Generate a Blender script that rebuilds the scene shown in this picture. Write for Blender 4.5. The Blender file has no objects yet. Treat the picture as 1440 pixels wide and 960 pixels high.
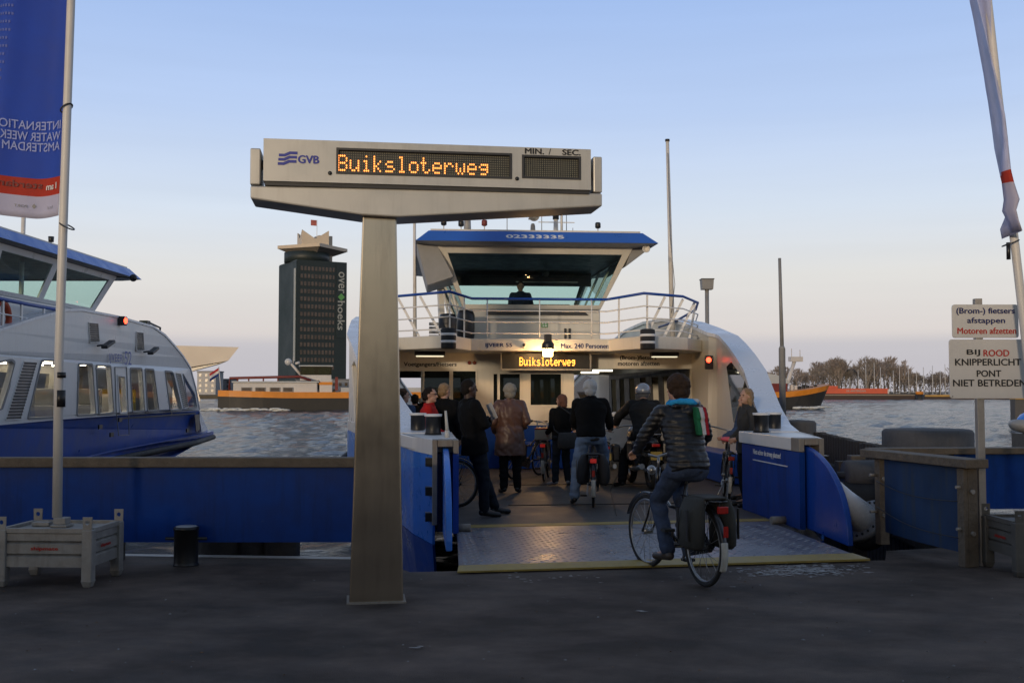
import bpy, bmesh, math, random
from math import radians as R, sin, cos, pi, sqrt, atan2
from mathutils import Vector as V, Matrix, noise
from mathutils.geometry import tessellate_polygon

random.seed(7)
S = bpy.context.scene
COL = S.collection
# ---------------------------------------------------------------- camera, sky, sun, exposure
FPX, CAMZ, PITCH = 1500.0, 1.68, R(2.67)
cam_d = bpy.data.cameras.new('camera')
cam_d.sensor_width = 36.0
cam_d.lens = FPX / 1440 * 36
cam_d.clip_start, cam_d.clip_end = 0.1, 12000
cam = bpy.data.objects.new('camera', cam_d)
cam.location = (0, 0, CAMZ)
cam.rotation_euler = (R(90) + PITCH, 0, 0)
COL.objects.link(cam)
S.camera = cam

SUN_EL, SUN_AZ = R(5.0), R(198)        # low glow behind the camera, a little to the left
w = bpy.data.worlds.new('World')
S.world = w
w.use_nodes = True
nt = w.node_tree
bg = nt.nodes['Background']
sky = nt.nodes.new('ShaderNodeTexSky')
sky.sky_type = 'NISHITA'
sky.sun_disc = False
sky.sun_elevation = SUN_EL
sky.sun_rotation = SUN_AZ
sky.altitude = 0
sky.air_density = 1.0
sky.dust_density = 1.2
sky.ozone_density = 2.5
# a dusk tint by height over the horizon (lavender, peach, pale blue) laid over the physical sky
tc = nt.nodes.new('ShaderNodeTexCoord')
sep = nt.nodes.new('ShaderNodeSeparateXYZ')
nt.links.new(tc.outputs['Generated'], sep.inputs[0])
ramp = nt.nodes.new('ShaderNodeValToRGB')
cr = ramp.color_ramp
SKY = [(0.0, (.48, .465, .51)), (.042, (.515, .495, .53)), (.053, (.65, .60, .585)), (.105, (.70, .685, .665)),
       (.165, (.62, .69, .79)), (.25, (.455, .575, .815)), (.35, (.335, .475, .78)), (.48, (.27, .36, .53)), (.75, (.17, .22, .31))]
while len(cr.elements) < len(SKY):
    cr.elements.new(.5)
for e, (p, c) in zip(cr.elements, SKY):
    e.position = p
    e.color = (*c, 1)
nt.links.new(sep.outputs['Z'], ramp.inputs['Fac'])
# faint bands of thin cloud low over the horizon
mp = nt.nodes.new('ShaderNodeMapping')
mp.inputs['Scale'].default_value = (1.2, 1.2, 22)
nt.links.new(tc.outputs['Generated'], mp.inputs[0])
nz = nt.nodes.new('ShaderNodeTexNoise')
nz.inputs['Scale'].default_value = 2.0
nz.inputs['Detail'].default_value = 4
nt.links.new(mp.outputs[0], nz.inputs['Vector'])
cl = nt.nodes.new('ShaderNodeMapRange')
cl.inputs['From Min'].default_value = .35
cl.inputs['From Max'].default_value = .75
cl.inputs['To Min'].default_value = .985
cl.inputs['To Max'].default_value = 1.025
nt.links.new(nz.outputs['Fac'], cl.inputs['Value'])
mul = nt.nodes.new('ShaderNodeVectorMath'); mul.operation = 'SCALE'
nt.links.new(ramp.outputs['Color'], mul.inputs[0])
nt.links.new(cl.outputs[0], mul.inputs['Scale'])
gain = nt.nodes.new('ShaderNodeVectorMath'); gain.operation = 'SCALE'
gain.inputs['Scale'].default_value = 10.6
nt.links.new(mul.outputs[0], gain.inputs[0])
mix = nt.nodes.new('ShaderNodeMix'); mix.data_type = 'RGBA'
back = nt.nodes.new('ShaderNodeMapRange'); back.interpolation_type = 'SMOOTHSTEP'   # the sunset side keeps its glow
back.inputs['From Min'].default_value = -.95; back.inputs['From Max'].default_value = -.1
back.inputs['To Min'].default_value = .14; back.inputs['To Max'].default_value = .93
nt.links.new(sep.outputs['Y'], back.inputs['Value'])
nt.links.new(back.outputs[0], mix.inputs['Factor'])
nt.links.new(sky.outputs[0], mix.inputs[6])
nt.links.new(gain.outputs[0], mix.inputs[7])
nt.links.new(mix.outputs[2], bg.inputs['Color'])
bg.inputs['Strength'].default_value = 0.1

sun_d = bpy.data.lights.new('sun', 'SUN')
sun_d.energy = 1.5
sun_d.angle = R(3.2)
sun_d.color = (1.0, .79, .56)
sun = bpy.data.objects.new('sun', sun_d)
d = V((sin(SUN_AZ) * cos(SUN_EL), cos(SUN_AZ) * cos(SUN_EL), sin(SUN_EL)))   # towards the sun
sun.rotation_euler = d.to_track_quat('Z', 'Y').to_euler()
COL.objects.link(sun)

S.view_settings.view_transform = 'Standard'
S.view_settings.look = 'None'
S.view_settings.exposure = 0.12
S.view_settings.gamma = 1.0
S.render.engine = 'CYCLES'
S.cycles.max_bounces = 8
S.cycles.transparent_max_bounces = 12
S.cycles.use_denoising = True
S.cycles.sample_clamp_indirect = 4
S.cycles.caustics_reflective = False
S.cycles.caustics_refractive = False

# ---------------------------------------------------------------- pixel -> place helpers (1440 x 960 photo)
def ray(px, py):
    x, z = (px - 720) / FPX, -(py - 480) / FPX
    return V((x, cos(PITCH) - z * sin(PITCH), sin(PITCH) + z * cos(PITCH)))
EYE = V((0, 0, CAMZ))
def atY(px, py, Y):
    r = ray(px, py); return EYE + r * (Y / r.y)
def atX(px, py, X):
    r = ray(px, py); return EYE + r * (X / r.x)
def atZ(px, py, z=0.0):
    r = ray(px, py); return EYE + r * ((z - CAMZ) / r.z)
class Frame:
    def __init__(s, o, yaw):
        s.o, s.yaw = V(o), yaw
        s.m = Matrix.Translation(s.o) @ Matrix.Rotation(yaw, 4, 'Z')
        s.i = s.m.inverted()
    def loc(s, px, py, y):                     # where that line of sight meets the frame's plane y
        e = s.i @ EYE; r = s.i.to_3x3() @ ray(px, py)
        return e + r * ((y - e.y) / r.y)
    def w(s, *p): return s.m @ V(p)

# ---------------------------------------------------------------- mesh building
class MB:
    def __init__(s): s.v, s.f, s.sm, s.mi = [], [], [], []
    def add(s, vs, fs, sm=False, mi=0):
        n = len(s.v); s.v += [V(p) for p in vs]
        for f in fs:
            s.f.append([i + n for i in f]); s.sm.append(sm); s.mi.append(mi)
        return s
    def box(s, x0, x1, y0, y1, z0, z1, mi=0):
        return s.add([(x0, y0, z0), (x1, y0, z0), (x1, y1, z0), (x0, y1, z0), (x0, y0, z1), (x1, y0, z1), (x1, y1, z1), (x0, y1, z1)],
                     [(0, 3, 2, 1), (4, 5, 6, 7), (0, 1, 5, 4), (1, 2, 6, 5), (2, 3, 7, 6), (3, 0, 4, 7)], mi=mi)
    def obox(s, m, sx, sy, sz, mi=0):          # box of that size centred on a matrix
        vs = [m @ V((a * sx / 2, b * sy / 2, c * sz / 2)) for c in (-1, 1) for a, b in ((-1, -1), (1, -1), (1, 1), (-1, 1))]
        return s.add(vs, [(0, 3, 2, 1), (4, 5, 6, 7), (0, 1, 5, 4), (1, 2, 6, 5), (2, 3, 7, 6), (3, 0, 4, 7)], mi=mi)
    def bar(s, p, q, a, b=None):               # square bar between two points
        p, q = V(p), V(q); d = q - p
        m = Matrix.Translation((p + q) / 2) @ d.to_track_quat('Z', 'X').to_matrix().to_4x4()
        return s.obox(m, a, b or a, d.length)
    def tube(s, pts, r, n=8, closed=False, mi=0, sm=True):
        pts = [V(p) for p in pts]; k = len(pts)
        rs = r if isinstance(r, (list, tuple)) else [r] * k
        vs, fs = [], []; ref = None
        for i, p in enumerate(pts):
            if closed: t = pts[(i + 1) % k] - pts[i - 1]
            else: t = pts[min(i + 1, k - 1)] - pts[max(i - 1, 0)]
            t = t.normalized() if t.length > 1e-9 else V((0, 0, 1))
            if ref is None:
                ref = V((0, 0, 1)) if abs(t.z) < .9 else V((1, 0, 0))
            a = (ref - t * ref.dot(t)).normalized(); b = t.cross(a); ref = a
            for j in range(n):
                an = 2 * pi * j / n
                vs.append(p + (a * cos(an) + b * sin(an)) * rs[i])
        for i in range(k if closed else k - 1):
            i2 = (i + 1) % k
            for j in range(n):
                j2 = (j + 1) % n
                fs.append((i * n + j, i * n + j2, i2 * n + j2, i2 * n + j))
        s.add(vs, fs, sm, mi)
        if not closed:
            s.add([vs[j] for j in range(n)][::-1], [tuple(range(n))], False, mi)
            s.add([vs[(k - 1) * n + j] for j in range(n)], [tuple(range(n))], False, mi)
        return s
    def cyl(s, p, q, r0, r1=None, n=16, mi=0): return s.tube([p, q], [r0, r0 if r1 is None else r1], n, mi=mi)
    def lathe(s, prof, c=(0, 0, 0), n=24, m=None, mi=0):
        m = m or Matrix.Translation(c); vs, fs = [], []
        for r, z in prof:
            for j in range(n):
                vs.append(m @ V((r * cos(2 * pi * j / n), r * sin(2 * pi * j / n), z)))
        k = len(prof)
        for i in range(k - 1):
            for j in range(n):
                fs.append((i * n + j, i * n + (j + 1) % n, (i + 1) * n + (j + 1) % n, (i + 1) * n + j))
        s.add(vs, fs, True, mi)
        if prof[0][0] > 1e-6: s.add(vs[:n][::-1], [tuple(range(n))], mi=mi)
        if prof[-1][0] > 1e-6: s.add(vs[-n:], [tuple(range(n))], mi=mi)
        return s
    def ell(s, c, r, m=None, n=14, mi=0):
        c = V(c); m = m or Matrix.Identity(3)
        if not isinstance(r, (tuple, list)): r = (r, r, r)
        vs, fs = [], []; k = max(6, n // 2 + 1)
        for i in range(k + 1):
            th = pi * i / k
            for j in range(n):
                ph = 2 * pi * j / n
                vs.append(c + m @ V((r[0] * sin(th) * cos(ph), r[1] * sin(th) * sin(ph), -r[2] * cos(th))))
        for i in range(k):
            for j in range(n):
                fs.append((i * n + j, i * n + (j + 1) % n, (i + 1) * n + (j + 1) % n, (i + 1) * n + j))
        return s.add(vs, fs, True, mi)
    def cap(s, p, q, r0, r1=None, n=12):       # tapered limb with round ends
        r1 = r0 if r1 is None else r1
        p, q = V(p), V(q)
        s.tube([p, q], [r0, r1], n)
        return s.ell(p, r0, n=n).ell(q, r1, n=n)
    def loft(s, rings, n=20):                  # rings: (centre, x axis, y axis, rx, ry)
        vs, fs = [], []
        for c, ax, ay, rx, ry in rings:
            for j in range(n):
                t = 2 * pi * j / n
                vs.append(V(c) + ax * (rx * cos(t)) + ay * (ry * sin(t)))
        for i in range(len(rings) - 1):
            for j in range(n):
                fs.append((i * n + j, i * n + (j + 1) % n, (i + 1) * n + (j + 1) % n, (i + 1) * n + j))
        fs.append(tuple(range(n))[::-1]); fs.append(tuple((len(rings) - 1) * n + j for j in range(n)))
        return s.add(vs, fs, True)
    def prism(s, poly, fa, fb, holes=(), mi=0):
        """closed slab between two mappings of a 2-D outline (with holes)"""
        loops = [list(poly)] + [list(h) for h in holes]
        flat = [p for l in loops for p in l]
        tri = tessellate_polygon([[V((p[0], p[1], 0)) for p in l] for l in loops])
        n = len(flat)
        A = [V(fa(*p)) for p in flat]; B = [V(fb(*p)) for p in flat]
        fs = [tuple(t) for t in tri] + [tuple(i + n for i in t) for t in tri]
        o = 0
        for l in loops:
            k = len(l)
            for i in range(k):
                a, b = o + i, o + (i + 1) % k
                fs.append((a, b, b + n, a + n))
            o += k
        return s.add(A + B, fs, False, mi)
    def build(s, name, mat, parent=None, bevel=0, fix=True, seg=2):
        me = bpy.data.meshes.new(name)
        me.from_pydata([tuple(p) for p in s.v], [], s.f)
        for m in (mat if isinstance(mat, (list, tuple)) else [mat]): me.materials.append(m)
        me.polygons.foreach_set('use_smooth', s.sm)
        me.polygons.foreach_set('material_index', s.mi)
        if fix:
            bm = bmesh.new(); bm.from_mesh(me)
            bmesh.ops.remove_doubles(bm, verts=bm.verts, dist=1e-5)
            bmesh.ops.recalc_face_normals(bm, faces=bm.faces)
            bm.to_mesh(me); bm.free()
        me.update()
        o = bpy.data.objects.new(name, me); COL.objects.link(o)
        if parent: o.parent = parent
        if bevel:
            b = o.modifiers.new('Bevel', 'BEVEL'); b.width = bevel; b.segments = seg
            b.limit_method = 'ANGLE'; b.angle_limit = R(35)
        return o

def tag(o, label=None, cat=None, group=None, kind=None):
    if label: o['label'] = label
    if cat: o['category'] = cat
    if group: o['group'] = group
    if kind: o['kind'] = kind
    return o
def thing(name, label, cat, loc=(0, 0, 0), rz=0, group=None):
    o = bpy.data.objects.new(name, None); COL.objects.link(o)
    o.empty_display_size = .2
    o.location = loc; o.rotation_euler = (0, 0, rz)
    return tag(o, label, cat, group)
def kids(o): return [c for c in COL.objects if c.parent == o]
def copy_tree(o, parent=None):
    c = o.copy(); COL.objects.link(c)
    if parent: c.parent = parent
    for ch in kids(o): copy_tree(ch, c)
    return c

def text(body, name, mat, parent, o, ux, uy, w=None, h=None, bold=0.0, depth=.002, warp=None, gap=.003, shear=0):
    cu = bpy.data.curves.new(name, 'FONT'); cu.body = body; cu.align_x = 'CENTER'; cu.align_y = 'CENTER'
    cu.resolution_u = 3; cu.shear = shear; cu.space_line = .95
    t = bpy.data.objects.new('tmp', cu); COL.objects.link(t)
    me = bpy.data.meshes.new_from_object(t.evaluated_get(bpy.context.evaluated_depsgraph_get()))
    bpy.data.objects.remove(t); bpy.data.curves.remove(cu)
    xs = [v.co.x for v in me.vertices]; ys = [v.co.y for v in me.vertices]
    cx, cy = (max(xs) + min(xs)) / 2, (max(ys) + min(ys)) / 2
    wx, wy = max(xs) - min(xs), max(ys) - min(ys)
    sx = (w / wx) if w else h / wy
    sy = (h / wy) if h else sx
    ux, uy, o = V(ux).normalized(), V(uy).normalized(), V(o)
    n = ux.cross(uy)
    base = [((v.co.x - cx) * sx, (v.co.y - cy) * sy) for v in me.vertices]
    polys = [tuple(p.vertices) for p in me.polygons]
    k = bold * wy * sy * .9
    vs, fs = [], []
    for i, (dx, dy) in enumerate(((0, 0), (k, 0), (-k, 0), (0, k * .6), (0, -k * .6)) if bold else ((0, 0),)):   # heavier strokes: the word laid over itself
        g = gap + i * .0004; nn = len(vs)
        vs += [(warp(a + dx, b + dy) - V((0, i * .0004, 0))) if warp else o + ux * (a + dx) + uy * (b + dy) + n * g for a, b in base]
        fs += [tuple(q + nn for q in p) for p in polys]
    bpy.data.meshes.remove(me)
    me = bpy.data.meshes.new(name); me.from_pydata([tuple(p) for p in vs], [], fs)
    bm = bmesh.new(); bm.from_mesh(me)
    bmesh.ops.recalc_face_normals(bm, faces=bm.faces)
    bm.to_mesh(me); bm.free()
    me.name = name
    me.materials.clear(); me.materials.append(mat)
    ob = bpy.data.objects.new(name, me); COL.objects.link(ob); ob.parent = parent
    return ob

# ---------------------------------------------------------------- materials
def mat(name, c, rough=.5, metal=0.0, var=.12, vs=4.0, bump=.0, bs=40.0, dirt=0, dirt_c=(.05, .035, .02), streak=True, spec=.5, coat=0, emit=None, es=0, coords='Object', alpha=None, rv=.12, scuff=None):
    m = bpy.data.materials.new(name); m.use_nodes = True
    t = m.node_tree; N, L = t.nodes, t.links
    b = N['Principled BSDF']
    b.inputs['Roughness'].default_value = rough
    b.inputs['Metallic'].default_value = metal
    b.inputs['Specular IOR Level'].default_value = spec
    b.inputs['Coat Weight'].default_value = coat
    if emit:
        b.inputs['Emission Color'].default_value = (*emit, 1); b.inputs['Emission Strength'].default_value = es
    tcn = N.new('ShaderNodeTexCoord')
    col = None
    if var > 0:
        n = N.new('ShaderNodeTexNoise'); n.inputs['Scale'].default_value = vs; n.inputs['Detail'].default_value = 8; n.inputs['Roughness'].default_value = .65
        L.new(tcn.outputs[coords], n.inputs['Vector'])
        r = N.new('ShaderNodeMapRange'); r.inputs['From Min'].default_value = .3; r.inputs['From Max'].default_value = .7
        r.inputs['To Min'].default_value = 1 - var; r.inputs['To Max'].default_value = 1 + var
        L.new(n.outputs['Fac'], r.inputs['Value'])
        s = N.new('ShaderNodeVectorMath'); s.operation = 'SCALE'; s.inputs[0].default_value = c
        L.new(r.outputs[0], s.inputs['Scale']); col = s.outputs[0]
        r2 = N.new('ShaderNodeMapRange'); r2.inputs['From Min'].default_value = .3; r2.inputs['From Max'].default_value = .7
        r2.inputs['To Min'].default_value = max(.02, rough - rv); r2.inputs['To Max'].default_value = min(1, rough + rv)
        L.new(n.outputs['Fac'], r2.inputs['Value']); L.new(r2.outputs[0], b.inputs['Roughness'])
    if dirt:
        mpn = N.new('ShaderNodeMapping'); mpn.inputs['Scale'].default_value = (9, 9, .9) if streak else (3, 3, 3)
        L.new(tcn.outputs[coords], mpn.inputs[0])
        n2 = N.new('ShaderNodeTexNoise'); n2.inputs['Scale'].default_value = 1.3; n2.inputs['Detail'].default_value = 9; n2.inputs['Roughness'].default_value = .7
        L.new(mpn.outputs[0], n2.inputs['Vector'])
        r3 = N.new('ShaderNodeMapRange'); r3.inputs['From Min'].default_value = .5; r3.inputs['From Max'].default_value = .78
        r3.inputs['To Max'].default_value = dirt
        L.new(n2.outputs['Fac'], r3.inputs['Value'])
        mx = N.new('ShaderNodeMix'); mx.data_type = 'RGBA'
        if col: L.new(col, mx.inputs[6])
        else: mx.inputs[6].default_value = (*c, 1)
        mx.inputs[7].default_value = (*dirt_c, 1)
        L.new(r3.outputs[0], mx.inputs['Factor']); col = mx.outputs[2]
    if scuff:
        n4 = N.new('ShaderNodeTexNoise'); n4.inputs['Scale'].default_value = 5.5; n4.inputs['Detail'].default_value = 12; n4.inputs['Roughness'].default_value = .72
        L.new(tcn.outputs[coords], n4.inputs['Vector'])
        r4 = N.new('ShaderNodeMapRange'); r4.inputs['From Min'].default_value = .62; r4.inputs['From Max'].default_value = .73; r4.inputs['To Max'].default_value = scuff[0]
        L.new(n4.outputs['Fac'], r4.inputs['Value'])
        m4 = N.new('ShaderNodeMix'); m4.data_type = 'RGBA'; m4.inputs[7].default_value = (*scuff[1], 1)
        L.new(r4.outputs[0], m4.inputs['Factor'])
        if col: L.new(col, m4.inputs[6])
        else: m4.inputs[6].default_value = (*c, 1)
        col = m4.outputs[2]
    if col: L.new(col, b.inputs['Base Color'])
    else: b.inputs['Base Color'].default_value = (*c, 1)
    if bump:
        n3 = N.new('ShaderNodeTexNoise'); n3.inputs['Scale'].default_value = bs; n3.inputs['Detail'].default_value = 6
        L.new(tcn.outputs[coords], n3.inputs['Vector'])
        bp = N.new('ShaderNodeBump'); bp.inputs['Strength'].default_value = bump; bp.inputs['Distance'].default_value = .02
        L.new(n3.outputs['Fac'], bp.inputs['Height']); L.new(bp.outputs[0], b.inputs['Normal'])
    if alpha is not None: b.inputs['Alpha'].default_value = alpha
    return m
def glass(name, tint, a=.35, rough=.03, ior=1.5):      # thin sheet of tinted glass: part clear, part mirror
    m = bpy.data.materials.new(name); m.use_nodes = True
    t = m.node_tree; N, L = t.nodes, t.links
    N.remove(N['Principled BSDF'])
    tr = N.new('ShaderNodeBsdfTransparent'); tr.inputs[0].default_value = (*tint, 1)
    gl = N.new('ShaderNodeBsdfGlossy'); gl.inputs['Roughness'].default_value = rough
    df = N.new('ShaderNodeBsdfDiffuse'); df.inputs[0].default_value = (.02, .03, .03, 1)
    fr = N.new('ShaderNodeFresnel'); fr.inputs[0].default_value = ior
    m1 = N.new('ShaderNodeMixShader'); m1.inputs[0].default_value = a
    L.new(tr.outputs[0], m1.inputs[1]); L.new(df.outputs[0], m1.inputs[2])
    m2 = N.new('ShaderNodeMixShader')
    ge = N.new('ShaderNodeNewGeometry'); iv = N.new('ShaderNodeMath'); iv.operation = 'SUBTRACT'; iv.inputs[0].default_value = 1
    L.new(ge.outputs['Backfacing'], iv.inputs[1])
    ml = N.new('ShaderNodeMath'); ml.operation = 'MULTIPLY'; L.new(fr.outputs[0], ml.inputs[0]); L.new(iv.outputs[0], ml.inputs[1])
    L.new(ml.outputs[0], m2.inputs[0]); L.new(m1.outputs[0], m2.inputs[1]); L.new(gl.outputs[0], m2.inputs[2])
    L.new(m2.outputs[0], N['Material Output'].inputs['Surface'])
    return m
def emis(name, c, s):
    m = bpy.data.materials.new(name); m.use_nodes = True
    b = m.node_tree.nodes['Principled BSDF']
    b.inputs['Base Color'].default_value = (*[x * .5 for x in c], 1)
    b.inputs['Emission Color'].default_value = (*c, 1); b.inputs['Emission Strength'].default_value = s
    return m

M = dict(
    white=mat('ferry_white_paint', (.72, .70, .67), .35, var=.05, vs=1.2, dirt=.22, dirt_c=(.36, .31, .24)),
    cream=mat('ferry_cream_paint', (.60, .57, .50), .4, var=.06, vs=1.5, dirt=.22, dirt_c=(.34, .28, .19)),
    rim=mat('ferry_rim_paint', (.68, .69, .72), .3, var=.05, vs=1.3, dirt=.15, dirt_c=(.42, .40, .36)),
    fblue=mat('ferry_blue_paint', (.006, .055, .31), .36, var=.12, vs=2, dirt=.25, dirt_c=(.008, .02, .06), spec=.4),
    bow=mat('ferry_lit_blue_paint', (.035, .18, .64), .3, var=.12, vs=2, dirt=.2, dirt_c=(.03, .05, .12)),  # brighter copy of the ferry blue: skylight on the bow plates put into the colour
    roofblue=mat('ferry_roof_blue_paint', (.02, .11, .46), .35, var=.07, vs=2),
    deck=mat('ferry_deck_coating', (.055, .052, .05), .55, var=.3, vs=1.6, bump=.3, bs=60, dirt=.3, dirt_c=(.025, .022, .02), streak=False),
    dark=mat('dark_grey_paint', (.03, .03, .032), .5, var=.2),
    black=mat('black_paint', (.012, .012, .013), .4, var=.2),
    rubber=mat('black_rubber', (.015, .015, .016), .75, var=.25, vs=6, bump=.2),
    grey=mat('mid_grey_paint', (.22, .22, .22), .5, var=.12),
    galv=mat('galvanised_steel', (.335, .31, .28), .55, .4, var=.22, vs=7, bump=.12, bs=60, dirt=.5, dirt_c=(.11, .09, .065)),
    steel=mat('brushed_steel', (.56, .475, .375), .24, 1.0, var=.07, vs=1.1, dirt=.45, dirt_c=(.22, .17, .13), rv=.05),
    steelbox=mat('sign_box_metal', (.50, .485, .45), .42, .35, var=.07, vs=2, dirt=.3, dirt_c=(.26, .23, .19)),
    rust=mat('rusted_grey_steel', (.27, .24, .20), .6, .2, var=.2, vs=6, dirt=.8, dirt_c=(.16, .07, .025)),
    pole=mat('white_pole_coating', (.62, .59, .55), .45, var=.08, vs=3, dirt=.3, dirt_c=(.38, .34, .28)),
    panel=mat('blue_barrier_paint', (.004, .042, .23), .55, var=.3, vs=1.3, dirt=.55, dirt_c=(.005, .016, .055), spec=.18, scuff=(.8, (.05, .09, .19))),
    panel2=mat('weathered_blue_barrier_paint', (.011, .036, .10), .5, var=.3, vs=1.5, dirt=.8, dirt_c=(.05, .055, .03), scuff=(.4, (.08, .1, .14))),
    timber=mat('weathered_timber', (.125, .098, .07), .75, var=.3, vs=9, bump=.5, bs=30, dirt=.5, dirt_c=(.05, .035, .022), streak=False),
    oldwood=mat('dark_pile_timber', (.045, .036, .028), .85, var=.4, vs=5, bump=.6, bs=16, dirt=.5, dirt_c=(.02, .022, .014)),
    conc=mat('dark_concrete', (.085, .083, .085), .85, var=.2, vs=4, bump=.4, bs=25, dirt=.5, dirt_c=(.04, .038, .032)),
    led=emis('led_orange', (1.0, .30, .06), 2.6),
    led2=emis('led_orange_bright', (1.0, .36, .05), 4.0),
    leddark=mat('led_screen', (.022, .02, .014), .35, var=.2, vs=20),
    lampon=emis('lamp_warm', (1.0, .56, .22), 120),
    tubeon=emis('tube_light', (1.0, .90, .62), .85),
    tubehall=emis('hall_tube_light', (1.0, .90, .66), 3.0),
    tubein=emis('cabin_tube_light', (1.0, .88, .66), 9.0),
    redon=emis('signal_red', (1.0, .05, .02), 7),
    ink=mat('black_ink', (.012, .012, .014), .5, var=0),
    inkblue=mat('dark_blue_ink', (.012, .02, .11), .45, var=0),
    inkred=mat('red_ink', (.42, .02, .012), .5, var=0),
    inkwhite=mat('white_ink', (.7, .7, .7), .5, var=0),
    sign=mat('white_sign_enamel', (.60, .58, .55), .4, var=.04, vs=2, dirt=.15, dirt_c=(.4, .37, .32)),
    gl_dark=glass('dark_window_glass', (.25, .28, .28), .35),
    gl_clear=glass('clear_window_glass', (.95, .96, .95), .02, ior=1.4),
    gl_green=glass('green_window_glass', (.86, .95, .94), .02, ior=1.4),
)
# ================================================================ THE GROUND, WATER, FAR SHORE
WZ = -1.5
def asphalt():
    m = mat('asphalt', (.094, .072, .060), .8, var=.3, vs=2.6, spec=.22, bump=.6, bs=120, rv=.14)
    t = m.node_tree; N, L = t.nodes, t.links; b = N['Principled BSDF']
    tcn = N.new('ShaderNodeTexCoord')
    base = b.inputs['Base Color'].links[0].from_socket
    # long tyre-worn smears
    mp1 = N.new('ShaderNodeMapping'); mp1.inputs['Scale'].default_value = (.8, 1.15, 1); mp1.inputs['Rotation'].default_value = (0, 0, R(25))
    L.new(tcn.outputs['Object'], mp1.inputs[0])
    n1 = N.new('ShaderNodeTexNoise'); n1.inputs['Scale'].default_value = 1.2; n1.inputs['Detail'].default_value = 9; n1.inputs['Roughness'].default_value = .62
    L.new(mp1.outputs[0], n1.inputs['Vector'])
    r1 = N.new('ShaderNodeMapRange'); r1.inputs['From Min'].default_value = .38; r1.inputs['From Max'].default_value = .68; r1.inputs['To Min'].default_value = .58; r1.inputs['To Max'].default_value = 1.5
    L.new(n1.outputs['Fac'], r1.inputs['Value'])
    s1 = N.new('ShaderNodeVectorMath'); s1.operation = 'SCALE'
    L.new(base, s1.inputs[0]); L.new(r1.outputs[0], s1.inputs['Scale'])
    # grit: small light stones
    vo = N.new('ShaderNodeTexVoronoi'); vo.inputs['Scale'].default_value = 55
    L.new(tcn.outputs['Object'], vo.inputs['Vector'])
    lt = N.new('ShaderNodeMapRange'); lt.inputs['From Min'].default_value = .02; lt.inputs['From Max'].default_value = .16; lt.inputs['To Min'].default_value = .55; lt.inputs['To Max'].default_value = 0
    L.new(vo.outputs['Distance'], lt.inputs['Value'])
    mx = N.new('ShaderNodeMix'); mx.data_type = 'RGBA'; mx.inputs[7].default_value = (.13, .115, .10, 1)
    L.new(lt.outputs[0], mx.inputs['Factor']); L.new(s1.outputs[0], mx.inputs[6])
    # chalky spatter (chewing gum, bird lime, worn paint)
    mp2 = N.new('ShaderNodeMapping'); mp2.inputs['Scale'].default_value = (1.0, 1.5, 1)
    L.new(tcn.outputs['Object'], mp2.inputs[0])
    n2 = N.new('ShaderNodeTexNoise'); n2.inputs['Scale'].default_value = 3.4; n2.inputs['Detail'].default_value = 12; n2.inputs['Roughness'].default_value = .74
    L.new(mp2.outputs[0], n2.inputs['Vector'])
    r2 = N.new('ShaderNodeMapRange'); r2.inputs['From Min'].default_value = .655; r2.inputs['From Max'].default_value = .74; r2.inputs['To Max'].default_value = .6
    L.new(n2.outputs['Fac'], r2.inputs['Value'])
    mx2 = N.new('ShaderNodeMix'); mx2.data_type = 'RGBA'; mx2.inputs[7].default_value = (.24, .22, .20, 1)
    L.new(r2.outputs[0], mx2.inputs['Factor']); L.new(mx.outputs[2], mx2.inputs[6])
    L.new(mx2.outputs[2], b.inputs['Base Color'])
    return m
M['asphalt'] = asphalt()
EDGE = [(-60, 11.05), (-4.2, 11.0), (-2.0, 10.8), (-1.35, 10.75), (-.95, 10.02), (3.72, 10.72), (3.95, 11.35), (5.2, 11.75), (9, 12.1), (60, 16)]
q = MB()
out = [(-60, -60), (60, -60)] + EDGE[::-1]
q.prism(out, lambda x, y: (x, y, 0), lambda x, y: (x, y, -.3))
tag(q.build('quay', M['asphalt']), kind='structure')
qe = MB()
for (a, b), (c, d_) in zip(EDGE[:3], EDGE[1:4]):
    qe.add([(a, b, .004), (c, d_, .004), (c, d_ + .14, .004), (a, b + .14, .004), (a, b, -.3), (c, d_, -.3), (c, d_ + .14, -.3), (a, b + .14, -.3)],
           [(0, 1, 2, 3), (2, 3, 7, 6), (0, 1, 5, 4), (0, 3, 7, 4), (1, 2, 6, 5)])
tag(qe.build('quay_edge', M['galv']), kind='structure')
qw = MB()
for (a, b), (c, d_) in zip(EDGE, EDGE[1:]):
    qw.add([(a, b - .02, -.3), (c, d_ - .02, -.3), (c, d_ - .02, -4), (a, b - .02, -4)], [(0, 1, 2, 3)])
tag(qw.build('quay_wall', M['conc']), kind='structure')

def water():
    m = mat('water', (.014, .03, .042), .12, var=0, spec=.5)
    t = m.node_tree; N, L = t.nodes, t.links; b = N['Principled BSDF']
    b.inputs['IOR'].default_value = 1.33
    tcn = N.new('ShaderNodeTexCoord')
    mp1 = N.new('ShaderNodeMapping'); mp1.inputs['Scale'].default_value = (.55, 1.0, 1)
    L.new(tcn.outputs['Object'], mp1.inputs[0])
    n = N.new('ShaderNodeTexNoise'); n.inputs['Scale'].default_value = 3.2; n.inputs['Detail'].default_value = 8; n.inputs['Roughness'].default_value = .62
    L.new(mp1.outputs[0], n.inputs['Vector'])
    bp = N.new('ShaderNodeBump'); bp.inputs['Strength'].default_value = 1.0; bp.inputs['Distance'].default_value = .3
    L.new(n.outputs['Fac'], bp.inputs['Height']); L.new(bp.outputs[0], b.inputs['Normal'])
    return m
M['water'] = water()
wm = MB()
rows, cols = 330, 300
ys = [8.0 * (470 / 8.0) ** (i / rows) for i in range(rows + 1)]
vs = []
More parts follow.
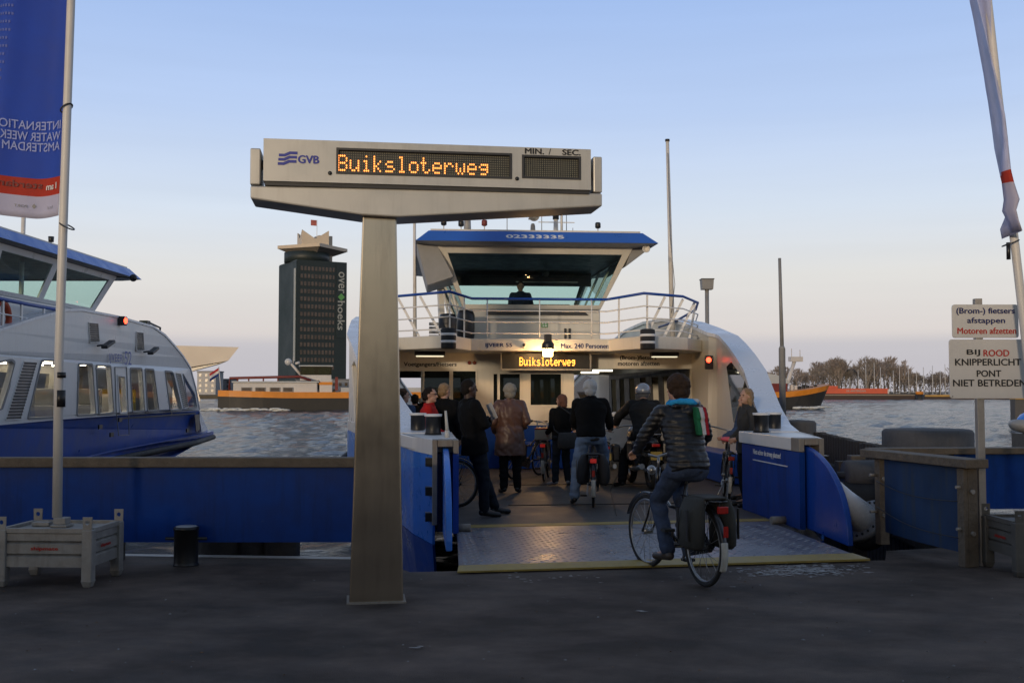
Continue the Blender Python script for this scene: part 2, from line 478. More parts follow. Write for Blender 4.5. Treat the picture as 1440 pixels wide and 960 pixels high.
for y in ys:
    hw = 10 + y * .62
    for j in range(cols + 1):
        x = -hw + 2 * hw * j / cols
        k = .075 + min(.16, y * .0012)
        fade = 1 if y < 400 else max(0, (465 - y) / 65)
        if j < 3 or j > cols - 3: fade *= .2
        h = noise.noise((x * .5, y * .7, .0)) * .8 + noise.noise((x * 1.0 + 9, y * 1.4, 3.0)) * .8 + noise.noise((x * .09, y * .14, 7.0)) * 1.2
        h += (1 - abs(noise.noise((x * .55 + 30, y * .8, 5.0)))) * .7 - .5
        vs.append((x, y, WZ + h * k * fade))
fs = [(i * (cols + 1) + j, i * (cols + 1) + j + 1, (i + 1) * (cols + 1) + j + 1, (i + 1) * (cols + 1) + j) for i in range(rows) for j in range(cols)]
wm.add(vs, fs, True)
tag(wm.build('water', M['water'], fix=False), kind='structure')
wf = MB().add([(-4000, -200, WZ - .35), (4000, -200, WZ - .35), (4000, 6000, WZ - .35), (-4000, 6000, WZ - .35)], [(0, 1, 2, 3)])
tag(wf.build('harbour_water', M['water'], fix=False), kind='structure')

M['land'] = mat('far_bank', (.10, .085, .06), .9, var=.3, vs=.1)
fb = MB()
fb.prism([(-3000, 462), (-190, 440), (-120, 452), (60, 462), (3000, 470), (3000, 3000), (-3000, 3000)], lambda x, y: (x, y, .1), lambda x, y: (x, y, -3))
tag(fb.build('far_bank', M['land']), kind='structure')

# unseen low station shed behind the camera, height set to keep glow off the ground
M['brick'] = mat('brown_brick', (.12, .07, .05), .85, var=.2, vs=6, bump=.3, bs=30)
M['shedroof'] = mat('grey_roof_sheet', (.10, .10, .10), .6, var=.15)
st = thing('station_building', 'unseen low brick station shed that shades the quay from behind', 'building', (0, -46, 0))
MB().box(-90, 60, -8, 0, 0, 6.4).build('wall', M['brick'], st)
MB().box(-91, 61, -9, 1.2, 6.4, 6.8).build('roof', M['shedroof'], st)
for i in range(14):
    g = MB().box(-84 + i * 10, -79 + i * 10, .02, .06, 1.0, 4.6).build('window', M['gl_dark'], st)

# ---------------------------------------------------------------- tower
M['towerdark'] = mat('tower_cladding', (.016, .026, .028), .55, var=.12, vs=.06)
M['towerside'] = mat('tower_side_cladding', (.013, .027, .029), .6, var=.1, vs=.05)
M['towerglass'] = mat('tower_window', (.075, .058, .05), .25, var=.5, vs=.25)
M['towerband'] = mat('tower_ribbon_window', (.09, .07, .06), .25, var=.5, vs=.25)
_t = M['towerband'].node_tree; _b = _t.nodes['Principled BSDF']
_c = _t.nodes.new('ShaderNodeTexCoord'); _w = _t.nodes.new('ShaderNodeTexWave'); _w.inputs['Scale'].default_value = .175
_r = _t.nodes.new('ShaderNodeMapRange'); _r.inputs['From Min'].default_value = .25; _r.inputs['From Max'].default_value = .45
_m = _t.nodes.new('ShaderNodeMix'); _m.data_type = 'RGBA'; _m.inputs[6].default_value = (.02, .026, .027, 1)
_t.links.new(_c.outputs['Object'], _w.inputs['Vector']); _t.links.new(_w.outputs['Fac'], _r.inputs['Value']); _t.links.new(_r.outputs[0], _m.inputs['Factor'])
_t.links.new(_b.inputs['Base Color'].links[0].from_socket, _m.inputs[7]); _t.links.new(_m.outputs[2], _b.inputs['Base Color'])
M['towercream'] = mat('tower_crown_concrete', (.56, .48, .38), .7, var=.08, vs=.1)
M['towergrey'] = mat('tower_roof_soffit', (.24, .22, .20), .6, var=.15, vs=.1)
M['green'] = mat('leaf_green_paint', (.10, .30, .09), .5, var=0)
M['logogrey'] = mat('grey_lettering', (.32, .34, .33), .5, var=0)
TD = 500.0
yaw = R(30)
c = atY(435, 545, TD)
tw = thing('office_tower', 'tall dark green office tower with star shaped crown on top', 'tower', (c.x, TD + 10, 0), yaw)
P = TD / FPX
# right face about 71 px wide on screen, left face about 26 px
wr, wl = 71 * P / .943, 27 * P / .33
x0, x1 = -wr / 2 + 4, wr / 2 + 4
top = CAMZ + (550 - 362) * P
b = MB().box(x0, x1, 0, wl, 0, top)
b.build('tower_block', M['towerdark'], tw)
MB().box(x0 - .25, x0 - .05, .2, wl - .2, 0, top - .5).build('side_cladding', M['towerside'], tw)
MB().box(x0 - .4, x0 - .26, 1, 3.6, 16, top - 4).build('vertical_banner', M['logogrey'], tw)
nfl = 14
for i in range(nfl):
    z0 = 12 + (top - 17) * i / (nfl - 1)
    MB().box(x0 + 1.2, x0 + wr - 6.4, -.18, -.02, z0, z0 + 2.0).build('window_band', M['towerband'], tw)
MB().box(x1 - 5.4, x1 - .3, -.3, -.04, top - 37, top - 1).build('sign_panel', M['towerdark'], tw)
text('over', 'lettering', M['logogrey'], tw, (x1 - 2.9, -.3, top - 10), (0, 0, -1), (1, 0, 0), w=10.4, h=3.0, bold=.02, gap=.1)
text('hoeks', 'lettering', M['logogrey'], tw, (x1 - 2.9, -.3, top - 26), (0, 0, -1), (1, 0, 0), w=14, h=3.6, bold=.02, gap=.1)
dm = MB(); dm.prism([(0, 1.8), (1.8, 0), (0, -1.8), (-1.8, 0)], lambda x, z: (x1 - 2.9 + x, -.42, top - 17 + z), lambda x, z: (x1 - 2.9 + x, -.32, top - 17 + z))
dm.build('diamond_emblem', M['green'], tw)
cx, cy = (x0 + x1) / 2, wl / 2
MB().lathe([(11, top), (11, top + 5)], n=24, m=Matrix.Translation((cx - 3, cy, 0))).build('roof_drum', M['towerdark'], tw)
MB().box(cx + 2, cx + 9, cy - 3, cy + 4, top, top + 14).build('roof_core', M['towercream'], tw)
dk = MB(); a45 = R(21) - yaw
hw_ = 12.2
def rot2(x, y, a): return (x * cos(a) - y * sin(a), x * sin(a) + y * cos(a))
ringp = [rot2(*p, a45 + R(45)) for p in ((-hw_, -hw_), (hw_, -hw_), (hw_, hw_), (-hw_, hw_))]
dk.prism(ringp, lambda x, y: (cx + x * 1.0, cy + y, top + 8.2), lambda x, y: (cx + x, cy + y, top + 6.6))
dk.build('roof_plate', M['towercream'], tw)
so = MB(); so.add([(cx + x * .97, cy + y * .97, top + 6.5) for x, y in ringp] + [(cx + x * .45, cy + y * .45, top + 3.2) for x, y in ringp], [(0, 1, 5, 4), (1, 2, 6, 5), (2, 3, 7, 6), (3, 0, 4, 7), (4, 5, 6, 7)])
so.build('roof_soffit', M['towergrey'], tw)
for i in range(4):                              # pointed crown: four upright gabled leaves
    a = a45 + R(90) * i
    m4 = Matrix.Translation((cx, cy, top + 8.2)) @ Matrix.Rotation(a, 4, 'Z')
    MB().prism([(-6.6, 0), (6.6, 0), (6.6, 7.6), (0, 3.4), (-6.6, 7.6)], lambda x, z: m4 @ V((x, -6.6, z)), lambda x, z: m4 @ V((x * .96, -6.3, z))).build('crown_leaf', M['towercream'], tw)
fp = MB().cyl((cx + 2, cy, top + 8), (cx + 2, cy, top + 22), .12, n=6).build('flagpole', M['pole'], tw)
M['flagred'] = mat('faded_red_flag_cloth', (.42, .12, .10), .8, var=.4, vs=.6)
MB().prism([(0, 0), (-3, 0), (-3, 2.8), (0, 2.8)], lambda x, z: (cx + 1.8 + x, cy + sin(x) * .4, top + 19 + z), lambda x, z: (cx + 1.8 + x, cy + .1 + sin(x) * .4, top + 19 + z)).build('flag', M['flagred'], fp)

# ---------------------------------------------------------------- white wing-shaped building and the far left bank
M['eye'] = mat('cream_facade_panel', (.55, .49, .42), .5, var=.05, vs=.05)
def pxprism(pts, D, th): return ([(p.x, p.z) for p in (atY(x, y, D) for x, y in pts)], lambda x, z: (x, D, z), lambda x, z: (x - th * .34, D + th, z))
wing = thing('museum_building', 'angular cream wing shaped museum roof jutting over the far bank', 'building', (0, 0, 0))
pl, fa, fb_ = pxprism([(190, 482), (240, 485.5), (336, 488), (321, 507), (262, 517), (190, 527)], 335, 40)
MB().prism(pl, fa, fb_).build('cantilever_roof', M['eye'], wing)
pl, fa, fb_ = pxprism([(190, 529), (262, 518.5), (318, 508.5), (272, 521), (240, 530), (190, 545)], 336, 34)
MB().prism(pl, fa, fb_).build('underside', M['cream'], wing)
pl, fa, fb_ = pxprism([(190, 530), (268, 521), (282, 563), (190, 563)], 345, 30)
MB().prism(pl, fa, fb_).build('glass_base', M['towerglass'], wing)
M['farwhite'] = mat('far_white_render', (.42, .42, .43), .7, var=.1, vs=.1)
M['fargrey'] = mat('far_grey_render', (.20, .20, .22), .7, var=.15, vs=.1)
M['farred'] = mat('far_red_brick', (.20, .09, .065), .8, var=.15, vs=.1)
def block(name, label, x, D, w_, h, m, rows=4):
    p = atY(x, 550, D)
    t = thing(name, label, 'building', (p.x, D, .1))
    MB().box(-w_ / 2, w_ / 2, 0, 14, 0, h).build('wall', m, t)
    MB().box(-w_ / 2 - .3, w_ / 2 + .3, -.3, 14.3, h, h + .5).build('roof', M['fargrey'], t)
    for r_ in range(rows):
        k = max(3, int(w_ / 2.6))
        for j in range(k):
            xx = -w_ / 2 + (j + .5) * w_ / k
            MB().box(xx - .6, xx + .6, -.1, -.02, 1.2 + r_ * (h - 1) / rows, 2.6 + r_ * (h - 1) / rows).build('window', M['towerglass'], t)
block('apartment_building', 'small white flat block on the far bank beside the wing roof', 290, 520, 9, 11, M['farwhite'])
block('apartment_building', 'low grey flat block just left of the red barge rail', 305, 545, 14, 7.5, M['fargrey'], 3)
block('warehouse', 'low red brick warehouse on the far bank above the flag', 322, 560, 16, 5.5, M['farred'], 2)
block('warehouse', 'white low warehouse at the foot of the tower', 470, 470, 34, 6.5, M['farwhite'], 2)

# ---------------------------------------------------------------- bare trees on the far bank
M['twig'] = mat('bare_twigs', (.25, .225, .21), .9, var=.25, vs=.4)
M['twig2'] = mat('bare_red_twigs', (.27, .23, .21), .9, var=.25, vs=.4)
M['bark'] = mat('grey_bark', (.2, .18, .16), .9, var=.2, vs=1)
def bare_tree(H, wid, seed, mt, narrow=False):
    rnd = random.Random(seed)
    t = thing('bare_tree', 'x', 'tree', (0, 0, 0), 0, 'bare trees on the far bank')
    tr = MB(); tr.tube([(0, 0, 0), (rnd.uniform(-.2, .2), 0, H * .3), (rnd.uniform(-.4, .4), 0, H * .75)], [.32, .24, .08], 6)
    cr_ = MB()
    def branch(p, d, l, r, lev):
        q_ = p + d * l
        cr_.tube([p, (p + q_) / 2 + V((rnd.uniform(-.1, .1), rnd.uniform(-.1, .1), .05)) * l, q_], [r, r * .8, r * .55], 4 if lev < 2 else 3, sm=False)
        if lev >= 4: return
        for k in range(3 if lev < 3 else 4):
            sp = .45 if narrow else .62
            nd = (d + V((rnd.uniform(-sp, sp), rnd.uniform(-sp, sp), rnd.uniform(-.1, .45)))).normalized()
            branch(p.lerp(q_, rnd.uniform(.4, 1)), nd, l * rnd.uniform(.55, .8), max(r * .55, .035), lev + 1)
    for k in range(12):
        a = rnd.uniform(0, 2 * pi); z = H * rnd.uniform(.08, .62)
        o = .28 if narrow else .52
        d_ = V((cos(a) * o, sin(a) * o, 1)).normalized()
        branch(V((0, 0, z)), d_, (H - z) * (.34 if not narrow else .3) * wid, .14, 0)
    tr.build('trunk', M['bark'], t); cr_.build('crown', mt, t, fix=False)
    return t
protos = [bare_tree(13, 1.0, 1, M['twig']), bare_tree(14, 1.1, 2, M['twig2']), bare_tree(11, 1.15, 3, M['twig']), bare_tree(15, 1.0, 4, M['twig2'], True)]
spots = []
rt = random.Random(3)
for i, px in enumerate(range(1086, 1442, 6)):
    hh = 42 if px < 1150 else (56 if px < 1262 else 36)
    if 1120 < px < 1140: hh = 40
    spots.append((px + rt.uniform(-5, 5), 470 + rt.uniform(2, 28), hh * rt.uniform(.72, 1.1), rt.choice((0, 1, 2, 1))))
spots += [(1272, 478, 58, 3), (1345, 478, 60, 3), (1354, 480, 52, 3)]
first = {}
for px, D, hpx, k in spots:
    o = protos[k] if k not in first else copy_tree(protos[k]); first[k] = 1
    p = atY(px, 550, D)
    o.location = (p.x, D, .1); o.rotation_euler = (0, 0, rt.uniform(0, 6.28))
    s_ = hpx * D / FPX / (13, 14, 11, 15)[k] * .98
    o.scale = (s_, s_, s_)
    o['label'] = 'tall narrow bare poplar rising above the far bank' if k == 3 else ('bare broad grey brown tree in the row on the far bank', 'bare reddish tree in the row on the far bank', 'short bare bushy tree in the row on the far bank')[k]
M['scrub'] = mat('scrub', (.13, .115, .10), .95, var=.4, vs=.3)
sc_ = MB(); rs = random.Random(11)
for i in range(9000):
    px = rs.uniform(1085, 1445); D = 472 + rs.uniform(0, 8); h = abs(noise.noise((px * .06, 0, 2))) * 7 + 6.5
    p = atY(px, 550, D); z = rs.uniform(0, h); s_ = rs.uniform(.25, .7)
    a = V((rs.uniform(-1, 1), rs.uniform(-1, 1), rs.uniform(-1, 1))).normalized() * s_; b_ = V((rs.uniform(-1, 1), rs.uniform(-1, 1), rs.uniform(-1, 1))).normalized() * s_
    o = V((p.x, D, .1 + z)); sc_.add([o, o + a, o + b_], [(0, 1, 2)])
tag(sc_.build('scrub', M['scrub'], fix=False), kind='stuff')

# sailing boats in front of the trees
M['gelcoat'] = mat('white_hull', (.5, .5, .5), .4, var=.05)
sb = thing('sailing_boat', 'x', 'boat', (0, 0, 0), 0, 'sailing boats moored under the trees')
h = MB(); h.loft([(V((y, 0, .5)), V((0, 1, 0)), V((0, 0, 1)), r_, .5) for y, r_ in ((-3.6, .5), (-2, 1.1), (0, 1.3), (2, .9), (3.8, .08))], 12)
h.build('hull', M['gelcoat'], sb)
MB().box(-1.6, 1.2, -.7, .7, .98, 1.5).build('cabin', M['gelcoat'], sb, bevel=.1)
MB().cyl((.6, 0, .9), (.6, 0, 11), .17, .12, 6).build('mast', M['gelcoat'], sb)
MB().cyl((.6, 0, 2.2), (-2.8, 0, 2.1), .08, n=6).build('boom', M['gelcoat'], sb)
for i, (px, hpx) in enumerate(((1196, 24), (1208, 34), (1219, 42), (1231, 44), (1240, 38), (1258, 33), (1267, 42), (1280, 40), (1291, 33), (1300, 38), (1313, 40), (1324, 33), (1331, 42))):
    o = sb if i == 0 else copy_tree(sb); D = 455 + (i * 37 % 9)
    p = atY(px, 551, D); o.location = (p.x, D, WZ - .05); o.rotation_euler = (0, 0, R(90) + (i * 1.7 % .8))
    o.scale = (1, 1, (hpx * D / FPX + 2) / 11)
    o['label'] = 'white sailing boat with bare mast moored in front of the trees' 

# ---------------------------------------------------------------- barges
M['bargeblack'] = mat('black_barge_hull', (.02, .02, .02), .6, var=.35, vs=.25, dirt=.7, dirt_c=(.06, .045, .03))
M['orange'] = mat('orange_barge_paint', (.62, .22, .02), .5, var=.15, vs=.4)
M['maroon'] = mat('maroon_paint', (.16, .025, .02), .55, var=.2, vs=.5)
M['bargewhite'] = mat('white_barge_house', (.55, .53, .52), .5, var=.08, vs=.4, dirt=.25, dirt_c=(.3, .25, .2))
M['tarp'] = mat('pale_hatch_cover', (.42, .44, .46), .5, var=.1, vs=.3)
M['foam'] = mat('bow_wave_foam', (.6, .62, .62), .9, var=.3, vs=2)
BD0, BD1 = 178.0, 200.0
pa, pb = atY(308, 575, BD0), atY(1160, 572, BD1)
L_ = (V((pb.x, BD1)) - V((pa.x, BD0))).length
byaw = atan2(BD1 - BD0, pb.x - pa.x)
bg_ = thing('cargo_barge', 'long black cargo barge with orange band sailing past behind the ferry', 'barge', (pa.x, BD0, 0), byaw)
def hullprof(u):
    # half breadth along the length
    if u < .06: return 3.2 + 1.6 * sqrt(u / .06)
    if u > .93: return 4.8 * sqrt(max(0.0004, 1 - ((u - .93) / .07) ** 2))
    return 4.8
def sheer(u): return 1.3 + (1.55 * max(0, (u - .9) / .1) ** 1.5) + .3 * max(0, (.1 - u) / .1)
us = [i / 60 for i in range(61)] + [.985, .992]
us = sorted(us)
def strake(zlo, zhi, grow, mt, nm):
    s_ = MB(); vs, fs = [], []
    for sd in (-1, 1):
        o = len(vs)
        for u in us:
            for zz in (zlo(u), zhi(u)):
                k = 1 if zz > 0 else 1 - .04
                bow = (.9 + .1 * (zz + 1.6) / 3) if u > .93 else 1
                vs.append((u * L_ - (0 if u < .5 else (1 - bow) * 14 * (u - .93) / .07), sd * (hullprof(u) * k + grow) * bow, zz))
        for i in range(len(us) - 1):
            fs.append((o + 2 * i, o + 2 * i + 2, o + 2 * i + 3, o + 2 * i + 1))
    n_ = len(us) * 2
    fs.append((0, 1, n_ + 1, n_)); fs.append((n_ - 2, n_ - 1, 2 * n_ - 1, 2 * n_ - 2))
    for i in range(len(us) - 1):
        fs.append((2 * i + 1, 2 * i + 3, n_ + 2 * i + 3, n_ + 2 * i + 1))
    s_.add(vs, fs); return s_.build(nm, mt, bg_)
strake(lambda u: -2.2, lambda u: sheer(u) - .75, 0, M['bargeblack'], 'hull')
strake(lambda u: sheer(u) - .748, lambda u: sheer(u) + .25, .06, M['orange'], 'orange_band')
PXM = BD0 / FPX
def bx(px): return (px - 308) * PXM * .985
def bz(py): return CAMZ + (551 - py) * PXM
house = MB().box(bx(329), bx(445), -3.9, 3.9, 1.1, bz(539)).build('deckhouse', M['bargewhite'], bg_, bevel=.15)
MB().box(bx(327), bx(447), -4.1, 4.1, bz(539) + .003, bz(537)).build('deckhouse_roof', M['tarp'], bg_)
for px in (347, 366, 386, 404):
    f = MB().box(bx(px) - .85, bx(px) + .85, -4.02, -3.86, bz(552), bz(545.5)).build('window', M['grey'], house)
    MB().box(bx(px) - .7, bx(px) + .7, -4.06, -4.03, bz(551), bz(546.3)).build('pane', M['towerglass'], f)
MB().box(bx(448), bx(466), -3.6, 3.6, 1.1, bz(534)).build('bridge_base', M['bargewhite'], bg_, bevel=.12)
MB().box(bx(447), bx(466), -3.69, -3.63, bz(542), bz(538)).build('name_board', M['orange'], bg_)
MB().box(bx(430), bx(447), -3.0, -2.7, bz(549), bz(537)).build('companionway', M['dark'], bg_)
wh = MB().box(bx(421), bx(465), -2.6, 2.6, bz(536), bz(528)).build('wheelhouse', M['bargewhite'], bg_, bevel=.1)
MB().box(bx(423), bx(441), -2.7, -2.62, bz(527), bz(518)).build('wheelhouse_window', M['gl_green'], wh)
MB().box(bx(446), bx(463), -2.7, -2.62, bz(527), bz(518)).build('wheelhouse_window', M['gl_green'], wh)
MB().box(bx(421), bx(465), -2.5, 2.5, bz(528) + .003, bz(516.5)).build('wheelhouse_cabin', M['gl_dark'], wh)
MB().box(bx(419), bx(467), -3, 3, bz(516.2), bz(514.4)).build('wheelhouse_roof', M['tarp'], wh, bevel=.06)
rr = MB()
rr.tube([(bx(324), -3.9, bz(549)), (bx(324), -3.9, bz(533)), (bx(420), -3.9, bz(530.5)), (bx(436), -3.9, bz(536))], .22, 6)
for px in (335, 350, 370, 390): rr.cyl((bx(px), -3.9, bz(532)), (bx(px), -3.9, bz(538)), .12, n=6)
rr.build('red_rail', M['maroon'], bg_)
mst = MB().cyl((bx(424), -1, bz(530)), (bx(407), -1, bz(511)), .28, .2, 8).build('radar_mast', M['bargewhite'], bg_)
MB().ell((bx(404), -1, bz(509.5)), .6).build('satellite_dome', M['gelcoat'], mst)
MB().cyl((bx(411), -1, bz(512)), (bx(411), -1, bz(502)), .07, n=5).cyl((bx(414), -1, bz(512)), (bx(420), -1, bz(510)), .22, n=6).build('radar', M['bargewhite'], mst)
MB().box(bx(470), bx(474), -3.4, -2.6, bz(550), bz(531)).build('red_davit', M['maroon'], bg_)
MB().box(bx(478), bx(480) + 58, -4.1, 4.1, 1.0, 2.3).build('hatch_cover', M['tarp'], bg_)
bl = bx(308) + L_
MB().box(bl - 16, bl - 9, -3, 3, 1.2, 3.1).build('fore_hatch', M['maroon'], bg_)
MB().prism([(bl - 17, 3.1), (bl - 8, 3.1), (bl - 9.4, 4.4), (bl - 13, 5.0), (bl - 17, 4.6)], lambda x, z: (x, -2.6, z), lambda x, z: (x, 2.6, z)).build('tarpaulin', M['tarp'], bg_)
for k in range(7):
    MB().box(bl - 7.4 + k * .8, bl - 6.9 + k * .8, -1.2, -.6, 1.4, 2.9 - .15 * (k % 3)).build('deck_fitting', M['black'] if k > 1 else M['bargewhite'], bg_, bevel=.05)
fm = MB().tube([(bl - 8.6, 0, 1.5), (bl - 7.2, 0, 4.0), (bl - 6.0, 0, 7.4)], [.5, .42, .35], 8)
fm.box(bl - 7, bl - 4.6, -.6, .6, 7.2, 8.1).cyl((bl - 6.6, 0, 7.4), (bl - 6.6, 0, 9.6), .08, n=6).cyl((bl - 4.9, 0, 8), (bl - 4.9, 0, 9.4), .08, n=6)
fm.build('fore_mast', M['bargewhite'], bg_)
fs_ = MB().cyl((bx(312), -2, 1.2), (bx(308), -2, bz(517)), .07, n=6).build('flagstaff', M['pole'], bg_)
M['flagr'] = mat('flag_red', (.40, .03, .03), .8, var=.1)
M['flagw'] = mat('flag_white', (.6, .6, .6), .8, var=.05)
M['flagb'] = mat('flag_blue', (.02, .05, .25), .8, var=.1)
fl = MB()
F0 = V((bx(308), -2, bz(518)))
for j in range(3):
    for i in range(6):
        def fp_(u, v): return F0 + V((-1.9 * u * .75, .18 * sin(u * 5), -1.35 * v - 1.0 * u))
        fl.add([fp_(i / 6, j / 3), fp_((i + 1) / 6, j / 3), fp_((i + 1) / 6, (j + 1) / 3), fp_(i / 6, (j + 1) / 3)], [(0, 1, 2, 3)], True, j)
o = fl.build('tricolour_flag', [M['flagr'], M['flagw'], M['flagb']], fs_)
md = o.modifiers.new('Solid', 'SOLIDIFY'); md.thickness = .02
wv = MB()
rw = random.Random(5)
for (u0, u1, sd) in ((-.02, .10, -1), (.93, 1.012, -1), (.2, .9, -1)):
    n_ = 60 if u1 - u0 < .3 else 40
    for i in range(n_):
        u = rw.uniform(u0, u1); uu = min(max(u, 0), .999)
        p = V((u * L_ + (-1.0 if u > .9 else 0), sd * (hullprof(uu) * .97 + rw.uniform(.05, .9 if u > .9 or u < .1 else .3)), WZ + rw.uniform(.02, .35 if (u > .9 or u < .1) else .16)))
        wv.ell(p, (rw.uniform(.25, 1.0), rw.uniform(.12, .35), rw.uniform(.06, .22)), n=8)
wv.build('bow_wave', M['foam'], bg_, fix=False)['kind'] = 'stuff'

M['darkbarge'] = mat('brown_barge_hull', (.045, .03, .028), .7, var=.25, vs=.15, dirt=.6, dirt_c=(.08, .045, .03))
M['redbox'] = mat('red_container_paint', (.55, .10, .05), .6, var=.15, vs=.2)
M['yellowbarge'] = mat('ochre_paint', (.40, .24, .06), .6, var=.2, vs=.2)
def pier_barge(label, xa, xb, D, ztop, m):
    a, b_ = atY(xa, 550, D), atY(xb, 550, D)
    t = thing('moored_barge', label, 'barge', (a.x, D, WZ))
    l = b_.x - a.x
    MB().prism([(0, -1), (1.2, ztop - WZ), (l - .6, ztop - WZ), (l, -1)], lambda x, z: (x, 0, z), lambda x, z: (x, 9, z)).build('hull', m, t)
    MB().box(.8, l - .4, -.12, 0, ztop - WZ - .5, ztop - WZ - .1).build('rubbing_strake', M['rust'], t)
    MB().box(.4, l - .2, 0, 9.2, ztop - WZ + .003, ztop - WZ + .2).build('coaming', M['dark'], t)
    return t, l
t1, l1 = pier_barge('long rust brown barge moored on the far bank carrying red hull load', 1140, 1289, 405, .55, M['darkbarge'])
p0, p1_ = atY(1161, 550, 407), atY(1250, 550, 407)
rc = thing('red_cargo_unit', 'long red steel box unit lying on the brown barge', 'container', (p0.x, 407, .75))
lw = p1_.x - p0.x
MB().box(0, lw, 0, 6, 0, 2.0).build('box_body', M['redbox'], rc, bevel=.08)
MB().box(-.1, lw * .2, .5, 5, 2.003, 3.0).build('end_house', M['redbox'], rc, bevel=.08)
MB().box(lw - .5, lw + .1, -.1, 2, -.1, 1.7).build('end_cap', M['bargewhite'], rc)
text('DE AMSTERDAM', 'lettering', M['logogrey'], rc, (lw * .48, -.02, 1.05), (1, 0, 0), (0, 0, 1), w=lw * .3, h=.7, bold=.03, gap=.03)
t2, l2 = pier_barge('dark barge with ochre side band behind the warning sign', 1297, 1460, 415, .15, M['darkbarge'])
MB().box(1, l2 - 1, -.14, -.02, 1.1, 1.8).build('ochre_band', M['yellowbarge'], t2)
MB().box(13, 40, 1, 7, 1.8, 3.4).build('deck_cover', M['tarp'], t2)
pd = atY(1293, 556, 400)
dp = thing('mooring_post', 'orange topped mooring post at the end of the brown barge', 'post', (pd.x, 400, -2))
MB().cyl((0, 0, -2), (0, 0, 2.5), 1.4, n=14).build('pile', M['bargeblack'], dp)
MB().cyl((0, 0, 2.5), (0, 0, 3.6), 1.42, n=14).build('pile_band', M['orange'], dp)

# blue boat at the right edge and the jetty head over it
pb_ = atY(1436, 606, 60)
bb = thing('blue_ferry_boat', 'rounded blue and grey boat bow cut off by the right edge', 'boat', (pb_.x + 1.75, 60, WZ))
h = MB(); h.loft([(V((x, 0, z)), V((0, 1, 0)), V((0, 0, 1)), ry, rz_) for x, ry, rz_, z in ((-2.3, .1, .12, 1.35), (-2.1, .8, .3, 1.3), (-1.2, 1.4, .5, 1.2), (.5, 1.8, .7, 1.1), (5, 2, .8, 1.1))], 16)
h.build('hull', M['grey'], bb)
h = MB(); h.loft([(V((x, 0, z)), V((0, 1, 0)), V((0, 0, 1)), ry, rz_) for x, ry, rz_, z in ((-1.95, .1, .04, 1.6), (-1.5, .9, .35, 1.6), (-.6, 1.3, .75, 1.6), (.5, 1.6, .95, 1.6), (5, 1.8, 1.2, 1.6))], 16)
h.build('blue_bow', M['bow'], bb)
MB().box(-1.6, 5, -1.5, 1.5, -.4, .8).build('under_hull', M['black'], bb)
jt = atY(1433, 590, 90)
jd = thing('jetty_head', 'stone jetty head with ochre top at the right edge', 'jetty', (jt.x + 1.3, 90, WZ - .5))
MB().box(-1.6, 12, 0, .9, 0, 3.0).build('pier_wall', M['conc'], jd)
MB().box(-1.6, 12, -.1, 1.0, 3.003, 3.5).build('pier_cap', M['yellowbarge'], jd)
# ================================================================ FERRY 55 (the one being boarded)
FY = R(5.0)
FF = Frame((1.63, 10.31, 0), FY)
fr = thing('ferry', 'white and blue ferry with open bow ramp and lit destination board', 'ferry', FF.o, FY)
def lx(px, y): return FF.loc(px, 500, y).x
def lz(py, y): return FF.loc(750, py, y).z
def woi(y):                     # outer half breadth of the side arch
    y = 37 - y if y > 18.5 else y
    T = [(2.3, 2.32), (3.4, 2.56), (5, 2.82), (6, 3.02), (8, 3.46), (11, 3.88), (14, 3.98), (18.6, 4.0)]
    for (a, b), (c, d_) in zip(T, T[1:]):
        if y <= c: return b + (d_ - b) * (max(y, a) - a) / (c - a)
    return 4.0
def az(y):                      # crown line of the side arch
    y = 37 - y if y > 18.5 else y
    T = [(4.4, 1.05), (5, 1.12), (6, 1.36), (7, 1.66), (8, 1.97), (9, 2.27), (10, 2.52), (11, 2.73), (12.5, 2.98), (14, 3.2), (16, 3.42), (18.6, 3.5)]
    for (a, b), (c, d_) in zip(T, T[1:]):
        if y <= c: return b + (d_ - b) * (max(y, a) - a) / (c - a)
    return 3.5
# deck and hull
dkp = [(-2.05, 2.5), (2.05, 2.5), (2.12, 4.7), (2.55, 5.2), (3.18, 8), (3.58, 11), (3.6, 26), (3.18, 29), (2.1, 32.3), (2.05, 34.5), (-2.05, 34.5), (-2.1, 32.3), (-3.18, 29), (-3.6, 26), (-3.58, 11), (-3.18, 8), (-2.55, 5.2), (-2.12, 4.7)]
MB().prism(dkp, lambda x, y: (x, y, 0), lambda x, y: (x, y, -.12)).build('deck', M['deck'], fr)
dl = MB()
for (xa, ya, xb, yb) in ((.15, 4.2, .75, 8.0), (.75, 8.0, 1.9, 13), (-1.2, 5.6, 1.9, 5.7), (-.9, 9, 1.9, 9.05)):
    dl.bar((xa, ya, .003), (xb, yb, .003), .02, .006)
dl.build('deck_seam', M['dark'], fr)
hp = [(2.34, 2.45), (2.57, 3.4), (2.83, 5), (3.47, 8), (3.89, 11), (4.0, 14), (4.0, 23), (3.89, 26), (3.47, 29), (2.83, 32), (2.34, 34.5)]
ring_ = hp + [(-x, y) for x, y in hp[::-1]]
def lofthull(z0, z1, k0, k1, nm, m, inset=.3):
    b = MB(); n = len(ring_)
    vs = [(x * k0, 18.5 + (y - 18.5) * (k0 if k0 < 1 else 1), z0) for x, y in ring_] + [(x * k1, y, z1) for x, y in ring_]
    b.add(vs, [(i, (i + 1) % n, (i + 1) % n + n, i + n) for i in range(n) if i not in (len(hp) - 1, n - 1)])
    o = b.build(nm, m, fr, fix=True)
    s = o.modifiers.new('Solid', 'SOLIDIFY'); s.thickness = .03; s.offset = 0
    return o
lofthull(-.10, .93, 1.0, 1.0, 'bow_plating', M['bow'])
lofthull(-2.2, -.11, .93, 1.0, 'lower_hull', M['fblue'])
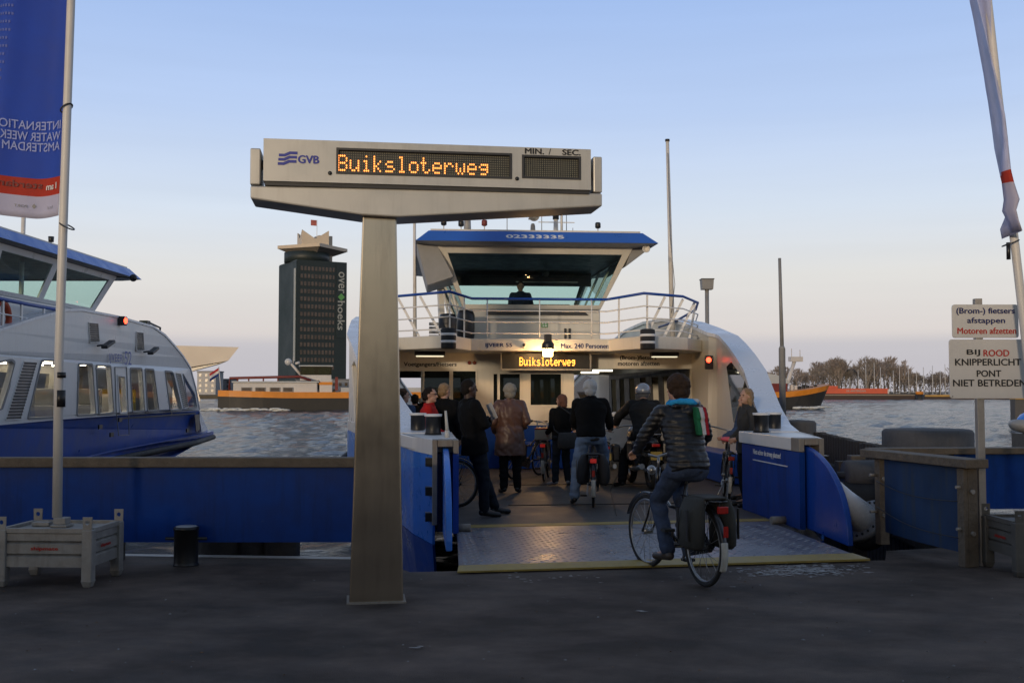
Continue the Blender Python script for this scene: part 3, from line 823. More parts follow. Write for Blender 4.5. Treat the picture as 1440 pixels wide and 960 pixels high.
lofthull(.933, 1.11, 1.0, 1.0, 'hull_top_band', M['white'])
bt = MB()
for sd in (-1, 1):
    bt.tube([(sd * (x + .14), y, .05) for x, y in hp[3:-3]], .15, 10)
    bt.tube([(sd * (x + .22), y, .16) for x, y in hp[3:-3]], .07, 8)
bt.build('rubbing_strake', M['rubber'], fr)
for sd in (1,):                                      # round bow fender with its bolted flange
    m4 = Matrix.Translation((2.84, 2.4, .13)) @ V((.72, .2, -.66)).to_track_quat('Z', 'Y').to_matrix().to_4x4() @ Matrix.Scale(.66, 4)
    f = MB().lathe([(.27, -.02), (.45, -.02), (.465, .0), (.465, .07), (.0, .08)], m=m4, n=36).build('bow_fender', M['grey'], fr)
    MB().lathe([(.17, -1.0), (.20, -.6), (.29, -.023)], m=m4, n=30).build('fender_cone', M['rim'], f)
    MB().lathe([(.40, .083), (.47, .10), (.48, .2), (.44, .34), (0, .36)], m=m4, n=30).build('fender_tyre', M['rubber'], f)
    bo = MB()
    for k in range(20):
        a = 2 * pi * k / 20
        bo.lathe([(.022, -.05), (.022, -.021)], n=6, m=m4 @ Matrix.Translation((.385 * cos(a), .385 * sin(a), 0)))
    bo.build('flange_bolting', M['black'], f)
M['inner'] = mat('dim_cabin_lining', (.17, .15, .12), .6, var=.15)
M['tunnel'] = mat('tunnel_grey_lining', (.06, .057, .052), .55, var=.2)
# side arches
def arch(sd):
    ys = [4.4 + i * (32.6 - 4.4) / 94 for i in range(95)]
    out_ = [(y, -.05) for y in ys] + [(y, az(y)) for y in ys[::-1]]
    holes = []
    for y0 in (13.9, 15.2, 16.5, 18.0, 19.5, 21.0, 22.3):
        holes.append([(y0, .85), (y0 + .75, .85), (y0 + .95, 2.05), (y0 + .2, 2.05)])
    for q_ in ((8.1, 8.1, 9.7), ):
        holes.append([(7.1, 1.1), (9.5, 1.1), (10.3, 2.16), (9.7, 2.24), (8.2, 1.86), (7.2, 1.56)])
        holes.append([(37 - a, b_) for a, b_ in holes[-1]])
    xi = lambda y: woi(y) - (.30 if abs(y - 18.5) > 7 else .40)
    fi_, fo_ = lambda y, z: (sd * xi(y), y, z), lambda y, z: (sd * (woi(y) - .02), y, z)
    def strips(b, zlo, f0, f1, hs):            # upright strips, so the curved plan stays upright
        cuts = [4.4 + .5 * k for k in range(6)] + [7.0, 10.4] + [10.9 + .5 * k for k in range(5)] + [13.4, 23.6] + [24.1 + .5 * k for k in range(5)] + [26.6, 30.0] + [30.6 + .5 * k for k in range(4)] + [32.6]
        for ya, yb in zip(cuts, cuts[1:]):
            n = max(1, round((yb - ya) / .25))
            st = [ya + (yb - ya) * k / n for k in range(n + 1)]
            b.prism([(y, zlo) for y in st] + [(y, az(y)) for y in st[::-1]], f0, f1, [h for h in hs if ya <= h[0][0] <= yb])
        return b
    o = strips(MB(), -.05, fi_, fo_, holes).build('side_arch', M['cream'], fr, fix=False)
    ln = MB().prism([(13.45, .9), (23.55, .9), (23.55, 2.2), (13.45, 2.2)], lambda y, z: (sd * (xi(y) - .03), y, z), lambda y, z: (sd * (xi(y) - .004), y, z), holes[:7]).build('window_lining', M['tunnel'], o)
    outer = MB()
    lo = [(y, .9) for y in ys] + [(y, az(y)) for y in ys[::-1]]
    strips(outer, .9, lambda y, z: (sd * (woi(y) - .017), y, z), lambda y, z: (sd * (woi(y) + .01), y, z), [h_ for h_ in holes if min(p[1] for p in h_) > .95])
    outer.build('side_plating', M['white'], o, fix=False)
    rm = MB(); vs = []
    for y in ys:
        vs += [(sd * (xi(y) - .05), y, az(y) + .003), (sd * (woi(y) + .05), y, az(y) + .003), (sd * (woi(y) + .05), y, az(y) + .075), (sd * (xi(y) - .05), y, az(y) + .075)]
    fs = []
    for i in range(len(ys) - 1):
        for k in range(4): fs.append((4 * i + k, 4 * i + (k + 1) % 4, 4 * i + 4 + (k + 1) % 4, 4 * i + 4 + k))
    fs += [(0, 1, 2, 3), tuple(4 * (len(ys) - 1) + k for k in range(4))]
    rm.add(vs, fs); rm.build('arch_rim', M['rim'], o)
    for i, h in enumerate(holes):
        ins = i >= 7; g = MB().prism(h, lambda y, z: (sd * (xi(y) - .004 if ins else woi(y) - .2), y, z), lambda y, z: (sd * (xi(y) + .004 if ins else woi(y) - .19), y, z)); g.build('window', M['gl_dark' if ins else 'gl_clear'], o)
    return o
arch(1); arch(-1)
# bulwarks beside the ramp, with the slotted end post for the ramp flap
for sd in (-1, 1):
    b = MB(); X = lambda x: sd * x
    def pb(x0, x1, y0, y1, z0, z1): b.box(min(sd * x0, sd * x1), max(sd * x0, sd * x1), y0, y1, z0, z1)
    pb(2.09, 2.30, 2.75, 4.85, .0, .945)
    bw = b.build('bulwark', M['panel'] if sd > 0 else M['fblue'], fr, bevel=.01)
    b = MB(); b.prism([(2.06, 2.72), (2.06, 4.9), (2.9, 4.9), (2.6, 3.4), (2.38, 2.72)] if sd > 0 else [(2.06, 2.72), (2.38, 2.72), (2.6, 3.4), (2.9, 4.9), (2.06, 4.9)], lambda x, y: (sd * x, y, .948), lambda x, y: (sd * x, y, 1.11))
    b.build('bulwark_capping', M['white'], bw, bevel=.012)
    b = MB(); pb(2.05, 2.118, 2.42, 2.747, .02, .945); b.build('bulwark_end', M['panel'] if sd > 0 else M['fblue'], bw)
    b = MB(); pb(2.05, 2.115, 2.42, 2.715, .948, 1.112); pb(2.30, 2.36, 2.42, 2.715, .12, 1.112); pb(2.118, 2.297, 2.42, 2.715, 1.03, 1.112)
    b.build('slot_post', M['rust'], bw, bevel=.008)
    b = MB()
    for z in (.16, .46, .80): pb(2.36, 2.44, 2.46, 2.6, z, z + .1)
    b.build('hinge_block', M['black'], bw)
    for (x, y) in (((2.2, 4.30), (2.52, 4.72)) if sd > 0 else ((2.33, 3.95), (2.53, 4.65))):
        m4 = Matrix.Translation((sd * x, y, 1.11))
        bi = MB().lathe([(.115, 0), (.10, .04), (.10, .235), (.112, .24), (.112, .262), (.0, .262)], m=m4).build('mooring_bitt', M['black'], fr)
        MB().lathe([(.113, .2405), (.116, .243), (.116, .272), (0, .274)], m=m4).build('bitt_cap', M['inkwhite'], bi)
    fl = [(2.86, .02)] + [(2.86 - 1.9 * (1 - cos(R(a))), .99 * cos(R(a)) ** .0 * (1 - (a / 90) ** 2.1) + .02) for a in range(0, 91, 6)]
    fl = [(2.86, .0), (.98, .0)] + [(2.86 - 1.88 * sin(R(a)), 1.0 * cos(R(a)) ** .85 + .0) for a in range(86, -1, -5)]
    tl = (lambda y: .068 * (2.86 - y)) if sd > 0 else (lambda y: 0)
    fo = MB().prism(fl, lambda y, z: (sd * (2.17 - tl(y)), y, z + .03), lambda y, z: (sd * (2.235 - tl(y)), y, z + .03))
    fo.build('ramp_flap', M['fblue'] if sd > 0 else M['bow'], fr, bevel=.012)  # left flap takes the brighter blue with the skylight in it
MB().bar((2.083, 2.95, .74), (2.083, 4.3, .74), .012, .02).build('bulwark_rail', M['white'], fr)
text('Niets achter de streep plaatsen!', 'lettering', M['inkwhite'], fr, (2.088, 3.75, .845), (0, -1, 0), (0, 0, 1), w=1.12, h=.09, bold=.05)
lh = MB().cyl((-2.17, 3.05, 1.11), (-2.17, 3.05, 1.2), .035, .028, 8).cyl((-2.17, 3.05, 1.2), (-2.19, 3.07, 1.44), .022, .014, 8)
lh.build('lashing_handle', M['cream'], fr)
# ramp: chequer plate with a yellow lip
def tread():
    m = mat('chequer_plate', (.24, .245, .275), .34, .5, var=.1, vs=2.0, dirt=.0, dirt_c=(.09, .085, .08), streak=False)
    t = m.node_tree; N, L = t.nodes, t.links; b = N['Principled BSDF']
    tcn = N.new('ShaderNodeTexCoord')
    hs = []
    for sgn in (1, -1):
        mp_ = N.new('ShaderNodeMapping'); mp_.inputs['Rotation'].default_value = (0, 0, R(45 * sgn)); mp_.inputs['Scale'].default_value = (11, 26, 1)
        L.new(tcn.outputs['Object'], mp_.inputs[0])
        vo = N.new('ShaderNodeTexVoronoi'); vo.inputs['Randomness'].default_value = 0; vo.inputs['Scale'].default_value = 1
        L.new(mp_.outputs[0], vo.inputs['Vector'])
        mr = N.new('ShaderNodeMapRange'); mr.inputs['From Min'].default_value = .18; mr.inputs['From Max'].default_value = .34; mr.inputs['To Min'].default_value = 1; mr.inputs['To Max'].default_value = 0
        L.new(vo.outputs['Distance'], mr.inputs['Value']); hs.append(mr)
    ck = N.new('ShaderNodeTexChecker'); ck.inputs['Scale'].default_value = 22
    L.new(tcn.outputs['Object'], ck.inputs['Vector'])
    mx = N.new('ShaderNodeMix'); L.new(ck.outputs['Fac'], mx.inputs[0]); L.new(hs[0].outputs[0], mx.inputs[2]); L.new(hs[1].outputs[0], mx.inputs[3])
    bp = N.new('ShaderNodeBump'); bp.inputs['Strength'].default_value = .5; bp.inputs['Distance'].default_value = .012
    L.new(mx.outputs[0], bp.inputs['Height']); L.new(bp.outputs[0], b.inputs['Normal'])
    return m
M['tread'] = tread()
M['yellow'] = mat('worn_yellow_paint', (.36, .25, .055), .55, var=.25, vs=4, dirt=.7, dirt_c=(.12, .09, .05), streak=False)
rp = [(-2.14, -.02), (1.84, .40), (1.95, 3.05), (-2.06, 2.62)]
rb_ = MB().prism(rp, lambda x, y: (x, y, .002), lambda x, y: (x, y, .05 - .035 * min(1, max(0, y) / 3.0)))
for i in range(33):                            # raised lozenges of the chequer plate
    for k in range(26):
        x = -2.06 + .12 * i + (.06 if k % 2 else 0); u = (k + .6) / 26.6
        y0_, y1_ = -.02 + (x + 2.14) * .1055, 2.62 + (x + 2.06) * .107
        y = y0_ + (y1_ - y0_) * u; z = .05 - .035 * min(1, max(0, y) / 3.0)
        if x > 1.80: continue
        c_, s_ = (.7, .7) if (i + k) % 2 else (.7, -.7)
        rb_.add([(x - .046 * c_, y - .046 * s_, z - .001), (x + .016 * s_, y - .016 * c_, z - .001), (x + .046 * c_, y + .046 * s_, z - .001), (x - .016 * s_, y + .016 * c_, z - .001), (x, y, z + .008)], [(0, 1, 4), (1, 2, 4), (2, 3, 4), (3, 0, 4)])
rp_o = rb_.build('ramp', M['tread'], fr, fix=False)
MB().prism([(-2.16, -.22), (1.92, .13), (1.85, .396), (-2.14, -.024)], lambda x, y: (x, y, .012), lambda x, y: (x, y, .012 + .038 * min(1, (y + .22 - (x + 2.16) * .081) / .15 + .4))).build('ramp_lip', M['yellow'], rp_o)
MB().prism([(-2.05, 3.02), (2.02, 3.38), (2.02, 3.62), (-2.05, 3.26)], lambda x, y: (x, y, .003), lambda x, y: (x, y, .016)).build('deck_line', M['yellow'], fr)
MB().prism([(-2.05, 2.64), (2.0, 3.07), (2.0, 3.36), (-2.05, 3.0)], lambda x, y: (x, y, .003), lambda x, y: (x, y, .012)).build('hinge_plate', M['tread'], fr)
for sd in (-1, 1):
    MB().cyl((sd * 1.9, 2.62 + (sd + 1) * .21, .06), (sd * 2.1, 2.64 + (sd + 1) * .21, .06), .05, n=10).build('ramp_hinge', M['rust'], fr)

# deckhouse front wall (both ends), tunnel for cycles on the right
WY = 13.3
BL = .93
def wallfront(y0, y1, front):
    holes = []
    def hole(pa, pb, z0, z1): holes.append([(lx(pa, WY), z0), (lx(pb, WY), z0), (lx(pb, WY), z1), (lx(pa, WY), z1)])
    hole(545, 592, .06, 2.12); hole(597, 632, .95, 2.12); hole(637, 669, 1.15, 2.12)
    hole(694, 731, 1.38, 2.06); hole(746, 789, 1.38, 2.06)
    holes.append([(lx(807, WY), -.0), (3.0, -.0), (lx(976, WY), 2.18), (lx(807, WY), 2.18)])
    out_ = [(-3.56, 0), (lx(807, WY), 0), (lx(807, WY), 2.18), (lx(972, WY), 2.18), (3.30, 0), (3.56, 0), (3.56, 2.75), (-3.56, 2.75)]
    holes = holes[:5]
    up = [(-3.56, BL + .003), (lx(807, WY), BL + .003), (lx(807, WY), 2.18), (lx(972, WY), 2.18), (lx(972, WY) - .2, BL + .003), (3.56, BL + .003), (3.56, 2.75), (-3.56, 2.75)]
    lo = [(lx(592, WY), 0), (lx(807, WY), 0), (lx(807, WY), BL), (lx(592, WY), BL)]
    hu = [[(x, max(z, BL + .006) if z < 1 else z) for x, z in h] for h in holes[1:]]
    door = holes[0]
    up = [(-3.56, BL + .003), (door[0][0], BL + .003), (door[3][0], 2.12), (door[2][0], 2.12), (door[1][0], BL + .003)] + up[1:]
    wl_ = MB().prism(up, lambda x, z: (x, y0, z), lambda x, z: (x, y1, z), hu).build('cabin_wall', M['cream'], fr)
    MB().prism(lo, lambda x, z: (x, y0 - .01, z), lambda x, z: (x, y1 + .01, z)).build('cabin_wall_base', M['fblue'], wl_)
    MB().box(-3.56, door[0][0], y0 - .01, y1 + .01, 0, BL).box(3.3, 3.56, y0 - .01, y1 + .01, 0, BL).build('cabin_wall_base', M['fblue'], wl_)
    for h in holes[1:]:
        xs = [p[0] for p in h]; zs = [p[1] for p in h]
        fo = MB(); e = .035; a, b_, c_, d_ = min(xs), max(xs), min(zs), max(zs)
        fo.prism([(a - e, c_ - e), (b_ + e, c_ - e), (b_ + e, d_ + e), (a - e, d_ + e)], lambda x, z: (x, y0 - .025, z), lambda x, z: (x, y0 - .003, z), [[(a, c_), (b_, c_), (b_, d_), (a, d_)]])
        f_ = fo.build('window_frame', M['cream'], wl_)
        MB().box(a, b_, y0 + .03, y0 + .04, c_, d_).build('window_pane', M['gl_dark'], f_)
    f_ = MB(); a = lx(694, WY); f_.box(a + .085, a + .14, y0 - .02, y0 + .026, 1.38, 2.06); f_.build('mullion', M['cream'], wl_)
    return wl_
wallfront(WY, WY + .1, True)
# the far end of the deckhouse mirrored simply
MB().box(-3.56, lx(807, WY), 23.6, 23.7, 0, 1.0).box(-3.56, lx(807, WY), 23.6, 23.7, 2.1, 2.75).box(lx(807, WY) + .003, 3.55, 23.6, 23.7, 2.2, 2.75).box(-3.56, -3.2, 23.6, 23.7, 1.0, 2.1).box(-1.2, -.9, 23.6, 23.7, 1.003, 2.097).build('rear_wall', M['cream'], fr)
xt = lx(807, WY)
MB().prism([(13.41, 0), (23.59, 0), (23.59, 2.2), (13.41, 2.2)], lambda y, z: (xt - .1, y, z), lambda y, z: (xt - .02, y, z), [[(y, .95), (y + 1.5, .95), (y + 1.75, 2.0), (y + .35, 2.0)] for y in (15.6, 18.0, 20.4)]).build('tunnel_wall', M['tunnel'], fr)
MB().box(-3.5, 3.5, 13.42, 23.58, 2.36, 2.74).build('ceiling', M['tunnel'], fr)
MB().box(-3.5, xt - .11, 13.42, 23.58, .02, .05).build('cabin_floor', M['deck'], fr)
MB().box(-.75, -.65, 13.42, 23.58, .05, 2.35).build('cabin_partition', M['inner'], fr)
for y, xa in ((19.4, 2.34), (22.6, 2.5), (25.8, 2.68)):
    MB().box(xa, xa + .55, y, y + .12, 2.235, 2.285).build('tube_light', M['tubehall'], fr)
for y, x in ((16.2, -2.6), (19, -2.6), (16.8, 1.9 + .9), ):
    pass
for k in range(3):
    MB().box(-2.9, -1.0, 15 + 2.4 * k, 15.5 + 2.4 * k, .05, .5).box(-2.9, -1.0, 15.4 + 2.4 * k, 15.48 + 2.4 * k, .503, .95).build('cabin_seat', M['fblue'], fr)
# blue bench and lockers in front of the wall
MB().box(-.75, xt - .25, WY - .52, WY - .02, .02, .52).box(-.8, xt - .2, WY - .56, WY - .02, .523, .58).build('bench_locker', M['fblue'], fr, bevel=.012)
for sd in (-1, 1):
    MB().box(min(sd * 2.95, sd * 3.45), max(sd * 2.95, sd * 3.45), 8.6, 12.2, .02, .55).build('side_bench', M['fblue'], fr, bevel=.015)

# upper deck
UD = [(-3.62, 13.2), (-2.95, 11.75), (-1.95, 10.55), (-1.45, 12.0), (1.45, 12.0), (1.95, 10.55), (2.95, 11.25), (3.5, 12.2), (3.66, 13.2)]
UDr = [(x, 37 - y) for x, y in UD[::-1]]
ud = MB().prism(UD + UDr, lambda x, y: (x, y, 2.52), lambda x, y: (x, y, 2.775)).build('upper_deck', M['cream'], fr, bevel=.015)
for sx_, tx in ((-1, 'IJVEER 55'), (1, 'Max. 240 Personen')):
    px0, px1 = ((683, 720), (789, 856))[sx_ > 0]
    text(tx, 'lettering', M['inkblue'], ud, ((lx(px0, 12) + lx(px1, 12)) / 2, 12.0, lz(486, 12)), (1, 0, 0), (0, 0, 1), w=lx(px1, 12) - lx(px0, 12), h=.1, bold=.05)
cm = MB().lathe([(.0, .0), (.06, .0), (.06, .06), (.045, .09), (0, .10)], m=Matrix.Translation((lx(736, 12), 11.99, lz(485.5, 12))) @ Matrix.Rotation(R(90), 4, 'X')).build('camera_dome', M['cream'], ud)
MB().ell((lx(736, 12), 11.88, lz(485.5, 12)), .035).build('camera_lens', M['black'], cm)
# striped stub at the two front corners
for sd in (-1, 1):
    c_ = (sd * 1.95, 10.50, 0); px = 636 if sd < 0 else 927
    m4 = Matrix.Translation((sd * 1.95, 10.46, 2.5))
    f = MB().lathe([(.135, .0), (.145, .02), (.145, .38), (.10, .40), (0, .40)], m=m4).build('corner_fender', M['rubber'], fr)
    for z in (.11, .25): MB().lathe([(.146, z), (.152, z + .005), (.152, z + .045), (.146, z + .05)], m=m4).build('white_ring', M['inkwhite'], f)
# floodlights below the deck edge
for pa, pb in ((583, 626), (917, 955)):
    y = 12.3
    a, b_ = lx(pa, y), lx(pb, y)
    f = MB().box(a, b_, y, y + .25, 2.43, 2.517).build('deck_light', M['black'], fr, bevel=.01)
    MB().box(a + .03, b_ - .03, y + .02, y + .2, 2.405, 2.427).build('light_tube', M['tubeon'], f)
text('Voetgangers/Fietsers', 'lettering', M['ink'], fr, ((lx(568, WY) + lx(642, WY)) / 2, WY, lz(513, WY)), (1, 0, 0), (0, 0, 1), w=lx(642, WY) - lx(568, WY), h=.115, bold=.05)
text('(Brom-)fietsers', 'lettering', M['ink'], fr, ((lx(872, WY) + lx(923, WY)) / 2, WY, lz(503, WY)), (1, 0, 0), (0, 0, 1), w=lx(923, WY) - lx(872, WY), h=.115, bold=.05)
text('motoren afzetten', 'lettering', M['ink'], fr, ((lx(869, WY) + lx(927, WY)) / 2, WY, lz(510.5, WY)), (1, 0, 0), (0, 0, 1), w=lx(927, WY) - lx(869, WY), h=.1, bold=.05)
for px in (660, 667):
    MB().lathe([(.0, 0), (.04, 0), (.04, .04), (0, .045)], m=Matrix.Translation((lx(px, WY), WY, lz(510, WY))) @ Matrix.Rotation(R(90), 4, 'X')).build('round_reflector', M['maroon'], fr)

# LED destination board
FONT = {'B': "11110 10001 10001 11110 10001 10001 11110", 'u': "00000 00000 10001 10001 10001 10011 01101", 'i': "00100 00000 01100 00100 00100 00100 01110",
        'k': "10000 10000 10010 10100 11000 10100 10010", 's': "00000 00000 01110 10000 01110 00001 11110", 'l': "01100 00100 00100 00100 00100 00100 01110",
        'o': "00000 00000 01110 10001 10001 10001 01110", 't': "01000 01000 11100 01000 01000 01001 00110", 'e': "00000 00000 01110 10001 11111 10000 01110",
        'r': "00000 00000 10110 11001 10000 10000 10000", 'w': "00000 00000 10001 10001 10101 10101 01010", 'g': "00000 00000 01111 10001 01111 00001 01110"}
def led(word, o, pitch, pz, r, m, parent, name='led_lettering'):
    b = MB(); o = V(o); cx_ = 0
    for ch in word:
        for ry, row in enumerate(FONT[ch].split()):
            for c_, bit in enumerate(row):
                if bit == '1':
                    p = o + V(((cx_ + c_) * pitch, 0, -ry * pz))
                    b.add([p + V((r * cos(R(60 * k)), 0, r * sin(R(60 * k)) * pz / pitch)) for k in range(6)] + [p + V((0, -.004, 0))], [(k, (k + 1) % 6, 6) for k in range(6)])
        cx_ += 6
    return b.build(name, m, parent)
by = 12.7
a, b_ = lx(706, by), lx(829, by); z0, z1 = lz(518, by), lz(496.5, by)
db = MB().box(a, b_, by, by + .25, z0, z1).build('destination_board', M['black'], fr, bevel=.01)
MB().box(a - .03, b_ + .03, by - .02, by + .03, z0 - .04, z0 - .003).box(a - .035, a - .003, by - .02, by + .03, z0, z1).box(b_ + .003, b_ + .035, by - .02, by + .03, z0, z1).build('board_frame', M['grey'], db)
wl_ = lx(809, by) - lx(731, by); pt = wl_ / 77
led('Buiksloterweg', (lx(731, by), by - .006, lz(503.2, by)), pt, .0255, pt * .56, M['led2'], db)
# lit bow lamp and red signal
y = 11.6
p = FF.loc(771, 492, y)
hl = MB().box(p.x - .07, p.x + .07, y - .02, y + .16, p.z + .12, p.z + .32).box(p.x - .02, p.x + .02, y + .16, y + .45, p.z + .14, p.z + .2).lathe([(.13, .02), (.125, .13), (.06, .2), (.0, .2)], m=Matrix.Translation((p.x, y + .06, p.z))).build('bow_lamp', M['black'], fr, bevel=.01)
MB().lathe([(.05, -.16), (.095, -.15), (.10, -.02), (.08, .09), (.05, .118)], m=Matrix.Translation((p.x, y + .06, p.z + .03))).build('lamp_bulb', M['lampon'], hl)
p = FF.loc(996.5, 508, 11.3)
sg = MB().box(p.x - .06, p.x + .1, 11.3, 11.4, p.z - .16, p.z + .12).build('signal_lamp', M['black'], fr, bevel=.015)
MB().ell((p.x, 11.29, p.z + .03), (.055, .04, .055)).build('red_lens', M['redon'], sg)

# railing
RP = [(-2.95, 11.95, 3.64), (-1.92, 10.65, 3.62), (-1.42, 12.05, 3.61), (1.42, 12.05, 3.61), (1.92, 10.65, 3.62), (2.9, 11.4, 3.63), (3.45, 12.3, 3.58), (3.64, 13.2, 3.5)]
def railing():
    rl = MB()
    pts = [V((x, y, z)) for x, y, z in RP]
    pts = [V((-3.45, 13.2, 3.5))] + pts
    top_ = MB().tube(pts + [V((3.5, 14.6, 3.32)), V((3.35, 15.6, 3.25))], .028, 8)
    t_ = rl
    for k in (.30, .58, .86):
        rl.tube([V((p.x, p.y, p.z - k * .84)) for p in pts], .014, 6)
    for x, y, lean, s in ((-3.25, 12.75, .25, .05), (-2.95, 11.9, .45, .05), (-2.5, 11.35, .45, .05), (-1.92, 10.72, 0, .05), (-1.6, 11.6, 0, .05), (1.6, 11.6, 0, .05), (2.02, 10.8, 0, .05), (2.45, 11.1, -.4, .05), (2.95, 11.6, -.42, .05), (3.38, 12.3, -.4, .05), (3.58, 13.0, -.15, .05)):
        rl.bar((x - lean * (1 if 1 else 0), y, 2.775), (x, y, 3.60), .05, .028) if 0 else rl.bar((x + (lean if x < 0 else lean), y + .02, 2.775), (x, y, 3.59), s, .03)
    for x in (-1.1, 0, 1.1): rl.cyl((x, 12.05, 2.775), (x, 12.05, 3.6), .014, n=6)
    r_ = rl.build('railing', M['white'], fr)
    top_.build('handrail', M['fblue'], r_)
railing()
for x, y, h_ in ((lx(655, 12.6), 12.6, .62), (lx(640, 11.8) - .15, 12.0, .5)):
    MB().lathe([(.0, 0), (.17, .02), (.19, .1), (.19, h_ - .1), (.15, h_), (0, h_ + .02)], m=Matrix.Translation((x, y, 2.778))).build('raft_canister', M['black'], fr)

# wheelhouse
def wheelhouse(root, cx, y0, y1, zb, zs, zt, hb, ht, mw, gl, rear=True, lo=.0):
    """zb deck, zs sill, zt eaves; half breadths hb at sill and ht at eaves"""
    wh = MB().box(cx - hb, cx + hb, y0 + .72, y1 - .72, zb, zs - .003).build('wheelhouse_base', mw, root, bevel=.03)
    fy = lambda z: y0 + .7 - .72 * (z - zs) / (zt - zs)
    ry = lambda z: y1 - .7 + .72 * (z - zs) / (zt - zs)
    hx = lambda z: hb + (ht - hb) * (z - zs) / (zt - zs)
    za, zc = zs + .10, zt - .14
    for f, nm, th in ((fy, 'front_frame', .06), (ry, 'rear_frame', -.06)):
        hole = [(-hx(za) + .08, za), (hx(za) - .08, za), (hx(zc) - .16, zc), (-hx(zc) + .16, zc)]
        fo = MB().prism([(-hb, zs), (hb, zs), (ht, zt), (-ht, zt)], lambda x, z: (cx + x, f(z), z), lambda x, z: (cx + x, f(z) + th, z), [hole])
        f_ = fo.build(nm, mw, wh, bevel=.008)
        MB().prism(hole, lambda x, z: (cx + x, f(z) + th * .5, z), lambda x, z: (cx + x, f(z) + th * .7, z)).build('window', gl, f_)
    for sd in (-1, 1):
        e0, e1 = y0 + .78, y1 - .78
        ya = lambda z: fy(z) + .065
        yb = lambda z: ry(z) - .065
        def P2(t, z): return (cx + sd * hx(z), ya(z) + (yb(z) - ya(z)) * t, z)
        def P3(t, z): return (cx + sd * (hx(z) - .05), ya(z) + (yb(z) - ya(z)) * t, z)
        hs = [[(a, za), (b_, za), (b_, zc), (a, zc)] for a, b_ in ((.03, .34), (.37, .62), (.65, .97))]
        f_ = MB().prism([(0, zs), (1, zs), (1, zt), (0, zt)], P2, P3, hs).build('side_frame', mw, wh)
        for h in hs:
            MB().prism(h, lambda t, z: tuple(a_ * .5 + b_ * .5 for a_, b_ in zip(P2(t, z), P3(t, z))), lambda t, z: tuple(a_ * .4 + b_ * .6 for a_, b_ in zip(P2(t, z), P3(t, z)))).build('window', gl, f_)
    MB().box(cx - hb + .02, cx + hb - .02, y0 + .8, y1 - .8, zs - .0, zs + .02).build('wheelhouse_floor', M['dark'], wh)
    MB().box(cx - ht + .06, cx + ht - .06, y0 + .1, y1 - .1, zt - .1, zt - .003).build('wheelhouse_ceiling', M['dark'], wh)
    return wh
W0, W1 = 12.75, 18.9
wh5 = wheelhouse(fr, 0.0, W0, W1, 2.78, 3.5, 4.80, 1.53, 2.13, M['cream'], M['gl_green'])
# the inside seen through the front glass
MB().box(-1.9, 1.9, 17.0, 17.12, 4.38, 4.7).build('inner_bulkhead', M['dark'], wh5)
MB().box(-1.0, .95, 14.2, 14.75, 3.52, 3.68).build('control_desk', M['dark'], wh5, bevel=.02)
MB().box(-1.2, -.2, 15.2, 15.3, 4.2, 4.215).box(-.2, 1.3, 15.3, 15.4, 4.30, 4.315).build('console_rail', M['grey'], wh5)
MB().ell((.55, 15.6, 4.55), (.09, .06, .07)).build('inner_lamp', M['grey'], wh5)
# grille, sign, vents on the wheelhouse base
y = 13.44
MB().prism([(lx(683, y), lz(443, y)), (lx(828, y), lz(443, y)), (lx(822, y), lz(437, y)), (lx(686, y), lz(437, y))], lambda x, z: (x, y, z), lambda x, z: (x, y + .02, z)).build('air_grille', M['dark'], wh5)
MB().box(lx(683, y), lx(831, y), y, y + .02, lz(449.3, y), lz(448.2, y)).build('base_seam', M['grey'], wh5)
gs = MB().box(lx(761.3, y), lx(770, y), y - .01, y + .02, lz(460, y), lz(452, y)).build('safety_sign', M['green'], wh5)
MB().box(lx(763, y), lx(765, y), y - .014, y - .011, lz(459, y), lz(457, y)).box(lx(766, y), lx(768.6, y), y - .014, y - .011, lz(455.5, y), lz(453.3, y)).box(lx(762.4, y), lx(764.5, y), y - .014, y - .011, lz(455.5, y), lz(453.3, y)).box(lx(766, y), lx(769, y), y - .014, y - .011, lz(459, y), lz(457, y)).build('pictogram', M['inkwhite'], gs)
for pa in (793.5, 799.5):
    MB().box(lx(pa, y), lx(pa + 3, y), y - .02, y + .02, 2.85, 3.08).build('deck_vent', M['dark'], wh5)
MB().box(lx(849, 13.2), lx(851, 13.2), 14, 14.3, 2.9, 3.3).build('red_extinguisher', M['maroon'], wh5)
# roof with sloping blue fascia
def roof(root, cx, y0, y1, hx_, z0, z1, nm='roof'):
    b = MB()
    lo_ = [(-hx_, y0), (hx_, y0), (hx_, y1), (-hx_, y1)]
    e = .28
    hi = [(-hx_ + e, y0 + .3), (hx_ - e, y0 + .3), (hx_ - e, y1 - .3), (-hx_ + e, y1 - .3)]
    b.add([(cx + x, y, z0) for x, y in lo_] + [(cx + x, y, z1) for x, y in hi], [(0, 1, 5, 4), (1, 2, 6, 5), (2, 3, 7, 6), (3, 0, 4, 7), (4, 5, 6, 7)])
    o = b.build(nm, M['roofblue'], root)
    MB().box(cx - hx_ + .32, cx + hx_ - .32, y0 + .36, y1 - .36, z1 + .002, z1 + .045).build('roof_top', M['cream'], o)
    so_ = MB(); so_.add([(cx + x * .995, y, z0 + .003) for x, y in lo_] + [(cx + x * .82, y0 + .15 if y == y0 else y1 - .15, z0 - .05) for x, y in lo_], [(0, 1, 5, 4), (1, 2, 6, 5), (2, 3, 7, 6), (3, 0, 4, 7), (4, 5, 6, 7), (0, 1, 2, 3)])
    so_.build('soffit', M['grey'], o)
    return o
rf = roof(fr, 0.0, 12.3, 19.3, 2.6, 4.85, 5.11)
sl = V((0, .3, .26)).normalized()
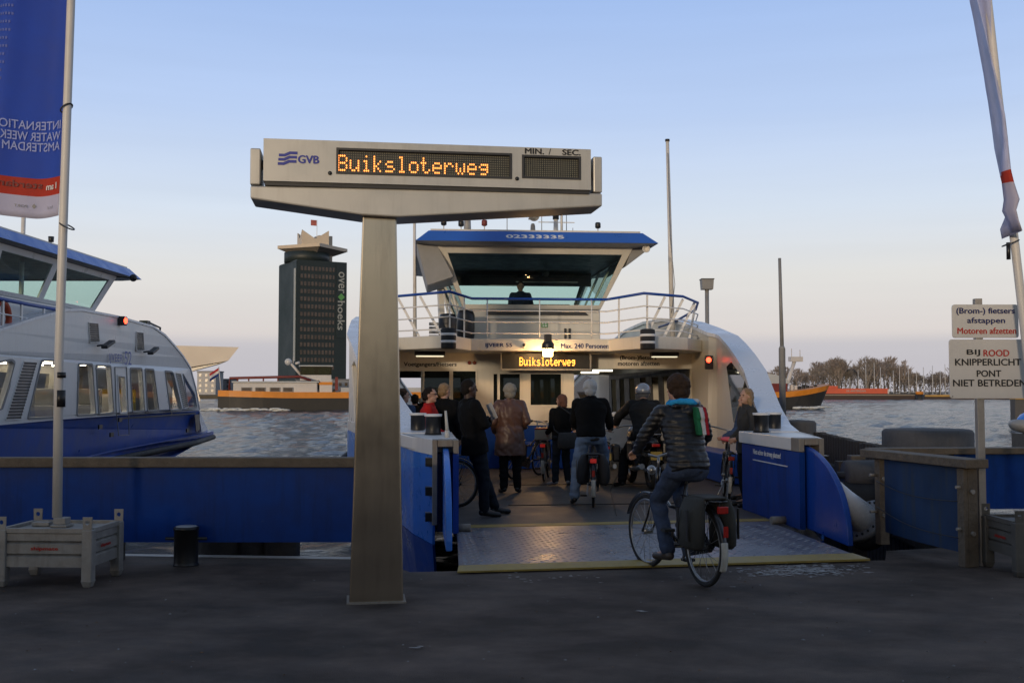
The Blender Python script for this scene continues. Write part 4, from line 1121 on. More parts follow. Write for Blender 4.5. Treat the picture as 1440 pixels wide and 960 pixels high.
text('02333335', 'lettering', M['inkwhite'], rf, ((lx(712, 12.45) + lx(793, 12.45)) / 2, 12.45, 4.98), (1, 0, 0), sl, w=lx(793, 12.45) - lx(712, 12.45), h=.13, bold=.09)
# side wing on the left, small triangular fin on the right
MB().prism([(-2.58, 4.84), (-2.12, 4.80), (-1.78, 4.14), (-2.34, 3.95)], lambda x, z: (x, 12.75, z), lambda x, z: (x, 14.6, z)).build('bridge_wing', M['grey'], fr, bevel=.01)
MB().prism([(2.56, 4.84), (2.12, 4.80), (1.98, 4.40)], lambda x, z: (x, 12.8, z), lambda x, z: (x, 15.2, z)).build('roof_bracket', M['grey'], fr, bevel=.01)
MB().lathe([(0, 0), (.07, 0), (.085, .1), (.06, .1), (.05, .04), (0, .04)], m=Matrix.Translation((lx(907, 12.7), 12.6, 4.76)) @ Matrix.Rotation(R(90), 4, 'X')).build('loudhailer', M['pole'], fr)
MB().bar((-2.0, 13.4, 2.78), (-2.05, 13.6, 3.95), .12, .12).build('wing_support', M['cream'], fr)
for k in range(4):
    MB().box(-2.3, -2.05, 13.0, 13.3, 2.85 + k * .09, 2.90 + k * .09).build('ladder_step', M['grey'], fr)
MB().cyl((-1.75, 13.1, 2.78), (-2.0, 13.2, 3.9), .03, n=6).cyl((-1.55, 13.1, 2.78), (-1.8, 13.2, 3.9), .03, n=6).build('ladder_rail', M['cream'], fr)
# roof furniture
ZR = 5.155
def rx(px, y=15.0): return lx(px, y)
for px, hh, mt in ((623.5, .30, 'black'), (648, .28, 'black'), (681, .3, 'maroon'), (841.5, .28, 'black')):
    x = rx(px, 14)
    m_ = MB().cyl((x, 14, ZR), (x, 14, ZR + hh), .012, n=6).build('lamp_stalk', M['pole'], fr)
    MB().lathe([(.03, hh - .02), (.065, hh + .0), (.065, hh + .10), (.05, hh + .12), (0, hh + .12)], m=Matrix.Translation((x, 14, ZR)), n=12).build('navigation_lamp', M[mt], m_)
x = rx(657, 15)
MB().lathe([(.16, 0), (.17, .05), (.15, .22), (.09, .28), (.07, .8), (.10, 1.0), (0, 1.02)], m=Matrix.Translation((x, 15, ZR)), n=14).build('radar_pedestal', M['galv'], fr)
x = rx(749.5, 13.4)
sp = MB().lathe([(.08, 0), (.06, .06), (.05, .22), (.03, .26)], m=Matrix.Translation((x, 13.4, ZR)), n=12).bar((x - .1, 13.4, ZR + .36), (x + .1, 13.4, ZR + .36), .03).build('searchlight', M['grey'], fr)
mm = Matrix.Translation((x, 13.2, ZR + .40)) @ Matrix.Rotation(R(90), 4, 'X')
MB().lathe([(0, -.2), (.08, -.18), (.115, .0), (.125, .02), (.11, .02), (.10, .0), (0, -.02)], m=mm).build('searchlight_drum', M['galv'], sp)
MB().lathe([(.09, .004), (0, .02)], m=mm).build('searchlight_glass', M['gl_clear'], sp)
MB().box(x - .09, x + .09, 13.3, 13.5, ZR + .55, ZR + .72).build('searchlight_motor', M['dark'], sp, bevel=.02)
x = rx(782, 15)
ms = MB().cyl((x, 15, ZR), (x, 15, ZR + .65), .07, .05, 8).cyl((x + .14, 15, ZR), (x + .14, 15, ZR + 1.2), .03, n=6).bar((x - .42, 15, ZR + .55), (x + .45, 15, ZR + .55), .02).build('signal_mast', M['pole'], fr)
MB().cyl((x, 15, ZR + .62), (x, 15, ZR + .88), .075, n=10).build('mast_lamp', M['black'], ms)
for px, hh in ((713, 1.25), (700, .42), (762, 1.3), (797, 1.3), (806, .5), (778, .18), (811, .18), (866, .25)):
    x = rx(px, 15.5); MB().cyl((x, 15.5, ZR), (x, 15.5, ZR + hh), .012, .008, 5).build('whip_antenna', M['grey'], fr)
# flag masts on the upper deck
for pxb, pyb, pxt, pyt, y in ((946, 478, 938.5, 199, 14.0), (583.5, 480, 582.5, 270, 15.0)):
    a, b_ = FF.loc(pxb, pyb, y), FF.loc(pxt, pyt, y); a.z = 2.77
    if pxt > 900: MB().cyl(a, b_, .062, .04, 10).build('flag_mast', M['pole'], fr); MB().lathe([(.055, 0), (.055, .05), (0, .06)], m=Matrix.Translation(b_), n=10).build('mast_cap', M['black'], fr)
    else: b_.z += .6; MB().cyl(a, b_, .045, .03, 8).build('flag_mast', M['pole'], fr)
a = FF.loc(944, 360, 13.94)
MB().tube([FF.loc(939, 215, 13.9), FF.loc(942, 330, 13.86), FF.loc(949, 400, 13.9), FF.loc(944, 440, 13.9)], .008, 5).build('halyard', M['grey'], fr)

# ================================================================ FERRY 52 (left berth)
X5 = -11.4
f2 = thing('ferry', 'white and blue ferry lying in the left berth with lit cabin windows', 'ferry', (X5, 0, 0), 0)
def sp2(px, py): p = atX(px, py, X5); return (p.y, p.z)
YM = 27.5
prof = [sp2(*p) for p in ((-40, 492), (0, 466), (50, 449.5), (92, 438), (115, 437.5), (165, 447), (215, 461), (232, 473), (246, 488), (259, 502), (272, 518), (283, 547), (291, 576.5))]
bl_ = [sp2(*p) for p in ((291, 577), (165, 584), (88, 589.5), (0, 597.5), (-40, 602))]
def tap(y): return 0 if y < 35 else .012 * (y - 35) ** 2
def xo2(y, z): return -tap(y)
def rnd_poly(pts, r=.12, n=3):
    out_ = []; k = len(pts)
    for i in range(k):
        a, b_, c_ = V((*pts[i - 1], 0)), V((*pts[i], 0)), V((*pts[(i + 1) % k], 0))
        u, v_ = (a - b_), (c_ - b_); rr_ = min(r, u.length * .4, v_.length * .4)
        p, q_ = b_ + u.normalized() * rr_, b_ + v_.normalized() * rr_
        for j in range(n + 1):
            t_ = j / n; s_ = p * (1 - t_) ** 2 + b_ * 2 * t_ * (1 - t_) + q_ * t_ * t_
            out_.append((s_.x, s_.y))
    return out_
WIN = [[(-20, 515), (14, 507), (20, 511), (12, 541), (1, 574.5), (-20, 577)],
       [(59, 508), (86, 507.5), (84, 585), (39, 586.5)],
       [(110.5, 513), (129, 513), (134, 581.5), (108.6, 582.7)], [(135, 515), (154.7, 515.4), (159.4, 579), (139.3, 581)],
       [(183, 518.5), (198.8, 519), (203, 576.8), (186.5, 578)], [(204, 519.7), (215.4, 520.6), (223, 575.6), (207.8, 576.8)],
       [(232, 522.5), (243, 523.7), (257.4, 574.5), (239.7, 575.6)], [(259.3, 526), (281, 555.6), (286, 572), (269, 572.6)]]
wins = [rnd_poly([sp2(*p) for p in w_], .1) for w_ in WIN]
dw = rnd_poly([sp2(*p) for p in ((165, 528.4), (175, 529.6), (178, 578.5), (169, 579.7))], .08)
# mirror the profile for the near half that leaves the frame
first_y, first_z = prof[0]
near = [(16.2, 1.05), (17.2, 1.9), (18.6, 2.5)]
outp = near + prof + bl_ + [(16.2, 1.05 - .02)]
outp = [(16.2, .95)] + near[1:] + prof + bl_
side = MB().prism(outp, lambda y, z: (xo2(y, z), y, z), lambda y, z: (xo2(y, z) - .12, y, z), wins + [dw]).build('side_arch', M['white'], f2, bevel=0)
for w_ in wins + [dw]:
    c_ = V((sum(p[0] for p in w_) / len(w_), sum(p[1] for p in w_) / len(w_)))
    big = [((p[0] - c_.x) * 1.0 + c_.x + (.05 if p[0] > c_.x else -.05), p[1] + (.05 if p[1] > c_.y else -.05)) for p in w_]
    fo = MB().prism(big, lambda y, z: (.02 + xo2(y, z), y, z), lambda y, z: (.002 + xo2(y, z), y, z), [w_]).build('window_frame', M['grey'] if w_ is not dw else M['white'], side)
    MB().prism(w_, lambda y, z: (-.03 + xo2(y, z), y, z), lambda y, z: (-.04 + xo2(y, z), y, z)).build('window_pane', M['gl_clear'], fo)
far_side = MB().prism(outp, lambda y, z: (-7.9 - xo2(y, z), y, z), lambda y, z: (-8.02 - xo2(y, z), y, z), wins).build('side_arch', M['white'], f2)
rm = MB(); vs = []; pr2 = near[1:] + prof
for y, z in pr2:
    vs += [(xo2(y, z) + .03, y, z + .005), (xo2(y, z) + .03, y, z + .07), (xo2(y, z) - .55, y, z + .07), (xo2(y, z) - .55, y, z + .005)]
rm.add(vs, [(4 * i + k, 4 * i + (k + 1) % 4, 4 * i + 4 + (k + 1) % 4, 4 * i + 4 + k) for i in range(len(pr2) - 1) for k in range(4)] + [(0, 1, 2, 3), tuple(4 * len(pr2) - 4 + k for k in range(4))])
rm.build('arch_rim', M['rim'], side)
# hull
M['hull2'] = mat('ferry_hull_blue_worn', (.014, .075, .36), .38, var=.2, vs=1.5, dirt=.5, dirt_c=(.06, .08, .13))
tipY, tipZ = sp2(317, 611)
hlo = [(12, -1.6), (33.5, -1.6), (36.0, -.55), sp2(262, 634), sp2(305, 618), (tipY, tipZ - .1), sp2(313, 604), sp2(291, 577.2)] + [(y, z - .003) for y, z in bl_[1:]] + [(12, .93)]
hl2 = MB().prism(hlo, lambda y, z: (xo2(y, z) + .015, y, z), lambda y, z: (-7.9 - xo2(y, z), y, z)).build('hull', M['hull2'], f2)
stk = [sp2(*p) for p in ((90, 648), (150, 634), (215, 622), (270, 612.5), (317, 606), (318, 614), (270, 624), (215, 634), (150, 647), (90, 660))]
MB().prism(stk, lambda y, z: (xo2(y, z) + .22, y, z), lambda y, z: (xo2(y, z) + .02, y, z)).build('rubbing_strake', M['hull2'], f2, bevel=.03)
MB().tube([(xo2(y, z) + .22, y, z - .02) for y, z in [sp2(*p) for p in ((90, 657), (150, 645), (215, 632), (270, 622), (316, 613.5))]], .10, 8).build('rubber_fender', M['rubber'], f2)
fa_ = [sp2(*p) for p in ((280, 583), (289, 582), (292, 604), (283, 607))]
MB().prism(fa_, lambda y, z: (xo2(y, z) + .03, y, z), lambda y, z: (xo2(y, z) + .018, y, z)).build('hull_recess', M['black'], f2)
wsp = [sp2(*p) for p in ((291, 578), (313, 604), (296, 607), (291, 590))]
MB().prism(wsp, lambda y, z: (xo2(y, z) + .024, y, z), lambda y, z: (xo2(y, z) + .017, y, z)).build('bow_stripes', M['rim'], f2)
for px, py in ((139, 600), (262, 605), (155, 611), (167, 590)):
    y, z = sp2(px, py); MB().box(.018, .06, y - .12, y + .12, z - .06, z + .06).build('hull_fitting', M['black'], f2)
dr = [sp2(*p) for p in ((161, 516), (177.5, 516), (181, 611), (166, 612), (163, 580))]
dpo = MB()
for a, b_ in zip(dr, dr[1:] + dr[:1]): dpo.bar((.014, *a), (.014, *b_), .02)
dpo.build('door_outline', M['grey'], side)
for V4, n_ in ((((33, 508), (51, 509), (28, 589), (7, 590)), 19), (((248, 524.4), (255, 524.9), (268, 572), (261, 573.3)), 17), (((124, 453.5), (137, 454.7), (139, 480.6), (126, 481.3)), 9), (((191, 466.5), (200.7, 467.6), (202, 492.4), (191.7, 493)), 9)):
    q4 = [V((0, *sp2(*p))) for p in V4]
    lv = MB()
    for k in range(n_):
        t_ = (k + .5) / n_
        a, b_ = q4[0].lerp(q4[3], t_), q4[1].lerp(q4[2], t_)
        lv.bar(a + V((.01 - tap(a.y), 0, 0)), b_ + V((.01 - tap(b_.y), 0, 0)), .045, .03)
    lf = lv.build('louvre', M['dark'], side)
    fr_ = MB()
    for a, b_ in zip(q4, q4[1:] + q4[:1]): fr_.bar(a + V((.012 - tap(a.y), 0, 0)), b_ + V((.012 - tap(b_.y), 0, 0)), .025)
    fr_.build('louvre_frame', M['white'], lf)
for px, py in ((138, 484), (203, 493)):
    y, z = sp2(px, py); m4 = Matrix.Translation((.28 - tap(y), y, z)) @ Matrix.Rotation(R(18), 4, 'X')
    fo = MB().obox(m4, .18, .62, .09).bar((-.0 - tap(y), y - .1, z - .05), (.25 - tap(y), y, z), .05).build('flood_lamp', M['dark'], side, bevel=.02)
y, z = sp2(167.5, 453.5)
sg = MB().box(-.12, .2, y - .13, y + .13, z - .13, z + .13).build('signal_lamp', M['dark'], f2, bevel=.03)
MB().ell((.2, y - .05, z), (.05, .085, .095)).build('red_lens', M['redon'], sg)
sg.location.z += .05
y, z = sp2(221, 468)
MB().tube([(-.2, y - .6, z + .1), (-.2, y - .2, z + .32), (-.1, y + .6, z + .2), (-.2, y + .7, z - .3)], .035, 6).box(-.3, -.05, y - .8, y - .5, z + .08, z + .35).build('bow_bracket', M['dark'], f2)
ya, za = sp2(152.5, 504.5); yb, zb = sp2(171.5, 504.5)
text('IJVEER', 'lettering', M['fblue'], side, (.004, (ya + yb) / 2, (za + zb) / 2), (0, 1, 0), (0, 0, 1), w=yb - ya, h=.29, bold=0, gap=.02)
ya, za = sp2(174, 503.5); yb, zb = sp2(184, 503.5)
text('52', 'lettering', M['fblue'], side, (.004, (ya + yb) / 2, (za + zb) / 2), (0, 1, 0), (0, 0, 1), w=yb - ya, h=.40, bold=0, gap=.02)
# cabin inside
M['lining'] = mat('cabin_lining', (.42, .39, .33), .6, var=.06)
MB().box(-7.88, -.14, 14, 39, .86, .9).build('cabin_floor', M['deck'], f2)
MB().box(-7.88, -.14, 15, 35, 2.45, 2.5).build('cabin_ceiling', M['lining'], f2)
MB().box(-7.88, -.2, 36.4, 36.5, .9, 2.44).box(-2.39, -.2, 32.5, 32.6, .9, 1.6).build('cabin_end_wall', M['lining'], f2)
pw = MB().prism([(15, .9), (37, .9), (37, 2.44), (15, 2.44)], lambda y, z: (-2.5, y, z), lambda y, z: (-2.4, y, z), [[(y, 1.4), (y + 1.2, 1.4), (y + 1.35, 2.2), (y + .15, 2.2)] for y in (18, 20.5, 25.5, 28, 30.5, 33)]).build('cabin_partition', M['lining'], f2)
for y in (19, 21.5, 24.2, 26.6, 28.8, 31):
    for xx in (-.7, -1.9):
        MB().box(xx - .08, xx + .08, y, y + 1.3, 2.40, 2.445).build('tube_light', M['tubein'], f2)
M['seaty'] = mat('yellow_seat', (.5, .36, .06), .6, var=.1)
for y in (20, 22.4, 26.4, 28.6, 30.8, 33.6):
    MB().box(-2.2, -.6, y, y + .5, .9, 1.3).box(-2.2, -.6, y + .42, y + .5, 1.303, 1.75).build('cabin_seat', M['seaty'] if y == 33.6 else M['grey'], f2, bevel=.03)
# upper works
MB().box(-7.0, -.8, 15, 33, 2.9, 3.0).build('upper_deck', M['cream'], f2)
MB().box(-6.2, -1.0, 17.0, 29.6, 3.0, 3.95).build('upper_house', M['white'], f2, bevel=.04)
wh2 = wheelhouse(f2, -2.85, 20.0, 31.0, 3.0, 3.92, 5.02, 2.35, 2.72, M['white'], M['gl_green'])
MB().box(-4.6, -2.4, 23.0, 24.2, 3.94, 4.15).build('control_desk', M['dark'], wh2, bevel=.05)
roof(f2, -2.8, 19.5, 32.3, 2.95, 5.06, 5.36)
y, z = sp2(131, 352)
MB().cyl((-1.2, 29, 5.4), (-1.2, 29, 5.75), .02, n=6).lathe([(.07, 0), (.08, .15), (0, .16)], m=Matrix.Translation((-1.2, 29, 5.75)), n=10).build('navigation_lamp', M['black'], f2)
MB().cyl((-1.6, 26, 5.4), (-1.6, 26, 8.2), .012, n=5).build('whip_antenna', M['grey'], f2)
MB().ell((.35, 31.0, 4.98), .11).cyl((-.25, 31, 5.02), (.35, 31, 4.98), .02, n=6).build('mirror', M['black'], f2)
rl = MB(); hr = MB()
hp2 = [atX(px, py, X5 - .12) for px, py in ((-60, 410), (0, 420), (40, 428), (82, 435.5))]
hp2 = [V((p.x - X5, p.y, p.z)) for p in hp2]
hr.tube(hp2, .045, 8)
for k in (.33, .62): rl.tube([p - V((0, 0, k)) for p in hp2], .02, 6)
for t_ in (.2, 1.1, 1.75, 2.5):
    i = int(t_); p = hp2[i].lerp(hp2[i + 1], t_ - i); rl.bar(p, p - V((0, 0, .95)), .08, .04)
ro = rl.build('railing', M['white'], f2); hr.build('handrail', M['fblue'], ro)
M['buoy'] = mat('lifebuoy_orange', (.40, .06, .02), .6, var=.15)
p = atX(2, 447, X5 - .2)
MB().tube([(p.x - X5, p.y + .36 * cos(R(a)), p.z + .36 * sin(R(a))) for a in range(0, 360, 20)], .075, 8, closed=True).build('lifebuoy', M['buoy'], f2)
a, b_ = atX(28, 455, X5 - .9), atX(33.5, 250, X5 - .9)
MB().cyl((a.x - X5, a.y, 2.9), (a.x - X5, a.y + .1, b_.z), .062, .05, 10).build('flag_mast', M['pole'], f2)
# ================================================================ QUAY FURNITURE
# departure sign
SY = R(8.5)
p0 = atZ(529, 843)
SF = Frame((p0.x, p0.y, 0), SY)
ds = thing('departure_sign', 'steel T shaped departure sign with orange dot text on tapered post', 'sign', SF.o, SY)
def sl_(px, py, y=-.14): q_ = SF.loc(px, py, y); return q_.x, q_.z
po = MB()
xa, _ = sl_(491, 843); xb, _ = sl_(567.5, 843); ta, tz = sl_(510, 300); tb, _ = sl_(558, 300)
po.loft([(V(((xa + xb) / 2, 0, 0)), V((1, 0, 0)), V((0, 1, 0)), 1, 1)], 4) if 0 else None
po.add([(xa, -.14, 0), (xb, -.14, 0), (xb, .14, 0), (xa, .14, 0), (ta, -.11, tz), (tb, -.11, tz), (tb, .11, tz), (ta, .11, tz)], [(0, 3, 2, 1), (4, 5, 6, 7), (0, 1, 5, 4), (1, 2, 6, 5), (2, 3, 7, 6), (3, 0, 4, 7)])
po_ = po.build('post', M['steel'], ds, bevel=.012)
MB().box(xa - .02, xb + .02, -.17, .17, .0, .012).build('base_plate', M['rust'], po_)
bp_ = MB().box(xb - .045, xb + .03, -.04, .04, .88, 1.0).build('cable_box', M['dark'], po_) if 0 else None
BY = -.2
pts = [sl_(*p, BY) for p in ((352, 261), (847, 272), (847, 290), (562, 305), (508, 302), (352, 279))]
pts[0] = (pts[0][0], pts[0][1]); 
bm_ = MB().prism(pts, lambda x, z: (x, BY, z), lambda x, z: (x, .2, z)).build('cross_beam', M['steelbox'], ds, bevel=.012)
for pa, pb, t0, t1 in ((352, 366, 208, 260), (834.5, 847, 220, 271)):
    xa_, z1 = sl_(pa, t0, BY); xb_, z0 = sl_(pb, t1, BY)
    MB().box(xa_, xb_, BY, .2, z0 + .002, z1).build('end_bracket', M['steelbox'], bm_, bevel=.01)
KY = -.24
A = sl_(370.5, 196, KY); B = sl_(831, 209, KY); C_ = sl_(831, 264.5, KY); D_ = sl_(370, 257, KY)
zt, zb = (A[1] + B[1]) / 2, (C_[1] + D_[1]) / 2
x0, x1 = D_[0], C_[0]
def win(pa, pb, ta_, tb_):
    a = sl_(pa, ta_, KY); b_ = sl_(pb, tb_, KY)
    return a[0], b_[0], b_[1], a[1]
w1 = win(473, 720, 209.5, 247.5); w2 = win(734, 817, 217.5, 249)
w1 = (w1[0], w1[1], zb + .07, zt - .055); w2 = (w2[0], w2[1], zb + .08, zt - .062)
hl_ = [[(a, c_), (b_, c_), (b_, d_), (a, d_)] for a, b_, c_, d_ in (w1, w2)]
cab = MB().prism([(x0, zb), (x1, zb), (x1, zt), (x0, zt)], lambda x, z: (x, KY, z), lambda x, z: (x, KY + .03, z), hl_)
cab.box(x0 + .0, x1, KY + .033, .16, zb - .0, zt)
box_ = cab.build('display_box', M['steelbox'], ds, bevel=.006, fix=False)
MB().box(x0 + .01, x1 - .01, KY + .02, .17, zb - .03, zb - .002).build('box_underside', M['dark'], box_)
for a, b_, c_, d_ in (w1, w2):
    e = .018
    fo = MB().prism([(a, c_), (b_, c_), (b_, d_), (a, d_)], lambda x, z: (x, KY - .006, z), lambda x, z: (x, KY + .03, z), [[(a + e, c_ + e), (b_ - e, c_ + e), (b_ - e, d_ - e), (a + e, d_ - e)]]).build('screen_frame', M['dark'], box_)
    sc2 = MB().box(a, b_, KY + .022, KY + .032, c_, d_).build('dot_screen', M['leddark'], fo)
M['leddim'] = mat('unlit_led', (.16, .15, .11), .5, var=0)
for (a, b_, c_, d_), nx_, nz_ in ((w1, 78, 9), (w2, 25, 9)):
    o_ = MB()
    for i in range(nx_):
        for j in range(nz_):
            x, z = a + .03 + (b_ - a - .06) * i / (nx_ - 1), c_ + .03 + (d_ - c_ - .06) * j / (nz_ - 1)
            o_.add([(x - .005, KY + .0205, z - .005), (x + .005, KY + .0205, z - .005), (x + .005, KY + .0205, z + .005), (x - .005, KY + .0205, z + .005)], [(0, 1, 2, 3)])
    o_.build('unlit_dots', M['leddim'], box_)
lx0, lx1 = sl_(476, 230, KY)[0], sl_(687, 230, KY)[0]
pt = (lx1 - lx0) / 76.5
zl = w1[3] - .06
led('Buiksloterweg', (lx0, KY + .016, zl), pt, (w1[3] - w1[2] - .085) / 6.6, pt * .42, M['led'], box_)
for px, py in ((464, 246), (727, 251)):
    x, z = sl_(px, py, KY); z = zb + .075
    MB().lathe([(.016, 0), (.016, .006), (0, .006)], m=Matrix.Translation((x, KY - .001, z)) @ Matrix.Rotation(R(90), 4, 'X'), n=12).build('lock', M['black'], box_)
text('MIN.', 'lettering', M['ink'], box_, ((sl_(738, 212, KY)[0] + sl_(765, 212, KY)[0]) / 2, KY, zt - .031), (1, 0, 0), (0, 0, 1), w=.155, h=.045, bold=.07)
text('/', 'lettering', M['ink'], box_, (sl_(773, 212, KY)[0], KY, zt - .031), (1, 0, 0), (0, 0, 1), h=.05, bold=.01)
text('SEC.', 'lettering', M['ink'], box_, ((sl_(790, 212, KY)[0] + sl_(817, 212, KY)[0]) / 2, KY, zt - .031), (1, 0, 0), (0, 0, 1), w=.15, h=.045, bold=.07)
M['gvb'] = mat('emblem_blue', (.03, .04, .30), .45, var=0)
text('GVB', 'lettering', M['gvb'], box_, ((sl_(420, 224, KY)[0] + sl_(448, 224, KY)[0]) / 2, KY, sl_(434, 224.5, KY)[1]), (1, 0, 0), (0, 0, 1), w=.16, h=.062, bold=.07)
wvx, wvz = sl_(404.5, 224, KY)
em = MB()
for k in range(3):
    z = wvz + .036 - .034 * k
    s_ = .008 * (2 - k) * 0
    top = [(-.07, 0), (-.02, 0), (.01, .018), (.07, .018)]
    top = [(-.072 + .0 * k, -.004), (-.024, -.004), (.018, .016), (.072, .016), (.072, .038), (.012, .038), (-.03, .018), (-.072, .018)]
    em.prism([(x + .004 * (1 - k), z + zz - .012) for x, zz in top], lambda x, z: (wvx + x, KY - .004, z), lambda x, z: (wvx + x, KY - .001, z))
em.build('wave_emblem', M['gvb'], box_)
for sd, xx in ((-1, x0), (1, x1)):
    MB().cyl((xx - .11 if sd < 0 else xx, -.02, (zt + zb) / 2), (xx if sd < 0 else xx + .11, -.02, (zt + zb) / 2), .04, n=12).build('pivot', M['dark'], ds)

# ---------------- left blue barrier
LB = 10.62
lb = thing('barrier', 'long blue steel barrier with timber top rail along the left quay edge', 'barrier', (-6, LB, 0))
def wl(px, Y): return (px - 720) / FPX * Y
x0, x1 = -7.5, wl(556, LB) + 6
zr0, zr1 = atY(300, 656.5, LB).z, atY(300, 643, LB).z
MB().box(-8, x1, .0, .05, atY(300, 762, LB).z, zr0 - .002).build('panel', M['panel'], lb)
MB().box(-8, x1 + .02, -.05, .15, zr0, zr1).build('top_rail', M['timber'], lb, bevel=.008)
for x in (-6.5, -3.2, -.3, 2.0, 4.55):
    MB().box(x, x + .12, .055, .17, -.0, zr0 - .004).build('support_post', M['oldwood'], lb)
for i, (px, w_) in enumerate(((305, .5), (350, .34), (392, .4))):
    p = atY(px, 770, 11.6)
    t = thing('timber_pile', ('broad', 'middle', 'right hand')[i] + ' dark timber pile showing in the gap under the blue barrier', 'pile', (p.x, 11.75, -3), 0, 'piles under the left barrier')
    MB().lathe([(w_ / 2, 0), (w_ / 2, 3.6), (w_ / 2 - .04, 3.65), (0, 3.66)], n=12).build('pile_shaft', M['oldwood'], t)

M['shadegalv'] = mat('shaded_weathered_galvanised_steel', (.12, .11, .095), .65, .3, var=.25, vs=7, bump=.12, bs=60, dirt=.6, dirt_c=(.06, .05, .035))  # darker weathered copy of galv: shade on the right crate put into the colour
# ---------------- stillage crates used as flagpole feet
def crate(label, loc, rz, wx=.80, wy=.62, ink=True, mt='galv'):
    t = thing('pallet_crate', label, 'crate', loc, rz, 'steel crates holding the flagpoles'); G = M[mt]
    H0, H1 = .17, .50
    sidep = lambda: None
    for nm, m4, L in (('front_panel', Matrix.Translation((0, -wy / 2, 0)), wx), ('back_panel', Matrix.Translation((0, wy / 2, 0)) @ Matrix.Rotation(pi, 4, 'Z'), wx),
                      ('side_panel', Matrix.Translation((wx / 2, 0, 0)) @ Matrix.Rotation(pi / 2, 4, 'Z'), wy), ('side_panel', Matrix.Translation((-wx / 2, 0, 0)) @ Matrix.Rotation(-pi / 2, 4, 'Z'), wy)):
        b = MB(); l = L / 2 - .045
        zz = [(H0, 0), (.255, 0), (.27, .022), (.285, .0), (.365, 0), (.38, .022), (.395, 0), (.455, 0), (.462, -.012), (H1, -.012)]
        vs = [m4 @ V((x, y, z)) for z, y in zz for x in (-l, l)] + [m4 @ V((x, .03, z)) for z in (H1, H0) for x in (-l, l)]
        n = len(vs) // 2
        b.add(vs, [(2 * i, 2 * i + 1, (2 * i + 3) % len(vs), (2 * i + 2) % len(vs)) for i in range(n)] + [tuple(range(0, 2 * n, 2)), tuple(range(1, 2 * n, 2))])
        o = b.build(nm, G, t)
        if ink and nm != 'back_panel':
            text('shipmate', 'lettering', M['inkred'], o, m4 @ V((-.0, -.0, .325)), m4.to_3x3() @ V((1, 0, 0)), (0, 0, 1), w=.24 if L > .7 else .2, h=.038, bold=.07)
    for sx in (-1, 1):
        for sy in (-1, 1):
            b = MB(); x, y = sx * (wx / 2 - .02), sy * (wy / 2 - .02)
            b.box(x - .045, x + .045, y - .045, y + .045, .04, .49)
            b.add([(x + a * .05, y + c_ * .05, .06) for a, c_ in ((-1, -1), (1, -1), (1, 1), (-1, 1))] + [(x + a * .032 - sx * .015 * 0, y + c_ * .032, 0) for a, c_ in ((-1, -1), (1, -1), (1, 1), (-1, 1))], [(0, 1, 5, 4), (1, 2, 6, 5), (2, 3, 7, 6), (3, 0, 4, 7), (4, 5, 6, 7), (0, 1, 2, 3)])
            b.prism([(x - sx * .05 * k0, z) for k0, z in ((0, .17), (1, .17), (0, .05))], lambda a, z: (a, y - .05 * 0 - .02, z), lambda a, z: (a, y + .02, z)) if 0 else None
            l = b.build('leg', G, t, bevel=.008)
            lug = [(-.038, .49), (.038, .49), (.042, .60), (-.042, .60)]
            hole = [(.02 * cos(R(a)), .552 + .02 * sin(R(a))) for a in range(0, 360, 30)]
            MB().prism(lug, lambda a, z: (x + a, y + .006 + sy * .03, z), lambda a, z: (x + a, y - .006 + sy * .03, z), [hole]).build('lifting_lug', G, l)
    MB().box(-wx / 2 + .035, wx / 2 - .035, -wy / 2 + .035, wy / 2 - .035, .2, .475).build('concrete_fill', G, t, bevel=.01)
    MB().box(-.075, .075, -.075, .075, .478, .50).box(-.055, .055, -.055, .055, .5005, .56).build('pole_socket', G, t, bevel=.006)
    MB().box(-.28, -.12, .0, .08, .478, .515).build('stop_block', G, t, bevel=.006)
    return t
cl_ = atZ(62, 826)
crate('grey steel crate with red lettering under the left flagpole', (cl_.x, cl_.y + .34, 0), R(-3), wx=.80)
cr2 = crate('dark shaded steel crate half cut off by the right edge', (5.02, 10.05, 0), R(2), wx=.92, mt='shadegalv')

# ---------------- flagpoles and banners
def fpole(label, pts, r0, r1):
    t = thing('flagpole', label, 'flagpole', pts[0])
    n = len(pts)
    MB().tube([V(p) - V(pts[0]) for p in pts], [r0 + (r1 - r0) * i / (n - 1) for i in range(n)], 14).build('pole', M['pole'], t)
    return t
Yp = cl_.y + .34; pb_ = atY(80.5, 722, Yp); pb_.z = .56
ptop = atY(100, 0, Yp)
lp = [pb_, atY(83, 500, Yp), atY(91, 250, Yp), ptop, ptop + (ptop - atY(91, 250, Yp)) * .8]
fp1 = fpole('tall white flagpole standing in the left steel crate', lp, .042, .034)
for px, py in ((93.5, 152), (91, 318)):
    p = atY(px, py, Yp); rr_ = .062 if py > 300 else .05
    MB().tube([p - lp[0] + V((rr_ * cos(R(a)) + (.02 if py > 300 else 0), rr_ * sin(R(a)), .035 * cos(R(a + 20)) * (-1 if py > 300 else 1))) for a in range(0, 360, 24)], .007, 5, closed=True).build('banner_ring', M['dark'], fp1)
for z in (1.24, .98):
    MB().cyl((.0 + .008, 0, z), (.008, 0, z + .05 + (.1 if z < 1.1 else 0)), .0435, n=14).build('black_tape', M['black'], fp1)
M['bblue'] = mat('banner_blue_cloth', (.05, .12, .46), .75, var=.15, vs=3)
M['bred'] = mat('banner_red_cloth', (.55, .07, .04), .75, var=.1, vs=3)
M['bwhite'] = mat('banner_pale_cloth', (.62, .60, .68), .75, var=.08, vs=3)
M['blilac'] = mat('banner_lilac_cloth', (.66, .68, .86), .75, var=.18, vs=4)
M['pattern'] = mat('banner_light_pattern', (.09, .13, .42), .75, var=0)
